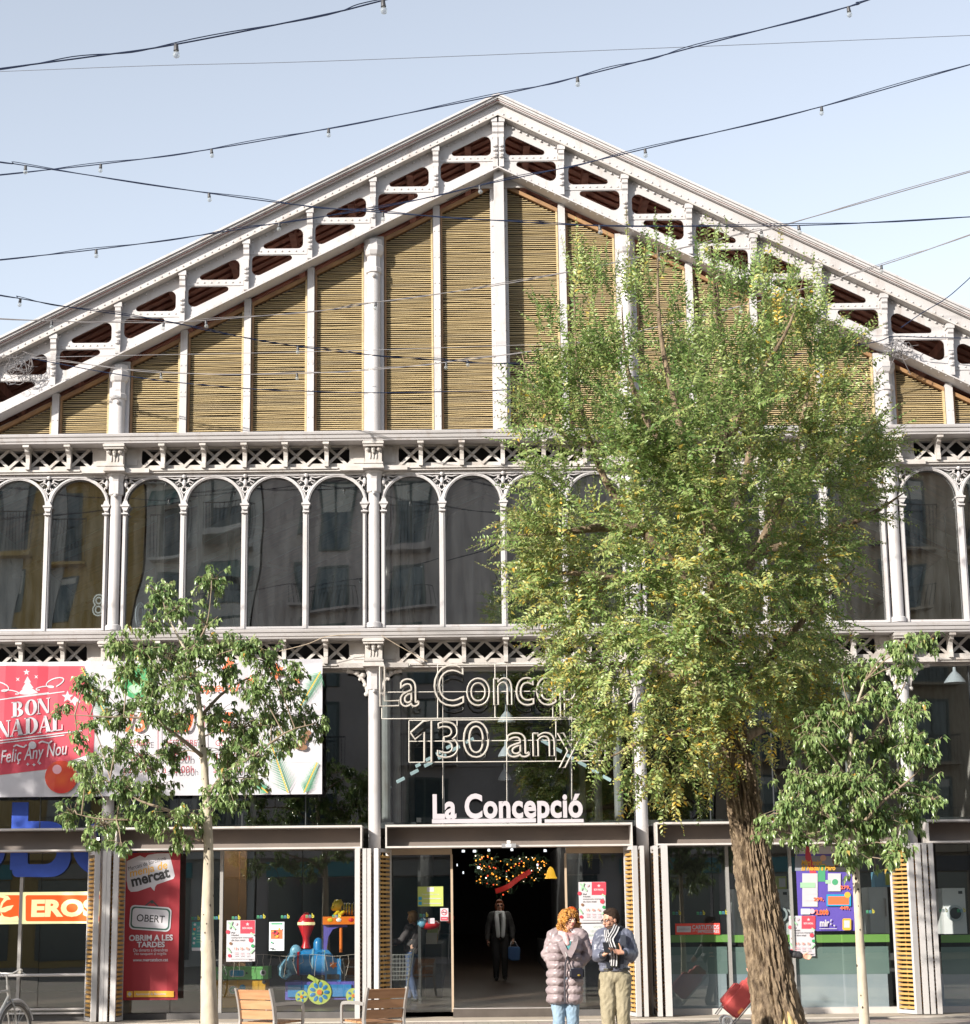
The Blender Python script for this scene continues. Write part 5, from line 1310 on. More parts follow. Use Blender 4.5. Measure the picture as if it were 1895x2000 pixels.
# automatic door sensor and sign reflections shaped as white tube numerals
e = empty('door_sensor', at(993, 1655, -.37), 'small grey sensor box on the canopy edge over the door', 'sensor')
mb = MB(); x0, z1 = atz(980,1648,-.37); x1, z0 = atz(1008,1656,-.37); mb.box(x0, x1, -.42, -.362, z0, z1, flat('sensor_grey', (.25,.25,.26), .4)); mb.build('housing', None, e)
mb = MB(); x0, z1 = atz(990,1642,-.37); x1, z0 = atz(997,1647.6,-.37); mb.box(x0, x1, -.42, -.38, z0, z1, WHITE); x0, z1 = atz(988,1649.5,-.425); x1, z0 = atz(999,1654,-.425); mb.box(x0, x1, -.426, -.421, z0, z1, WHITE); mb.build('lens', None, e)
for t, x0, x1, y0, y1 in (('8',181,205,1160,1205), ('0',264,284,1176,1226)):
    mb = MB(); X0, Z1 = atz(x0, y0, .6); X1, Z0 = atz(x1, y1, .6); fit_text(mb, t, X0, X1, Z0, Z1, .6, flat('reflected_white', (.6,.62,.64), .4), tube=.035)
    tag(mb.build('reflected_numeral', None), 'reflected sign numeral %s shaped as a white tube behind an upper arched window' % ('eight' if t == '8' else 'nought'), 'numeral')
# ================================================================== street furniture
CHW = mat('chair_wood', (.46,.25,.13), .5, var=.12, vscale=3, stretch=(1,8,8), second=(.34,.17,.08)); CHS = mat('chair_steel', (.42,.40,.38), .35, metal=.5, var=.04)
def wooden_chair():
    e = empty('wooden_armchair', (0,0,0), 'x', 'chair', 'wooden armchairs on the square')
    prof = [(-.33,0),(-.285,.2),(-.245,.42),(-.25,.52),(-.275,.66),(-.325,.83)]
    for s in (-1, 1):
        mb = MB(); P_ = interp([(s*.285, y, z) for y, z in prof], 14)
        for a, b in zip(P_, P_[1:]): mb.bar(Vector(a), Vector(b)+(Vector(b)-Vector(a))*.08, .028, .05, (1,0,0) if False else (0,1,.0))
        mb.build('back_leg', CHS, e)
        mb = MB(); mb.box(s*.285-.014, s*.285+.014, .19, .24, 0, .405); mb.build('front_leg', CHS, e)
        mb = MB(); P_ = interp([(s*.30,-.27,.645),(s*.30,-.05,.655),(s*.30,.17,.65),(s*.30,.225,.62),(s*.30,.23,.5),(s*.30,.225,.41)], 16)
        for a, b in zip(P_, P_[1:]): mb.bar(Vector(a), Vector(b)+(Vector(b)-Vector(a))*.1, .04, .016, (1,0,0))
        mb.build('armrest', CHS, e)
    for z0, z1, y0, y1 in ((.475,.575,-.232,-.243),(.59,.69,-.246,-.268),(.705,.815,-.272,-.305)):
        mb = MB(); mb.obox((0,(y0+y1)/2,(z0+z1)/2), (.27,0,0), Vector((0,.011,.002)), Vector((0,(y1-y0)/2,(z1-z0)/2))); mb.build('back_slat', CHW, e)
    for k in range(5):
        mb = MB(); y = -.2+.102*k; mb.box(-.265, .265, y-.046, y+.046, .412+.004*k, .434+.004*k); mb.build('seat_slat', CHW, e)
    mb = MB(); mb.box(-.27,.27,-.05,-.02,.375,.408); mb.box(-.02,.02,-.24,.22,.378,.4085); mb.build('seat_frame', CHS, e)
    return e
def copy_tree(o, parent=None):
    c = o.copy(); COL.objects.link(c)
    if parent is not None: c.parent = parent; c.matrix_parent_inverse = o.matrix_parent_inverse.copy()
    for ch in [q for q in bpy.data.objects if q.parent == o]: copy_tree(ch, c)
    return c
ch1 = wooden_chair(); ch2 = copy_tree(ch1)
for o, px, rot, lab in ((ch1, 531, -38, 'wooden armchair with a sunlit orange back beside the young left tree'), (ch2, 728, 36, 'wooden armchair with a shaded dark back in front of the shutters')):
    p = at(px, 1990, -9.5); o.location = (p.x, -9.5, 0); o.rotation_euler.z = math.radians(rot); o['label'] = lab

# bicycle leaning at the left edge
SILV = mat('bicycle_silver', (.36,.36,.35), .35, metal=.5, var=.1); TYRE = flat('tyre_rubber', (.12,.11,.10), .7)
p = at(8, 1960, -10.2); e = empty('bicycle', (p.x-.17, -10.2, 0), 'silver bicycle with mudguards cut off by the left edge of the photo', 'bicycle')
e.rotation_euler.z = 0
RZ = Matrix.Translation((p.x-.17,-10.2,0)) @ Matrix.Rotation(math.radians(68), 4, 'Z')
def bp(x, y, z): return RZ @ Vector((x, y, z))     # x along the bicycle, y across
def wheel(cx, steer=0):
    Rw = .33
    def wp(a, r, dy=0): return bp(cx+r*math.cos(a), dy, .345+r*math.sin(a))
    mb = MB(); mb.tube([wp(2*PI*i/40, Rw) for i in range(41)], .02, 7, cap=False); w_ = mb.build('wheel', TYRE, e, smooth=60)
    mb = MB(); mb.tube([wp(2*PI*i/40, Rw-.028) for i in range(41)], .011, 6, cap=False)
    for i in range(18):
        mb.tube([wp(2*PI*i/18, .02, .02*(-1)**i), wp(2*PI*i/18+.15, Rw-.03)], .0022, 4)
    mb.tube([bp(cx,-.045,.345), bp(cx,.045,.345)], .02, 8); mb.build('rim', SILV, w_)
    mb = MB(); mb.tube([wp(math.radians(a), Rw+.045) for a in range(20,200,9)], .022, 6); mb.build('mudguard', mat('mudguard_grey', (.42,.42,.43), .4, metal=.3), e, smooth=60)
wheel(-.52); wheel(.52)
mb = MB()
for a, b, r in (((-.18,0,.9),(-.05,0,.3),.017),((.38,0,.78),(-.05,0,.3),.018),((.36,0,.84),(-.16,0,.80),.016),((-.05,0,.3),(-.52,.05,.345),.01),((-.05,0,.3),(-.52,-.05,.345),.01),((-.16,0,.8),(-.52,.05,.345),.009),((-.16,0,.8),(-.52,-.05,.345),.009),((.345,0,.9),(.39,0,.74),.021)):
    mb.tube([bp(*a), bp(*b)], r, 8)
mb.build('frame', SILV, e, smooth=60)
mb = MB()
for s in (-1,1): mb.tube([bp(.39,s*.02,.74), bp(.42,s*.05,.66), bp(.52,s*.055,.345)], .011, 7)
mb.build('fork', SILV, e, smooth=60)
mb = MB(); mb.tube([bp(.345,0,.9), bp(.32,0,1.02)], .013, 7); mb.tube([bp(.20,-.29,1.07), bp(.28,-.22,1.09), bp(.33,-.08,1.04), bp(.33,.08,1.04), bp(.28,.22,1.09), bp(.20,.29,1.07)], .011, 7)
hb = mb.build('handlebar', SILV, e, smooth=60)
for s in (-1,1):
    mb = MB(); mb.tube([bp(.12,s*.32,1.06), bp(.23,s*.27,1.08)], .018, 8); mb.build('grip', flat('grip_cream', (.40,.38,.34), .6), hb)
    mb = MB(); mb.tube([bp(.30,s*.2,1.07), bp(.36,s*.24,1.03), bp(.30,s*.3,1.02)], .006, 5); mb.build('brake_lever', SILV, hb)
mb = MB(); mb.tube([bp(-.19,0,.93), bp(-.20,0,.98)], .013, 7); mb.ball(bp(-.24,0,1.0), .1, 12, 8, None, (1.3,.8,.35), RZ.to_3x3()); mb.build('saddle', BLACK, e, smooth=60)
mb = MB(); mb.tube([bp(-.05,-.05,.3), bp(-.05,.05,.3)], .05, 14); mb.tube([bp(-.05,.07,.3), bp(.1,.07,.25)], .01, 6); mb.tube([bp(-.05,-.07,.3), bp(-.2,-.07,.35)], .01, 6); mb.box(0,0,0,0,0,0); mb.build('crank', flat('crank_dark', (.08,.08,.08), .4), e)
# hand rail and kick rails before the left window
mb = MB(); mb.tube([at(-200,1908,-.02), at(169,1904,-.02)], .027, 10, SHS)
mb.build('handrail', SHS, hall, smooth=60)
for z in (.13, .20):
    mb = MB(); mb.box(-11.3, at(169,1970,0).x, .04, .1, z, z+.03); mb.build('kick_rail', PALE, hall)

# red shopping trolley
Y = -3.3; TR = mat('red_canvas', (.50,.075,.07), .75, var=.1, vscale=6, bump=.2, bscale=18); q = 127.
e = empty('shopping_trolley', (at(1420,2000,Y).x, Y, 0), 'red canvas shopping trolley with white wheels pulled along behind the trunk', 'trolley')
b0 = at(1424,1976.5,Y); ax = (at(1467,1926,Y)-b0); Lb = ax.length; ax.normalize(); sd = Vector((ax.z,0,-ax.x)); dp = Vector((0,1,0))
def soft_box(name, c, hx, hy, hz, m, parent, bev=.03, seg=3, bulge=0):
    mb = MB().obox(c, hx, hy, hz); bm = bmesh.new()
    vs = [bm.verts.new(v) for v in mb.v]; [bm.faces.new([vs[i] for i in f]) for f in mb.f]
    bmesh.ops.recalc_face_normals(bm, faces=bm.faces)
    bmesh.ops.subdivide_edges(bm, edges=bm.edges[:], cuts=2, use_grid_fill=True)
    C0 = Vector(c)
    if bulge:
        for v in bm.verts: v.co += (v.co-C0).normalized()*bulge*noise.noise(v.co*6+C0)
    bmesh.ops.bevel(bm, geom=[ed for ed in bm.edges if ed.calc_face_angle(0) > .8], offset=bev, segments=seg, affect='EDGES')
    me = bpy.data.meshes.new(name); bm.to_mesh(me); bm.free(); me.materials.append(m); me.polygons.foreach_set('use_smooth', [True]*len(me.polygons))
    try: me.set_sharp_from_angle(angle=math.radians(50))
    except Exception: pass
    o = bpy.data.objects.new(name, me); COL.objects.link(o); o.parent = parent; o.matrix_parent_inverse = parent_inv(parent); return o
c = b0+ax*Lb/2
soft_box('bag', c, sd*.14, dp*.16, ax*Lb*.52, TR, e, .025, 3, .02)
soft_box('front_pocket', c-sd*.165-ax*.04, sd*.045, dp*.13, ax*Lb*.36, TR, e, .02, 3, .012)
soft_box('flap', b0+ax*(Lb+.06)-sd*.0, sd*.11, dp*.15, ax*.075, TR, e, .03, 3, .03)
mb = MB(); mb.obox(c+sd*.1+ax*(-Lb*.27)-dp*.164, sd*.02, dp*.003, ax*.05); mb.obox(c+sd*.11+ax*(Lb*.33)-dp*.164, sd*.02, dp*.003, ax*.06); mb.build('strap', flat('strap_orange', (.60,.20,.06), .7), e)
mb = MB()
for s in (-.12,.12):
    mb.tube([b0+sd*.16+dp*s-ax*.12, b0+sd*.155+dp*s+ax*(Lb+.42)], .01, 7)
    mb.tube([b0-sd*.13+dp*s, b0-sd*.12+dp*s-ax*.16], .009, 6)
mb.tube([b0+sd*.155-dp*.12+ax*(Lb+.42), b0+sd*.155+dp*.12+ax*(Lb+.42)], .013, 8); mb.build('frame', SILV, e, smooth=60)
for s in (-.17,.17):
    cc = Vector((at(1418,1993,Y).x, Y+s, .088)); mb = MB()
    mb.tube([cc+Vector((.066*math.cos(i*PI/14),0,.066*math.sin(i*PI/14))) for i in range(29)], .02, 8, cap=False); w_ = mb.build('wheel', WHITE, e, smooth=60)
    mb = MB()
    for i in range(3): a = i*PI/3; mb.tube([cc+Vector((.06*math.cos(a),0,.06*math.sin(a))), cc-Vector((.06*math.cos(a),0,.06*math.sin(a)))], .01, 6)
    mb.build('spokes', SHS, w_)

# ================================================================== things inside the hall
TOYB = flat('toy_blue', (.02,.20,.48), .3, spec=.6); TOYP = flat('toy_purple', (.12,.10,.42), .3); TOYL = flat('toy_light_blue', (.17,.38,.55), .35); TOYY = flat('toy_yellow', (.70,.50,.02), .35); TOYO = flat('toy_orange', (.75,.17,.01), .35); TOYR = flat('toy_red', (.55,.02,.03), .35); TOYG = flat('toy_lime', (.45,.52,.10), .4)
Y = 1.3
e = empty('coin_ride', (at(620,1960,Y).x, Y, .19), 'blue elephant train coin ride with an orange roof behind the glass', 'coin ride')
A = lambda px, py, dy=0: at(px, py, Y+dy)
u = 1/110.
mb = MB(); p, q2 = A(560,1952), A(694,1916); mb.box(p.x, q2.x, Y-.3, Y+.35, p.z, q2.z, TOYP); mb.box(p.x+.05, q2.x-.05, Y-.34, Y-.302, p.z+.05, q2.z-.05, TOYB); mb.build('platform', None, e)
mb = MB(); mb.tube([A(580,1879), A(586,1879), A(640,1879)], [.2,.225,.225], 20, TOYB); mb.build('boiler', None, e, smooth=50)
for px in (584, 612, 636):
    mb = MB(); mb.tube([A(px-2,1879), A(px+2,1879)], .235, 20, TOYL if px > 600 else TOYR); mb.build('boiler_band', None, e, smooth=50)
mb = MB(); mb.ball(A(572,1882), .19, 14, 10, TOYL, (.8,1,1.05)); mb.ball(A(578,1860,-.1), .12, 12, 8, TOYL, (.9,.5,1.1))
mb.build('elephant_head', None, e, smooth=60)
mb = MB(); mb.tube([A(565,1890,-.1),A(556,1880,-.16),A(548,1889,-.2),A(549,1903,-.22),A(558,1909,-.22),A(566,1903,-.2),A(562,1895,-.2)], [.07,.062,.058,.054,.05,.046,.04], 10, TOYL); mb.build('trunk', None, e, smooth=60)
mb = MB(); mb.ball(A(573,1876,-.19), .025, 8, 6, WHITE); mb.ball(A(572,1876,-.205), .014, 8, 6, BLACK); mb.build('eye', None, e)
mb = MB(); plate(mb, [[(A(a,b).x, A(a,b).z) for a, b in ((637,1920),(668,1920),(668,1872),(657,1872),(649,1862),(643,1855),(637,1855))]], Y-.24, .06, TOYB); plate(mb, [[(A(a,b).x, A(a,b).z) for a, b in star_pts]] if False else [[(A(653+8*math.cos(i*PI/6)*(1 if i % 2 else .6),1884+8*math.sin(i*PI/6)*(1 if i % 2 else .6)).x, A(653,1884+8*math.sin(i*PI/6)*(1 if i % 2 else .6)).z) for i in range(12)]], Y-.28, .01, TOYO); mb.build('cab_panel', None, e)
mb = MB(); p, q2 = A(641,1912), A(664,1902); mb.box(p.x, q2.x, Y-.3, Y-.275, p.z, q2.z, BLACK); mb.build('coin_box', None, e)
for px, m in ((637,TOYG),(666,TOYO),(700,TOYP)):
    mb = MB(); mb.tube([A(px,1860,-.2), A(px,1805,-.2)], .028, 8, m); mb.build('roof_post', None, e)
mb = MB(); plate(mb, [[(A(a,b).x, A(a,b).z) for a, b in ((634,1855),(640,1855),(643,1830),(652,1815),(664,1811),(680,1811),(680,1805),(634,1805))]], Y-.22, .05, TOYP); mb.build('arch', None, e)
mb = MB(); p, q2 = A(633,1806), A(708,1790); mb.box(p.x, q2.x, Y-.32, Y+.3, p.z, q2.z, TOYO); mb.build('roof', None, e)
mb = MB()
for px, m in ((645,TOYY),(662,WHITE),(686,TOYR)): mb.ball(A(px,1797,-.32), .05, 8, 6, m, (1,.3,.7))
mb.build('roof_trim', None, e)
tg = MB(); tg.ball(A(680,1776), .13, 12, 8, TOYY, (1.6,.9,.85)); tg.ball(A(660,1769,-.05), .105, 12, 8, TOYY, (1,.9,1)); tg.ball(A(652,1774,-.08), .05, 8, 6, TOYY); tg.ball(A(656,1760), .03, 8, 6, TOYY); tg.ball(A(665,1760), .03, 8, 6, TOYY)
for px in (662, 672): tg.tube([A(px,1780,-.1), A(px-8,1788,-.15)], .035, 8, TOYY)
tgo = tg.build('tiger', None, e, smooth=60)
mb = MB()
for k in range(6):
    c = A(669+5.5*k,1776); mb.tube([c+Vector((0,.122*math.cos(a)*.95,.115*math.sin(a))) for a in [i*PI/8 for i in range(17)]], .012, 5, BLACK)
mb.build('stripes', None, tgo)
mb = MB(); p = A(598,1850)
mb.lathe([(.09,-.02),(.06,.08),(.06,.16),(.14,.36),(.15,.44),(.13,.47),(.10,.52),(.03,.60)], p, 14, TOYR); mb.lathe([(.155,.38),(.158,.42),(.155,.43)], p, 14, CREAM); mb.build('funnel', None, e, smooth=40)
mb = MB(); mb.lathe([(.09,-.02),(.09,.14),(.075,.19),(.04,.225),(0.005,.235)], A(622,1858), 14, TOYB); mb.build('steam_dome', None, e, smooth=60)
def toy_wheel(px, py, r, pet):
    c = A(px, py, -.36); mb = MB(); mb.tube([c, c+Vector((0,.06,0))], r*u, 24, TOYG); mb.tube([c+Vector((0,-.02,0)), c+Vector((0,-.002,0))], r*u*.22, 12, TOYO); w_ = mb.build('wheel', None, e)
    mb = MB()
    for i in range(pet):
        a = 2*PI*i/pet; cc = c+Vector((math.cos(a)*r*u*.6, -.006, math.sin(a)*r*u*.6)); mb.ball(cc, r*u*.25, 8, 6, TOYB, (1,.12,.62), Matrix.Rotation(-a, 3, 'Y'))
    mb.build('petals', None, w_)
toy_wheel(624,1938,23,9); toy_wheel(589,1947,12,5); toy_wheel(690,1945,14,5)
mb = MB(); mb.obox(A(612,1912,-.37), Vector((.09,0,-.05)), Vector((0,.015,0)), Vector((.015,0,.03)), TOYG); mb.build('coupling_rod', None, e)
# ball game cabinet
Y = 1.0
e = empty('game_cabinet', (at(472,1985,Y).x, Y, .17), 'green topped yellow ball game cabinet behind the young left trunk', 'game cabinet')
A = lambda px, py, dy=0: at(px, py, Y+dy)
mb = MB(); p, q2 = A(420,1996), A(520,1914); mb.box(p.x, q2.x, Y-.02, Y+.6, .17, q2.z, mat('cabinet_orange', (.62,.32,.02), .4, var=.05)); mb.build('body', None, e)
mb = MB(); p, q2 = A(419,1913.5), A(524,1888); mb.box(p.x, q2.x, Y-.06, Y+.6, p.z, q2.z, flat('cabinet_green', (.16,.42,.13), .4)); mb.build('top_board', None, e)
a = Art(Y-.062); a.rrect(448,478,1894,1908,4,CW); a.rrect(450,476,1895.5,1906.5,3,SBL); a.disc(430,1900,5,TOYL); a.disc(514,1900,6,CW); a.disc(514,1900,3.4,CK); a.disc(441,1901,2,CK); a.disc(482,1901,2,CK); a.done('badge', e)
a = Art(Y-.022); a.disc(455,1934,8,CW); a.disc(455,1934,6.5,CN); a.disc(455,1934,3,CW); a.disc(467,1942,8,CW); a.disc(474,1929,6,SBL); a.disc(516,1918,4,CK); a.done('badge', e)
# orange brown side wall, hanging icicle wire, wire lamp
mb = MB(); p, q2 = at(433,1985,2.5), at(482,1662,2.5); mb.box(p.x, q2.x, 2.5, 2.6, .2, q2.z); mb.build('wood_wall', mat('orange_plywood', (.28,.13,.035), .6, var=.15, vscale=2), hall)
mb = MB(); Y = .6
for k in range(17):
    px = 440+k*15; a = at(px,1866+2*math.sin(k),Y); b = at(px+15,1866+2*math.sin(k+1),Y); mb.tube([a,b],.004,4)
    mb.tube([a, a+Vector((.03*math.sin(k*2),0,-.12)), a+Vector((.05*math.sin(k*3),0,-.26-.1*math.sin(k*1.7)))], .004, 4)
tag(mb.build('icicle_wire', flat('pale_wire', (.5,.42,.36), .6)), 'pale icicle light wire draped inside the toy window', 'light wire')
# appliances in the right hand shop
APW = flat('appliance_white', (.68,.69,.70), .3, spec=.6); DOORG = flat('dark_glass', (.02,.025,.03), .1)
def washer(px0, px1, py0, py1, Y, label):
    x0, z1 = atz(px0, py0, Y); x1, z0 = atz(px1, py1, Y); e = empty('washing_machine', ((x0+x1)/2, Y, z0), label, 'washing machine', 'washing machines in the shop window')
    mb = MB(); mb.box(x0, x1, Y, Y+.55, z0, z1); mb.build('cabinet', APW, e)
    w = x1-x0; cx, cz = (x0+x1)/2, z0+(z1-z0)*.45
    mb = MB(); mb.tube([Vector((cx,Y-.05,cz)), Vector((cx,Y-.001,cz))], w*.36, 24, flat('door_ring', (.45,.50,.53), .3)); d = mb.build('door', None, e)
    mb = MB(); mb.tube([Vector((cx,Y-.06,cz)), Vector((cx,Y-.051,cz))], w*.25, 20); mb.build('porthole', DOORG, d)
    mb = MB(); mb.box(x0+.02, x1-.02, Y-.012, Y-.001, z1-.12, z1-.03, APW); mb.box(x0+w*.7, x0+w*.88, Y-.016, Y-.0125, z1-.1, z1-.05, BLACK); mb.build('control_panel', None, e)
washer(1430, 1496, 1737, 1826, 1.2, 'white washing machine in the shop window just left of the big trunk')
washer(1498, 1546, 1737, 1826, 1.25, 'white washing machine in the shop window hidden by the big trunk')
washer(1840, 1890, 1735, 1824, 1.2, 'white washing machine in the window at the right edge')
def appliance(px0, px1, py0, py1, Y, label):
    x0, z1 = atz(px0, py0, Y); x1, z0 = atz(px1, py1, Y); e = empty('fridge', ((x0+x1)/2, Y, z0), label, 'fridge')
    mb = MB(); mb.box(x0, x1, Y, Y+.55, z0, z1); mb.build('body', APW, e)
    mb = MB(); mb.box(x0+.01, x1-.01, Y-.03, Y-.002, z0+.02, z1-.03); d = mb.build('door', APW, e)
    mb = MB(); mb.box(x1-.06, x1-.04, Y-.06, Y-.031, z0+.3, z1-.2); mb.build('handle', SHS, d)
appliance(1695, 1738, 1733, 1824, 1.2, 'white freestanding appliance beside the offer poster')
for (a, b, c, d, lab, m) in ((1709,1746,1703,1732,'pale blue and green box standing on top of the white appliance',TOYL),(1503,1537,1712,1736,'yellow green box on top of the hidden washing machine',TOYG),(1440,1482,1708,1736,'white box on top of the left washing machine',APW)):
    x0, z1 = atz(a, c, 1.25); x1, z0 = atz(b, d, 1.25); e = empty('product_box', ((x0+x1)/2, 1.25, z0), lab, 'box')
    mb = MB(); mb.box(x0, x1, 1.25, 1.6, z0, z1); mb.build('carton', m, e); mb = MB(); mb.box(x0+(x1-x0)*.55, x1-.02, 1.246, 1.2498, z0+.03, z1-.03); mb.build('printed_label', TOYG if m is not TOYG else APW, e)
mb = MB(); mb.box(at(1306,1830,.9).x, 11, .9, 1.9, .2, .99); mb.build('display_plinth', WALL, hall)
# glowing strips standing in for roof skylights, and pendant lamps
MINT = emis('skylight_strip_glow', (.60,.74,.72), .55)
def strip(px, py, L, Y=7.):
    a = at(px, py, Y); b = at(px+L, py-L*.52 if px < 1000 else py+L*.55, Y); mb = MB(); mb.bar(a, b, .065, .03, (0,-.6,-.5)); mb.build('skylight_strip', MINT, hall)
for k in range(7): strip(748+k*27, 1543-k*15.5, 15)
for k in range(4): strip(812+k*20, 1497-k*12, 9, 9.)
for k in range(6): strip(1058+k*24, 1446+k*14, 15)
SHADE = flat('lamp_shade_white', (.70,.71,.76), .4); WARM = emis('pendant_glow', (.85,.88,1.0), 2.5)
for px, py, w, Y, lab in ((990,1411,37,3.2,'nearest white pendant lamp behind the lower rope light row'),(988,1478,31,5,'white pendant lamp between the rope lights and the solid letters'),(986,1523,27,7.5,'farthest white pendant lamp just above the solid letters'),(986,1352,40,2.2,'white pendant lamp behind the middle of the upper rope light row'),(1640,1338,40,2.2,'white pendant lamp in the window above the right young tree'),(1866,1334,44,2.2,'white pendant lamp in the window at the right edge')):
    c = at(px, py, Y); r = w/2/115*(34+Y)/34
    e = empty('pendant_lamp', c, lab, 'lamp', 'pendant lamps inside the hall')
    mb = MB(); mb.lathe([(r,0),(r*.96,.03),(r*.55,.14),(r*.16,.22),(r*.12,.34)], c, 18); mb.build('shade', SHADE, e, smooth=60)
    mb = MB(); mb.lathe([(r*.9,.004),(.02,.006)], c, 18); mb.build('diffuser', WARM, e)
    mb = MB(); mb.tube([c+Vector((0,0,.34)), c+Vector((0,0,3.2))], .008, 5); mb.build('cord', BLACK, e)
# garland of warm lights in the aisle
Y = 7.5; e = empty('light_garland', at(1000,1755,Y), 'dark fir garland with warm lights hanging over the aisle inside the door', 'garland')
r_ = random.Random(4); mb = MB(); lb = MB(); gold = (emis('garland_gold', (1,.38,.04), 1.1), emis('garland_red', (1,.1,.03), 1.), emis('garland_white', (1,.85,.6), 1.6))
for k in range(330):
    t = r_.random(); px = 928+140*t; py = 1672+r_.random()*(78-70*abs(t-.4)); c = at(px, py, Y+r_.uniform(-.5,.5))
    d = Vector((r_.gauss(0,1),r_.gauss(0,1),r_.gauss(0,1))).normalized()*.14
    mb.bar(c, c+d, .035, .006, (r_.gauss(0,1),1,.2))
    if k % 3 == 0: lb.ball(c-Vector((0,.15,0)), r_.choice((.010,.013,.016)), 6, 4, r_.choices(gold, (6,1.5,1.5))[0])
mb.build('foliage', flat('fir_dark', (.02,.05,.02), .8), e); o = lb.build('fairy_lights', None, e); o['kind'] = 'stuff'
mb = MB(); Pp = interp([tuple(at(968,1741,Y-.7)), tuple(at(990,1733,Y-.75)), tuple(at(1012,1717,Y-.7)), tuple(at(1036,1702,Y-.7))], 12)
for a, b in zip(Pp, Pp[1:]): mb.bar(Vector(a), Vector(b)+(Vector(b)-Vector(a))*.1, .1, .02)
mb.build('ribbon', emis('ribbon_red_glow', (.45,.02,.015), .12), e)  # ribbon is no lamp; a faint glow is added to brighten it
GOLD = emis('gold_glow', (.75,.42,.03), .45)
mb = MB(); c = at(1076,1708,5.5); mb.lathe([(.13,-.08),(.10,-.03),(.075,.06),(.05,.12),(.015,.15)], c, 14)
tag(mb.build('gold_bell', GOLD), 'golden lit bell hanging inside the door on the right', 'decoration')
CEILG = emis('ceiling_glow', (.8,.85,.9), .8)
for px, py, w in ((905,1663,8),(927,1663,9),(955,1661,7),(1000,1660,7),(1065,1662,8),(893,1690,3),(935,1695,8),(905,1705,4),(1050,1690,5)):
    c = at(px, py, 6.8); mb = MB(); mb.lathe([(w/260,-.02),(w/240,0),(w/300,.03)], c, 10); mb.build('ceiling_lamp', CEILG, hall)
# lit ceiling battens over the aisle and in the shops
BAT = emis('batten_glow', (1,.95,.86), 9.)
for x, y, L, z in ((-.9,3.2,.6,3.28),(.7,4.6,.6,3.28),(-.5,7.2,.7,3.28),(.5,10,.7,3.28),(-.3,1.7,.5,3.28),(.4,5.9,.6,3.28),(-.6,8.6,.6,3.28),(-8,1.9,.6,3.14),(-5.2,1.9,.6,3.14),(-3.4,2.1,.6,3.14),(3.7,1.9,.6,3.14),(5.6,2.1,.6,3.14),(8.3,1.9,.6,3.14)):
    mb = MB(); mb.box(x-L, x+L, y-.05, y+.05, z-.03, z+.01); mb.build('ceiling_batten', BAT, hall)
# market counters along the aisle
mb = MB(); 
for s, xx in ((-1,-1.35),(1,1.1)):
    mb.box(xx-.15, xx+.15, 2.5, 14, .25, 1.15)
mb2 = MB(); mb2.box(-1.5,-1.2,2.5,14,.2,1.2); mb2.build('market_counter', WALL, hall); mb2 = MB(); mb2.box(.95,1.25,2.5,14,.2,1.2); mb2.build('market_counter', WALL, hall)
for k in range(10):
    r2 = random.Random(k); mb = MB(); c = Vector((-1.38, 2.6+k*.55, 1.2+.03*k)); mb.box(c.x-.1, c.x+.1, c.y-.12, c.y+.12, c.z, c.z+.1+r2.random()*.12); tag(mb.build('crate', flat('crate_%d' % (k % 4), ((.4,.38,.34),(.3,.12,.06),(.28,.3,.12),(.5,.5,.5))[k % 4], .7)), 'small crate of goods on the counter at the left side of the aisle', 'crate', 'crates on the aisle counter')
# balloons behind the door panes
for px, py, r, m, lab in ((1117,1787,14,flat('balloon_orange',(.78,.10,.01),.3),'orange balloon behind the woman with curly hair'),(878,1793,9,flat('balloon_red',(.65,.06,.02),.3),'red balloon beside the no smoking sign')):
    c = at(px, py, .7); e = empty('balloon', c, lab, 'balloon', 'balloons inside the door'); mb = MB(); mb.ball(c, r/112, 16, 12, None, (1,1,1.15)); mb.build('skin', m, e, smooth=60); mb = MB(); mb.tube([c-Vector((0,0,r/112*1.1)), c-Vector((.02,0,.7))], .003, 4); mb.build('string', CW, e)
# wire shopping cart behind the left door pane
Y = 1.0; e = empty('shopping_cart', (at(775,1930,Y).x, Y, .18), 'wire shopping cart behind the left door pane', 'cart'); mb = MB()
T = lambda x, y, z: Vector((at(775,1900,Y).x+x, Y+y, z))
for k in range(7):
    z = .62+.07*k; f = k/6; mb.tube([T(-.2-.04*f,-.25,z),T(.18+.1*f,-.25,z),T(.18+.1*f,.25,z),T(-.2-.04*f,.25,z),T(-.2-.04*f,-.25,z)], .005, 5)
for k in range(9):
    x = -.2+.05*k; mb.tube([T(x,-.25,.62), T(x*1.2,-.25,1.05)], .004, 4); mb.tube([T(x,.25,.62), T(x*1.2,.25,1.05)], .004, 4)
mb.build('basket', SILV, e); mb = MB()
for s in (-.22,.22): mb.tube([T(.3,s,1.12), T(.2,s,.6), T(.16,s,.3), T(-.25,s,.3)], .012, 6)
mb.tube([T(.32,-.25,1.12), T(.32,.25,1.12)], .016, 8); mb.build('frame', SILV, e)
for x, s in ((-.22,-.22),(-.22,.22),(.2,-.22),(.2,.22)):
    c = T(x, s, .245); mb = MB(); mb.tube([c+Vector((0,-.015,0)), c+Vector((0,.015,0))], .06, 12); mb.build('wheel', BLACK, e)
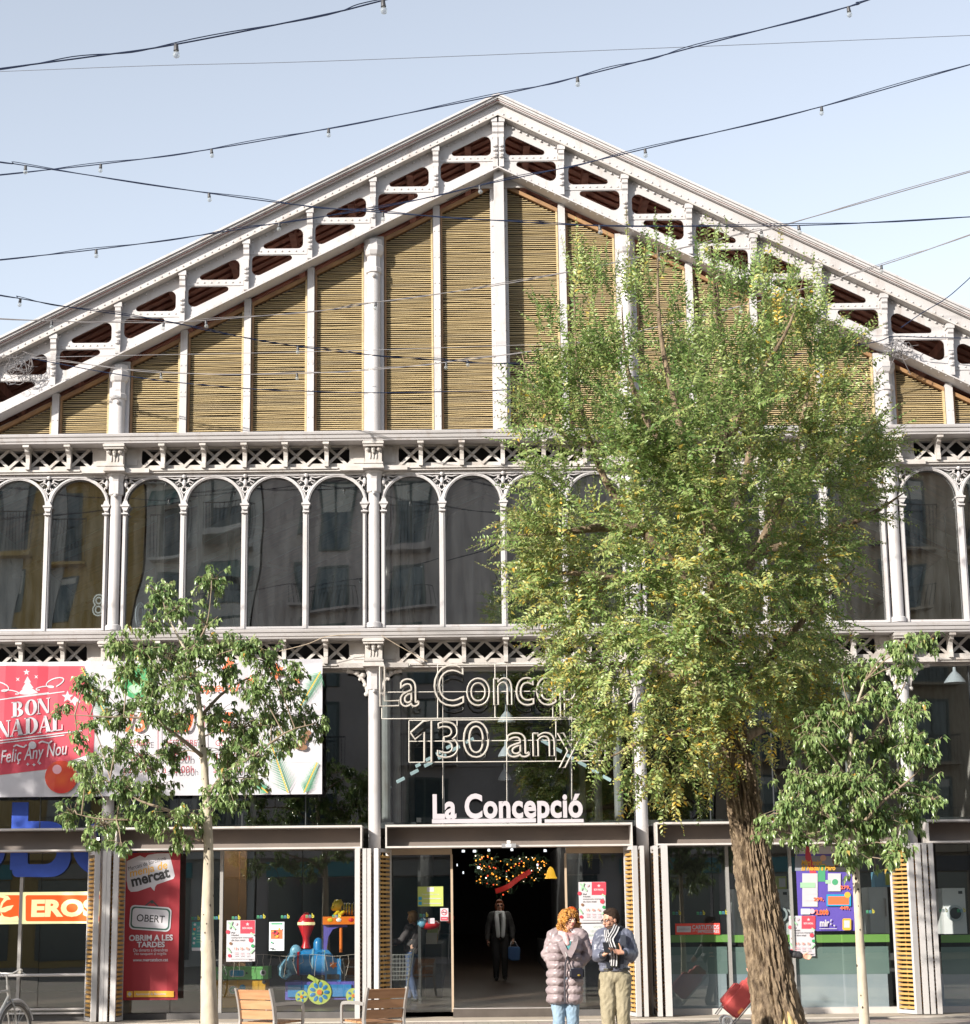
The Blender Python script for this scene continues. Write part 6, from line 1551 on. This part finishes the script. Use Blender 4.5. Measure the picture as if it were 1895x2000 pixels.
# ================================================================== people
def blob(name, shapes, voxel, m, parent, smooth=3, fac=.5, fold=None):
    """one continuous skin grown over tapered limbs and ellipsoids"""
    mb = MB()
    for sh in shapes:
        if sh[0] == 'c':
            _, p, q, r0, r1 = sh; p = Vector(p); q = Vector(q)
            mb.ball(p, r0, 12, 8); mb.ball(q, r1, 12, 8); mb.tube([p, q], [r0, r1], 12)
        else:
            rot = sh[3] if len(sh) > 3 else None; mb.ball(sh[1], 1, 16, 10, None, sh[2], rot)
    o = mb.build('tmp', None)
    r = o.modifiers.new('r', 'REMESH'); r.mode = 'VOXEL'; r.voxel_size = voxel; r.use_smooth_shade = True
    if smooth: s = o.modifiers.new('s', 'SMOOTH'); s.iterations = smooth; s.factor = fac
    dg = bpy.context.evaluated_depsgraph_get(); me = bpy.data.meshes.new_from_object(o.evaluated_get(dg))
    old = o.data; bpy.data.objects.remove(o); bpy.data.meshes.remove(old)
    if fold:       # soft cloth creases
        amp, sc_, st_ = fold
        n_ = len(me.vertices); co = np.empty(n_*3, np.float32); me.vertices.foreach_get('co', co); co = co.reshape(-1,3)
        nn_ = np.empty(n_*3, np.float32); me.vertex_normals.foreach_get('vector', nn_); nn_ = nn_.reshape(-1,3); dv = np.empty(n_, np.float32)
        for i, (x, y, z) in enumerate(co.tolist()):
            dv[i] = noise.noise((x*sc_, y*sc_, z*sc_*st_+x*sc_*.6))+.55*(1-abs(noise.noise((x*sc_*1.7+5, y*sc_*1.7, z*sc_*1.7*st_-x*sc_)))*2)
        me.vertices.foreach_set('co', (co+nn_*dv[:,None]*amp).ravel())
        me.update()
    me.name = name; me.materials.clear(); me.materials.append(m); me.polygons.foreach_set('use_smooth', [True]*len(me.polygons))
    o = bpy.data.objects.new(name, me); COL.objects.link(o); o.parent = parent; o.matrix_parent_inverse = parent_inv(parent); return o
def chain(pts, rs): return [('c', a, b, ra, rb) for a, b, ra, rb in zip(pts, pts[1:], rs, rs[1:])]
SKIN = mat('skin', (.56,.33,.24), .5, var=.05, vscale=8, second=(.60,.30,.22)); SKIN2 = mat('skin_tan', (.47,.27,.18), .5, var=.05, vscale=8, second=(.50,.25,.17))
def head(c, yaw, pitch=0, s=1.):
    """head shapes; yaw 0 faces the camera (-Y), positive turns to the viewer's right"""
    R = (Matrix.Rotation(yaw, 3, 'Z') @ Matrix.Rotation(pitch, 3, 'X')); c = Vector(c)
    P = lambda x, y, z: c+R @ Vector((x*s, y*s, z*s))
    sh = [('e', P(0,.01,.035), (.074*s,.092*s,.088*s), R), ('e', P(0,-.018,-.035), (.058*s,.068*s,.078*s), R), ('e', P(0,-.04,-.085), (.034*s,.036*s,.03*s), R),
          ('c', P(0,-.083,.01), P(0,-.103,-.028), .009*s, .0145*s), ('c', P(-.012,-.09,-.03), P(.012,-.09,-.03), .009*s, .009*s),
          ('c', P(-.05,-.07,.022), P(-.015,-.082,.022), .012*s, .01*s), ('c', P(.05,-.07,.022), P(.015,-.082,.022), .012*s, .01*s),
          ('c', P(-.02,-.079,-.06), P(.02,-.079,-.06), .009*s, .009*s), ('e', P(-.043,-.062,-.025), (.02*s,.02*s,.02*s)), ('e', P(.043,-.062,-.025), (.02*s,.02*s,.02*s)),
          ('e', P(-.077,.012,-.005), (.009*s,.02*s,.032*s), R), ('e', P(.077,.012,-.005), (.009*s,.02*s,.032*s), R)]
    return sh, P, R
def face_bits(P, R, body, lip, brow, s=1., lashes=True):
    for x in (-.032, .032):
        mb = MB(); mb.ball(P(x,-.0775,.002), .0115*s, 10, 8, flat('eye_white', (.65,.62,.6), .2), (1.15,.6,.75), R); ey = mb.build('eye', None, body, smooth=60)
        mb = MB(); mb.ball(P(x,-.0835,.002), .0058*s, 8, 6, flat('iris_brown', (.05,.03,.02), .15)); mb.build('iris', None, ey)
        mb = MB(); mb.tube([P(x-.017,-.086,.021),P(x,-.0905,.026),P(x+.017,-.086,.022)], .0038*s, 5, brow); mb.build('eyebrow', None, body)
    mb = MB(); mb.tube([P(-.021,-.0835,-.057),P(-.008,-.0895,-.054),P(0,-.089,-.055),P(.008,-.0895,-.054),P(.021,-.0835,-.057)], [.002,.0045,.004,.0045,.002], 6, lip); mb.tube([P(-.017,-.085,-.062),P(0,-.09,-.0655),P(.017,-.085,-.062)], [.002,.005,.002], 6, lip); mb.build('lips', None, body)
def hand(w, d, n, side, curl=.5, spread=.0, thumb_up=None, s=1.):
    """palm plus five unequal bent fingers; w wrist, d pointing direction, n palm normal, side = thumb side vector"""
    w = Vector(w); d = Vector(d).normalized(); n = Vector(n); n = (n-d*n.dot(d)).normalized(); t = d.cross(n)
    if t.dot(Vector(side)) < 0: t = -t
    sh = [('c', w-d*.02, w+d*.02, .024*s, .024*s)]
    for k in range(4): sh.append(('c', w+d*.02+t*(.022-.0147*k)*.7*s, w+d*.085*s+t*(.033-.0215*k)*s, .014*s, .0118*s))
    for k, L in enumerate((.068,.077,.071,.055)):
        b = w+d*.088*s+t*(.033-.0215*k)*s; dd = (d+t*spread*(1.5-k)*.12).normalized(); pts = [b]; a = 0
        for j, f in enumerate((.45,.32,.23)):
            a += curl*(.55+.25*j+.07*k); q = pts[-1]+(dd*math.cos(a)+n*math.sin(a))*L*f*s; pts.append(q)
        sh += chain(pts, [.0098*s,.0088*s,.0082*s,.007*s])
    tb = w+d*.03*s+t*.024*s; td = Vector(thumb_up).normalized() if thumb_up is not None else (d*.62+t*.62+n*.45).normalized()
    p1 = tb+td*.034*s; p2 = p1+(td+d*.35).normalized()*.03*s; p3 = p2+(td+d*.5+n*.2).normalized()*.025*s
    sh += chain([tb,p1,p2,p3], [.0145*s,.012*s,.0105*s,.009*s]); return sh

# ---- the woman with curly hair
Y = -10.3; A = lambda px, py, dy=0: at(px, py, Y+dy); V3 = Vector
wx = A(1104,1990).x
w = empty('person', (wx, Y, 0), 'woman with curly blond hair in a long quilted mauve coat and light jeans', 'person', 'people in front of the hall')
hc = A(1111,1797); hs, P, R = head(hc, math.radians(34), math.radians(-3), .94)
ft = lambda px: V3((A(px,1990).x, Y, 0))
neck = A(1106,1822); chest = A(1105,1845); pel = V3((wx, Y, .93))
lk, rk = V3((A(1091,1965).x, Y-.03, .47)), V3((A(1118,1965).x, Y-.02, .47)); lf, rf = V3((A(1090,1995).x, Y, .09)), V3((A(1121,1995).x, Y+.02, .09))
lsh, rsh = A(1084,1829), A(1133,1830); le, re = A(1070,1864,.03), A(1148,1863,.03); lw, rw = A(1082,1890,-.04), A(1131,1889,-.04)
body = hs+[('c', hc+V3((0,.02,-.05)), neck, .05, .055), ('c', neck, chest, .065, .095), ('c', chest, pel, .095, .10), ('c', neck, lsh, .05, .05), ('c', neck, rsh, .05, .05)]
body += chain([lsh,le,lw],[.045,.038,.026])+chain([rsh,re,rw],[.045,.038,.026])+chain([pel+V3((-.08,0,-.02)),lk,lf],[.09,.055,.042])+chain([pel+V3((.08,0,-.02)),rk,rf],[.09,.055,.042])
for f in (lf, rf): body.append(('c', f-V3((0,-.02,.05)), f+V3((0,-.13,-.06)), .035, .028))
body += hand(lw, (.1,-.2,-1), (1,-.2,0), (.3,-1,0), .5)+hand(rw, (-.1,-.2,-1), (-1,-.2,0), (-.3,-1,0), .5)
bo = blob('body', body, .0062, SKIN, w, 2); HAIRB = mat('curly_hair', (.56,.27,.045), .5, var=.2, vscale=30, bump=.5, bscale=60, second=(.36,.15,.025))
face_bits(P, R, bo, flat('lip_rose', (.45,.12,.11), .4), flat('brow_blond', (.20,.09,.03), .7), .94)
# hair of many curls that leaves the face free
r_ = random.Random(8); hsap = []; mb = MB(); HB2 = mat('curly_hair_dark', (.36,.15,.025), .5, var=.2, vscale=30, second=(.16,.06,.015))
fx = R @ V3((0,-1,0))
k = 0
while k < 640:
    d = V3((r_.gauss(0,1), r_.gauss(0,1), r_.gauss(0,1))).normalized(); fr = d.dot(fx)
    if d.z > -.2:
        c = hc+V3((0,.012,.02))+V3((d.x*.115, d.y*.115, d.z*.115+.005))
    else: c = hc+V3((d.x*.145, d.y*.12, r_.uniform(-.23,-.02)))
    rel = R.transposed() @ (c-hc)
    if rel.y < -.015 and abs(rel.x) < .07 and rel.z < .066: continue
    if rel.y < .0 and abs(rel.x) < .085 and -.1 < rel.z < .03: continue
    if rel.y < -.075 and rel.z < .06 : continue
    if rel.y < -.05 and rel.z < -.05 and abs(rel.x) < .08: continue
    k += 1; pts = []; a0 = r_.uniform(0,6); rr = r_.uniform(.008,.015)
    for j in range(9): t = j/8; pts.append(c+V3((math.cos(a0+t*8)*rr, math.sin(a0+t*8)*rr, -t*.055)))
    mb.tube(pts, [.004,.0055,.006,.006,.006,.0055,.005,.0045,.003], 5, HAIRB if r_.random() < .72 else HB2)
mb.ball(hc+V3((0,.03,.02)), .092, 14, 10, HB2); mb.ball(hc+V3((-.05,.04,-.08)), .08, 12, 8, HB2, (1,.8,1.2)); mb.ball(hc+V3((.06,.04,-.08)), .075, 12, 8, HB2, (1,.8,1.2))
mb.build('hair', None, w, smooth=70)
# quilted coat
COAT = mat('quilted_coat', (.315,.26,.265), .36, var=.1, vscale=7, bump=.3, bscale=13, second=(.24,.19,.20)); sh = []
zb, zt = A(1100,1958).z, A(1100,1830).z; n = 8
for k in range(n):
    t = (k+.5)/n; z = zb+(zt-zb)*t; xl = A(1066+5*t+(4 if 0 else 0), 1900).x; xr = A(1139-1*t, 1900).x
    if t > .85: xl = A(1077,1900).x; xr = A(1138,1900).x
    cx = (xl+xr)/2; hw = (xr-xl)/2; hz = (zt-zb)/n*.80
    for s in (-1, 1):     # two front halves meeting at the opening
        sh.append(('e', V3((cx+s*hw*.42, Y-.02, z)), (hw*.60, .168-.02*t, hz)))
    sh.append(('e', V3((cx, Y+.05, z)), (hw*.8, .13, hz)))
sh += [('e', V3((wx+.0, Y+.03, zt-.02)), (.19,.12,.1)), ('c', A(1098,1822,.03), lsh+V3((-.01,0,0)), .075, .09), ('c', A(1116,1822,.03), rsh+V3((.01,0,0)), .075, .09)]
for (a, b, c) in ((lsh+V3((-.02,0,-.01)), le+V3((-.01,0,0)), lw+V3((0,.03,.03))), (rsh+V3((.02,0,-.01)), re+V3((.01,0,0)), rw+V3((0,.03,.03)))):
    for k in range(5): p = a.lerp(b, k/4.5); sh.append(('e', p, (.074-.002*k,.078,.072)))
    for k in range(4): p = b.lerp(c, k/3.); sh.append(('e', p, (.069-.004*k,.073,.066)))
co_ = blob('coat', sh, .010, COAT, w, 2, .4, (.012, 9, 1.3))
# lapels, opening edge, inner top, scarf
mb = MB()
for (pts, wd) in (([A(1094,1833,-.13), A(1099,1850,-.185), A(1109,1868,-.2)],.07), ([A(1124,1834,-.13), A(1120,1850,-.185), A(1111,1868,-.2)],.07)):
    Pp = interp([tuple(p) for p in pts], 8)
    for a, b in zip(Pp, Pp[1:]): mb.bar(Vector(a), Vector(b)+(Vector(b)-Vector(a))*.15, wd, .03, (0,-1,.2))
mb.build('lapel', COAT, co_)
mb = MB(); mb.tube([A(1110,1867,-.19), A(1105,1880,-.185), A(1103,1915,-.178), A(1104,1957,-.175)], .012, 6); mb.build('coat_opening', flat('coat_lining', (.05,.045,.055), .7), co_)
mb = MB(); plate(mb, [[(A(a,b).x,A(a,b).z) for a, b in ((1103,1838),(1114,1838),(1110,1864))]], Y-.172, .02, flat('teal_top', (.08,.28,.30), .7)); mb.build('inner_top', None, w)
SC1 = mat('pink_scarf', (.62,.47,.46), .8, var=.15, vscale=14, stretch=(3,3,1), second=(.45,.20,.20)); sh = []
for k, (rr, zz, oy) in enumerate(((.085,0,.0),(.09,-.035,-.01),(.088,-.065,-.02))):
    ring = [neck+V3((math.cos(a)*rr*1.05, math.sin(a)*rr-.01+oy, zz+.015*math.sin(a*2+k)-.02*math.sin(-a))) for a in [i*PI/8 for i in range(17)]]; sh += chain(ring, [.026]*17)
sh += chain([A(1103,1826,-.1),A(1106,1836,-.15),A(1109,1843,-.17)],[.035,.04,.03]); blob('scarf', sh, .008, SC1, w, 2)
JEAN = mat('light_jeans', (.25,.345,.43), .8, var=.1, vscale=8, bump=.15, bscale=30, second=(.17,.26,.36))
blob('jeans', chain([pel+V3((-.08,0,0)),lk,lf+V3((0,0,.03))],[.11,.07,.057])+chain([pel+V3((.08,0,0)),rk,rf+V3((0,0,.03))],[.11,.072,.06])+[('e', pel, (.16,.12,.12))], .009, JEAN, w, 2, .5, (.009, 13, .8))
for f in (lf, rf): blob('shoe', [('c', f-V3((0,-.03,.045)), f+V3((0,-.14,-.055)), .045, .034)], .009, BLACK, w, 2)
e = empty('handbag', A(1127,1900,-.24), 'small black shoulder bag with a gold clasp worn by the woman', 'bag')
soft_box('pouch', A(1127,1901,-.235), V3((.085,0,0)), V3((0,.035,0)), V3((0,0,.065)), flat('bag_leather', (.012,.012,.02), .35), e, .02, 3)
mb = MB(); mb.ball(A(1131,1905,-.28), .014, 8, 6, flat('brass', (.6,.42,.1), .3, metal=.8), (1.3,.5,.8)); mb.build('clasp', None, e)
mb = MB(); mb.tube([A(1116,1892,-.23), A(1108,1868,-.22), A(1098,1842,-.17), A(1090,1828,-.06)], .008, 5); mb.build('strap', flat('bag_leather', (.012,.012,.02), .35), e)

# ---- the man with the phone
mx_ = A(1203,1990).x
m_ = empty('person', (mx_, Y, 0), 'man in a slate blue bomber jacket and striped scarf holding a phone', 'person', 'people in front of the hall')
hc = A(1193,1797,.0); hs, P, R = head(hc, math.radians(-62), math.radians(10), 1.0)
neck = A(1200,1819,.02); chest = A(1201,1845); pel = V3((mx_, Y, .96))
lk, rk = V3((A(1187,1955).x, Y-.03, .50)), V3((A(1216,1955).x, Y-.01, .50)); lf, rf = V3((A(1192,1995).x, Y, .09)), V3((A(1220,1995).x, Y+.03, .09))
lsh, rsh = A(1175,1829), A(1224,1828); le, re = A(1165,1866,.02), A(1233,1866,.02); lw, rw = A(1178,1866,-.24), A(1219,1861,-.22)
body = hs+[('c', hc+V3((.02,.02,-.05)), neck, .056, .062), ('c', neck, chest, .07, .10), ('c', chest, pel, .10, .095), ('c', neck, lsh, .055, .055), ('c', neck, rsh, .055, .055)]
body += chain([lsh,le,lw],[.05,.042,.029])+chain([rsh,re,rw],[.05,.042,.029])+chain([pel+V3((-.08,0,-.02)),lk,lf],[.09,.058,.045])+chain([pel+V3((.08,0,-.02)),rk,rf],[.09,.058,.045])
for f in (lf, rf): body.append(('c', f-V3((0,-.02,.05)), f+V3((0,-.14,-.06)), .038, .03))
body += hand(lw, (.75,-.5,.35), (.0,-.2,1), (-.3,-.2,1), .75, thumb_up=(.4,.1,1))+hand(rw, (-.9,-.35,.1), (0,-.7,.7), (0,.2,1), .28, .5, thumb_up=(-.1,0,1))
bo = blob('body', body, .0062, SKIN2, m_, 2); DH = mat('dark_hair', (.04,.025,.017), .85, spec=.15, var=.2, vscale=40, second=(.025,.016,.012), bump=.3, bscale=80)
face_bits(P, R, bo, flat('lip_brown', (.33,.13,.10), .5), DH)
S_ = lambda x, y, z: P(x, y, z)
blob('hair', [('e', S_(0,.022,.062), (.083,.093,.078), R), ('e', S_(0,.06,.02), (.075,.06,.085), R), ('e', S_(0,-.025,.103), (.058,.05,.026), R), ('e', S_(-.072,.02,.03), (.014,.035,.04), R), ('e', S_(.072,.02,.03), (.014,.035,.04), R)], .006, DH, m_, 1)
mb = MB(); r_ = random.Random(3)
for k in range(260):
    a = r_.uniform(-1.25,1.25); p = S_(math.sin(a)*.062, -.018-math.cos(a)*.064, r_.uniform(-.105,-.055)); mb.ball(p, .0042, 5, 4)
mb.build('beard', flat('stubble', (.10,.06,.045), .8), bo)
mb = MB()
for x in (-.033,.033): mb.tube([S_(x+.021*math.cos(t), -.096, .002+.015*math.sin(t)) for t in [i*PI/8 for i in range(17)]], .0024, 5)
mb.tube([S_(-.012,-.098,.006), S_(.012,-.098,.006)], .0024, 5)
for x in (-.056,.056): mb.tube([S_(x,-.094,.006), S_(x*1.4,0,.008)], .0026, 5)
mb.build('glasses', flat('glasses_frame', (.03,.025,.03), .3), bo)
JK = mat('slate_bomber', (.15,.16,.21), .42, var=.12, vscale=6, bump=.35, bscale=11, second=(.095,.105,.15)); NV = mat('navy_front', (.03,.035,.05), .5, var=.15)
hem = A(1200,1897).z; sh = []
for k in range(7):
    t = k/6; z = hem+.05+(chest.z+.09-hem-.05)*t; hw = .165+.035*math.sin(PI*min(1,t*1.05))+.02*t; sh.append(('e', V3((mx_-.005, Y+.01, z)), (hw, .145+.01*math.sin(PI*t), .085)))
sh += [('e', V3((mx_-.005, Y+.01, hem+.02)), (.175,.14,.035)), ('c', neck+V3((0,.02,-.02)), lsh, .08, .085), ('c', neck+V3((0,.02,-.02)), rsh, .08, .085)]
for (a, b, c) in ((lsh,le,lw),(rsh,re,rw)):
    for k in range(6): sh.append(('e', a.lerp(b,k/5.5), (.081,.081,.075)))
    for k in range(6): sh.append(('e', b.lerp(c,k/6.8), (.075-.003*k,.075-.003*k,.072-.003*k)))
jk = blob('jacket', sh, .009, JK, m_, 2, .5, (.014, 10, .8))
for c0, c1 in ((le,lw),(re,rw)):
    p = c0.lerp(c1,.86); q2 = c0.lerp(c1,.96); blob('cuff', [('c', p, q2, .047, .04)], .008, NV, jk, 1)
mb = MB()
for (pts, wd) in (([A(1190,1828,-.13), A(1187,1850,-.165), A(1189,1890,-.15)],.05), ([A(1217,1826,-.12), A(1217,1850,-.165), A(1212,1892,-.15)],.06)):
    Pp = interp([tuple(p) for p in pts], 8)
    for a, b in zip(Pp, Pp[1:]): mb.bar(Vector(a), Vector(b)+(Vector(b)-Vector(a))*.12, wd, .03, (0,-1,0))
mb.build('jacket_front', NV, jk)
mb = MB(); plate(mb, [[(A(a,b).x,A(a,b).z) for a, b in ((1182,1888),(1210,1888),(1208,1842),(1190,1842))]], Y-.145, .02, flat('olive_shirt', (.20,.20,.13), .8)); mb.build('shirt', None, m_)
# scarf: dark with white stripes
SD = flat('scarf_dark', (.02,.022,.03), .8); SW = flat('scarf_white', (.62,.61,.62), .8)
sh = []
for k, (rr, zz) in enumerate(((.085,.0),(.09,-.035))):
    ring = [neck+V3((math.cos(a)*rr*1.08-.01, math.sin(a)*rr*1.0-.005, zz+.02*math.cos(a)+.018)) for a in [i*PI/8 for i in range(17)]]; sh += chain(ring, [.028]*17)
scf = blob('scarf', sh, .008, SD, m_, 2)
def sash(pts, wd, name):
    mb = MB(); Pp = interp([tuple(p) for p in pts], 14); off = (-.38,-.13,.13,.38)
    for a, b in zip(Pp, Pp[1:]):
        a, b = Vector(a), Vector(b); b2 = b+(b-a)*.12; mb.bar(a, b2, wd, .02, (0,-1,0), SD)
        sdv = (b-a).cross(Vector((0,-1,0))).normalized()
        for o_, ww in ((-.34,.16),(.05,.12),(.36,.14)): mb.bar(a+sdv*wd*o_+Vector((0,-.0125,0)), b2+sdv*wd*o_+Vector((0,-.0125,0)), wd*ww, .006, (0,-1,0), SW)
    mb.build(name, None, scf)
sash([A(1205,1808,-.06),A(1200,1820,-.14),A(1192,1834,-.19),A(1196,1848,-.2),A(1200,1865,-.2),A(1199,1886,-.19)], .085, 'scarf_end'); sash([A(1184,1816,-.1),A(1186,1832,-.175),A(1192,1850,-.185),A(1196,1868,-.185),A(1195,1880,-.185)], .06, 'scarf_end')
KH = mat('khaki_trousers', (.31,.27,.185), .8, var=.12, vscale=7, bump=.35, bscale=10, second=(.23,.20,.13))
tr_ = chain([pel+V3((-.085,0,-.04)),lk,lk.lerp(lf,.5),lf+V3((0,0,.0))],[.112,.08,.07,.066])+chain([pel+V3((.085,0,-.04)),rk,rk.lerp(rf,.5),rf+V3((0,0,.0))],[.112,.082,.073,.068])+[('e', pel+V3((0,.01,.0)), (.175,.125,.12))]
blob('trousers', tr_, .009, KH, m_, 2, .5, (.013, 11, .7))
mb = MB(); mb.tube([pel+V3((math.cos(a)*.172, math.sin(a)*.13+.01, .075)) for a in [i*PI/12 for i in range(25)]], .016, 6, cap=False); mb.build('belt', flat('belt_olive', (.07,.065,.05), .6), m_)
for f in (lf, rf): blob('shoe', [('c', f-V3((0,-.03,.045)), f+V3((0,-.15,-.055)), .048, .036)], .009, mat('brown_shoe', (.12,.07,.04), .5), m_, 2)
c = A(1185,1851,-.33); e = empty('phone', c, 'black mobile phone held up in the hand of the man', 'phone')
R2 = Matrix.Rotation(.25, 3, 'Z') @ Matrix.Rotation(-.5, 3, 'X')
mb = MB(); mb.obox(c, R2 @ V3((.036,0,0)), R2 @ V3((0,.005,0)), R2 @ V3((0,0,.066))); mb.build('case', BLACK, e); mb = MB(); mb.obox(c+R2 @ V3((0,.0057,0)), R2 @ V3((.032,0,0)), R2 @ V3((0,.0006,0)), R2 @ V3((0,0,.06))); mb.build('screen', flat('phone_glass', (.02,.02,.025), .05), e)

# ---- generic standing or walking figure for the people further back
def figure(px, Y, floor, top, label, jacket, trousers, hairm, yaw=0, stride=0., arms=None, hair=(.085,.095,.1), long=False, group='people inside the hall', voxel=.01):
    A = lambda x, y, dy=0: at(x, y, Y+dy)
    X0 = A(px, 1850).x; H = top-floor; F = lambda x, y, h: V3((X0+x, Y+y, floor+h*H/1.7))
    e = empty('person', (X0, Y, floor), label, 'person', group)
    hc = F(0,0,1.57); k = H/1.7; hs, P, R = head(hc, yaw, 0, .97*k)
    fw = R @ V3((0,-1,0)); rt = R @ V3((1,0,0)); G = lambda r, f, h: V3((X0,Y,floor))+(rt*r+fw*f)*k+V3((0,0,h*k))
    neck, chest, pel = G(0,0,1.42), G(0,0,1.25), G(0,0,.92)
    ls, rs_ = G(-.17,0,1.37), G(.17,0,1.37)
    lel, rel, lwr, rwr = arms(G) if arms else (G(-.23,-.02,1.1), G(.23,-.02,1.1), G(-.22,.08,.87), G(.22,.08,.87))
    lkn, rkn, lft, rft = G(-.09,.05+stride*.5,.5), G(.09,.05-stride*.35,.5), G(-.09,stride,.09), G(.09,-stride,.10)
    body = hs+[('c', hc-V3((0,0,.06)), neck, .05*k, .055*k), ('c', neck, chest, .07*k, .12*k), ('c', chest, pel, .12*k, .13*k), ('c', neck, ls, .05*k, .05*k), ('c', neck, rs_, .05*k, .05*k)]+chain([ls,lel,lwr],[.046*k,.038*k,.027*k])+chain([rs_,rel,rwr],[.046*k,.038*k,.027*k])+chain([G(-.08,0,.9),lkn,lft],[.085*k,.055*k,.042*k])+chain([G(.08,0,.9),rkn,rft],[.085*k,.055*k,.042*k])
    for f in (lft, rft): body.append(('c', f-V3((0,0,.045*k)), f+fw*.13*k-V3((0,0,.055*k)), .035*k, .03*k))
    for wr, el, s in ((lwr,lel,-1),(rwr,rel,1)):
        d = (wr-el).normalized(); body += hand(wr, d, -rt*s, fw, .45, s=k)
    bo = blob('body', body, .0068, SKIN, e, 2)
    face_bits(P, R, bo, flat('lip_rose', (.45,.12,.11), .4), hairm, .97*k)
    hh = [('e', P(0,.02,.055), (.083*k,.095*k,.08*k), R), ('e', P(0,.05,-.0), (.082*k,.065*k,.1*k), R), ('e', P(0,-.05,.09), (.065*k,.05*k,.03*k), R)]
    if long: hh += [('e', P(-.075,.0,-.03), (.03*k,.055*k,.08*k), R), ('e', P(.075,.0,-.03), (.03*k,.055*k,.08*k), R)]
    blob('hair', hh, .007, hairm, e, 1)
    js = [('e', chest, (.185*k,.135*k,.2*k)), ('e', chest.lerp(pel,.5), (.175*k,.135*k,.18*k)), ('e', pel+V3((0,0,.02)), (.185*k,.14*k,.12*k)), ('c', neck-V3((0,0,.03)), ls, .07*k, .078*k), ('c', neck-V3((0,0,.03)), rs_, .07*k, .078*k)]+chain([ls,lel,lel.lerp(lwr,.93)],[.075*k,.062*k,.046*k])+chain([rs_,rel,rel.lerp(rwr,.93)],[.075*k,.062*k,.046*k])
    blob('jacket', js, .011, jacket, e, 2, .5, (.012, 10, .8))
    blob('trousers', chain([G(-.085,0,.86),lkn,lft],[.105*k,.075*k,.06*k])+chain([G(.085,0,.86),rkn,rft],[.105*k,.075*k,.06*k])+[('e', G(0,0,.88), (.165*k,.12*k,.1*k))], .011, trousers, e, 2)
    for f in (lft, rft): blob('shoe', [('c', f-V3((0,0,.04*k)), f+fw*.14*k-V3((0,0,.052*k)), .045*k, .036*k)], .01, BLACK, e, 1)
    return e, G, P, R, k, (lwr, rwr)
BLKC = mat('black_cloth', (.022,.022,.024), .75, var=.15); NAVY = mat('dark_jacket', (.03,.03,.036), .7, var=.15)
RH = mat('red_brown_hair', (.22,.06,.02), .5, var=.2, vscale=30)
e, G, P, R, k, (lw_, rw_) = figure(977, 6.1, .43, 2.03, 'woman with a red brown bob and long white scarf standing inside the door', mat('charcoal_jacket', (.045,.045,.045), .7, var=.15), BLKC, RH, math.radians(4), long=True,
    arms=lambda G: (G(-.25,-.02,1.12), G(.26,-.02,1.12), G(-.27,.06,.86), G(.27,.08,.88)))
sh = []
for s in (-1, 1): sh += chain([G(s*.07,.06,1.42), G(s*.075,.135,1.3), G(s*.06,.15,1.1), G(s*.05,.15,.93)], [.035,.045,.045,.04])
sh += chain([G(.08*math.cos(a), .08*math.sin(a), 1.425) for a in [i*PI/6 for i in range(13)]], [.03]*13)
blob('scarf', sh, .01, flat('white_scarf', (.66,.68,.70), .8), e, 2)
mb = MB()
for x in (-.033,.033): mb.ball(P(x,-.09,.003), .024, 10, 8, BLACK, (1.1,.4,.8), R)
mb.tube([P(-.07,-.03,.006), P(-.05,-.09,.006), P(.05,-.09,.006), P(.07,-.03,.006)], .003, 5, BLACK); mb.build('sunglasses', None, e)
b = empty('tote_bag', rw_-V3((0,0,.4)), 'blue bag with white handles carried by the woman inside the door', 'bag')
soft_box('pouch', rw_+V3((.02,0,-.3)), V3((.12,0,0)), V3((0,.05,0)), V3((0,0,.13)), flat('blue_bag', (.05,.13,.32), .6), b, .02, 3, .03)
mb = MB()
for dy in (-.02,.02): mb.tube([rw_+V3((-.07,dy,-.18)), rw_+V3((-.03,dy,-.07)), rw_+V3((.0,dy,-.045)), rw_+V3((.05,dy,-.07)), rw_+V3((.1,dy,-.18))], .008, 5)
mb.build('handle', CW, b)
figure(806, 1.9, .2, 1.8, 'person with light brown hair pushing a cart behind the left door pane', mat('brown_navy_jacket', (.07,.055,.06), .7, var=.2), mat('blue_trousers', (.07,.10,.20), .8), mat('light_brown_hair', (.32,.15,.04), .5, var=.2, vscale=30), math.radians(-115), stride=.12, long=True,
    arms=lambda G: (G(-.2,.12,1.15), G(.2,.12,1.15), G(-.17,.36,1.1), G(.17,.36,1.1)))
figure(1499, -3.3, 0, 1.66, 'person in a dark jacket hidden behind the big trunk with one hand swinging out', NAVY, mat('dark_trousers', (.04,.04,.05), .8), DH, math.radians(90), stride=.1, group='people in front of the hall',
    arms=lambda G: (G(-.22,-.12,1.12), G(.2,.18,1.14), G(-.2,-.26,.95), G(.17,.56,1.06)))
mb = MB(); c = at(838,1806,1.6); mb.ball(c, .15, 12, 8, TOYR, (1.3,.8,.6)); mb.ball(c+V3((-.12,-.05,.03)), .09, 10, 7, TOYL); tag(mb.build('soft_toy', None, smooth=60), 'red and blue plush bundle behind the left door pane', 'toy')
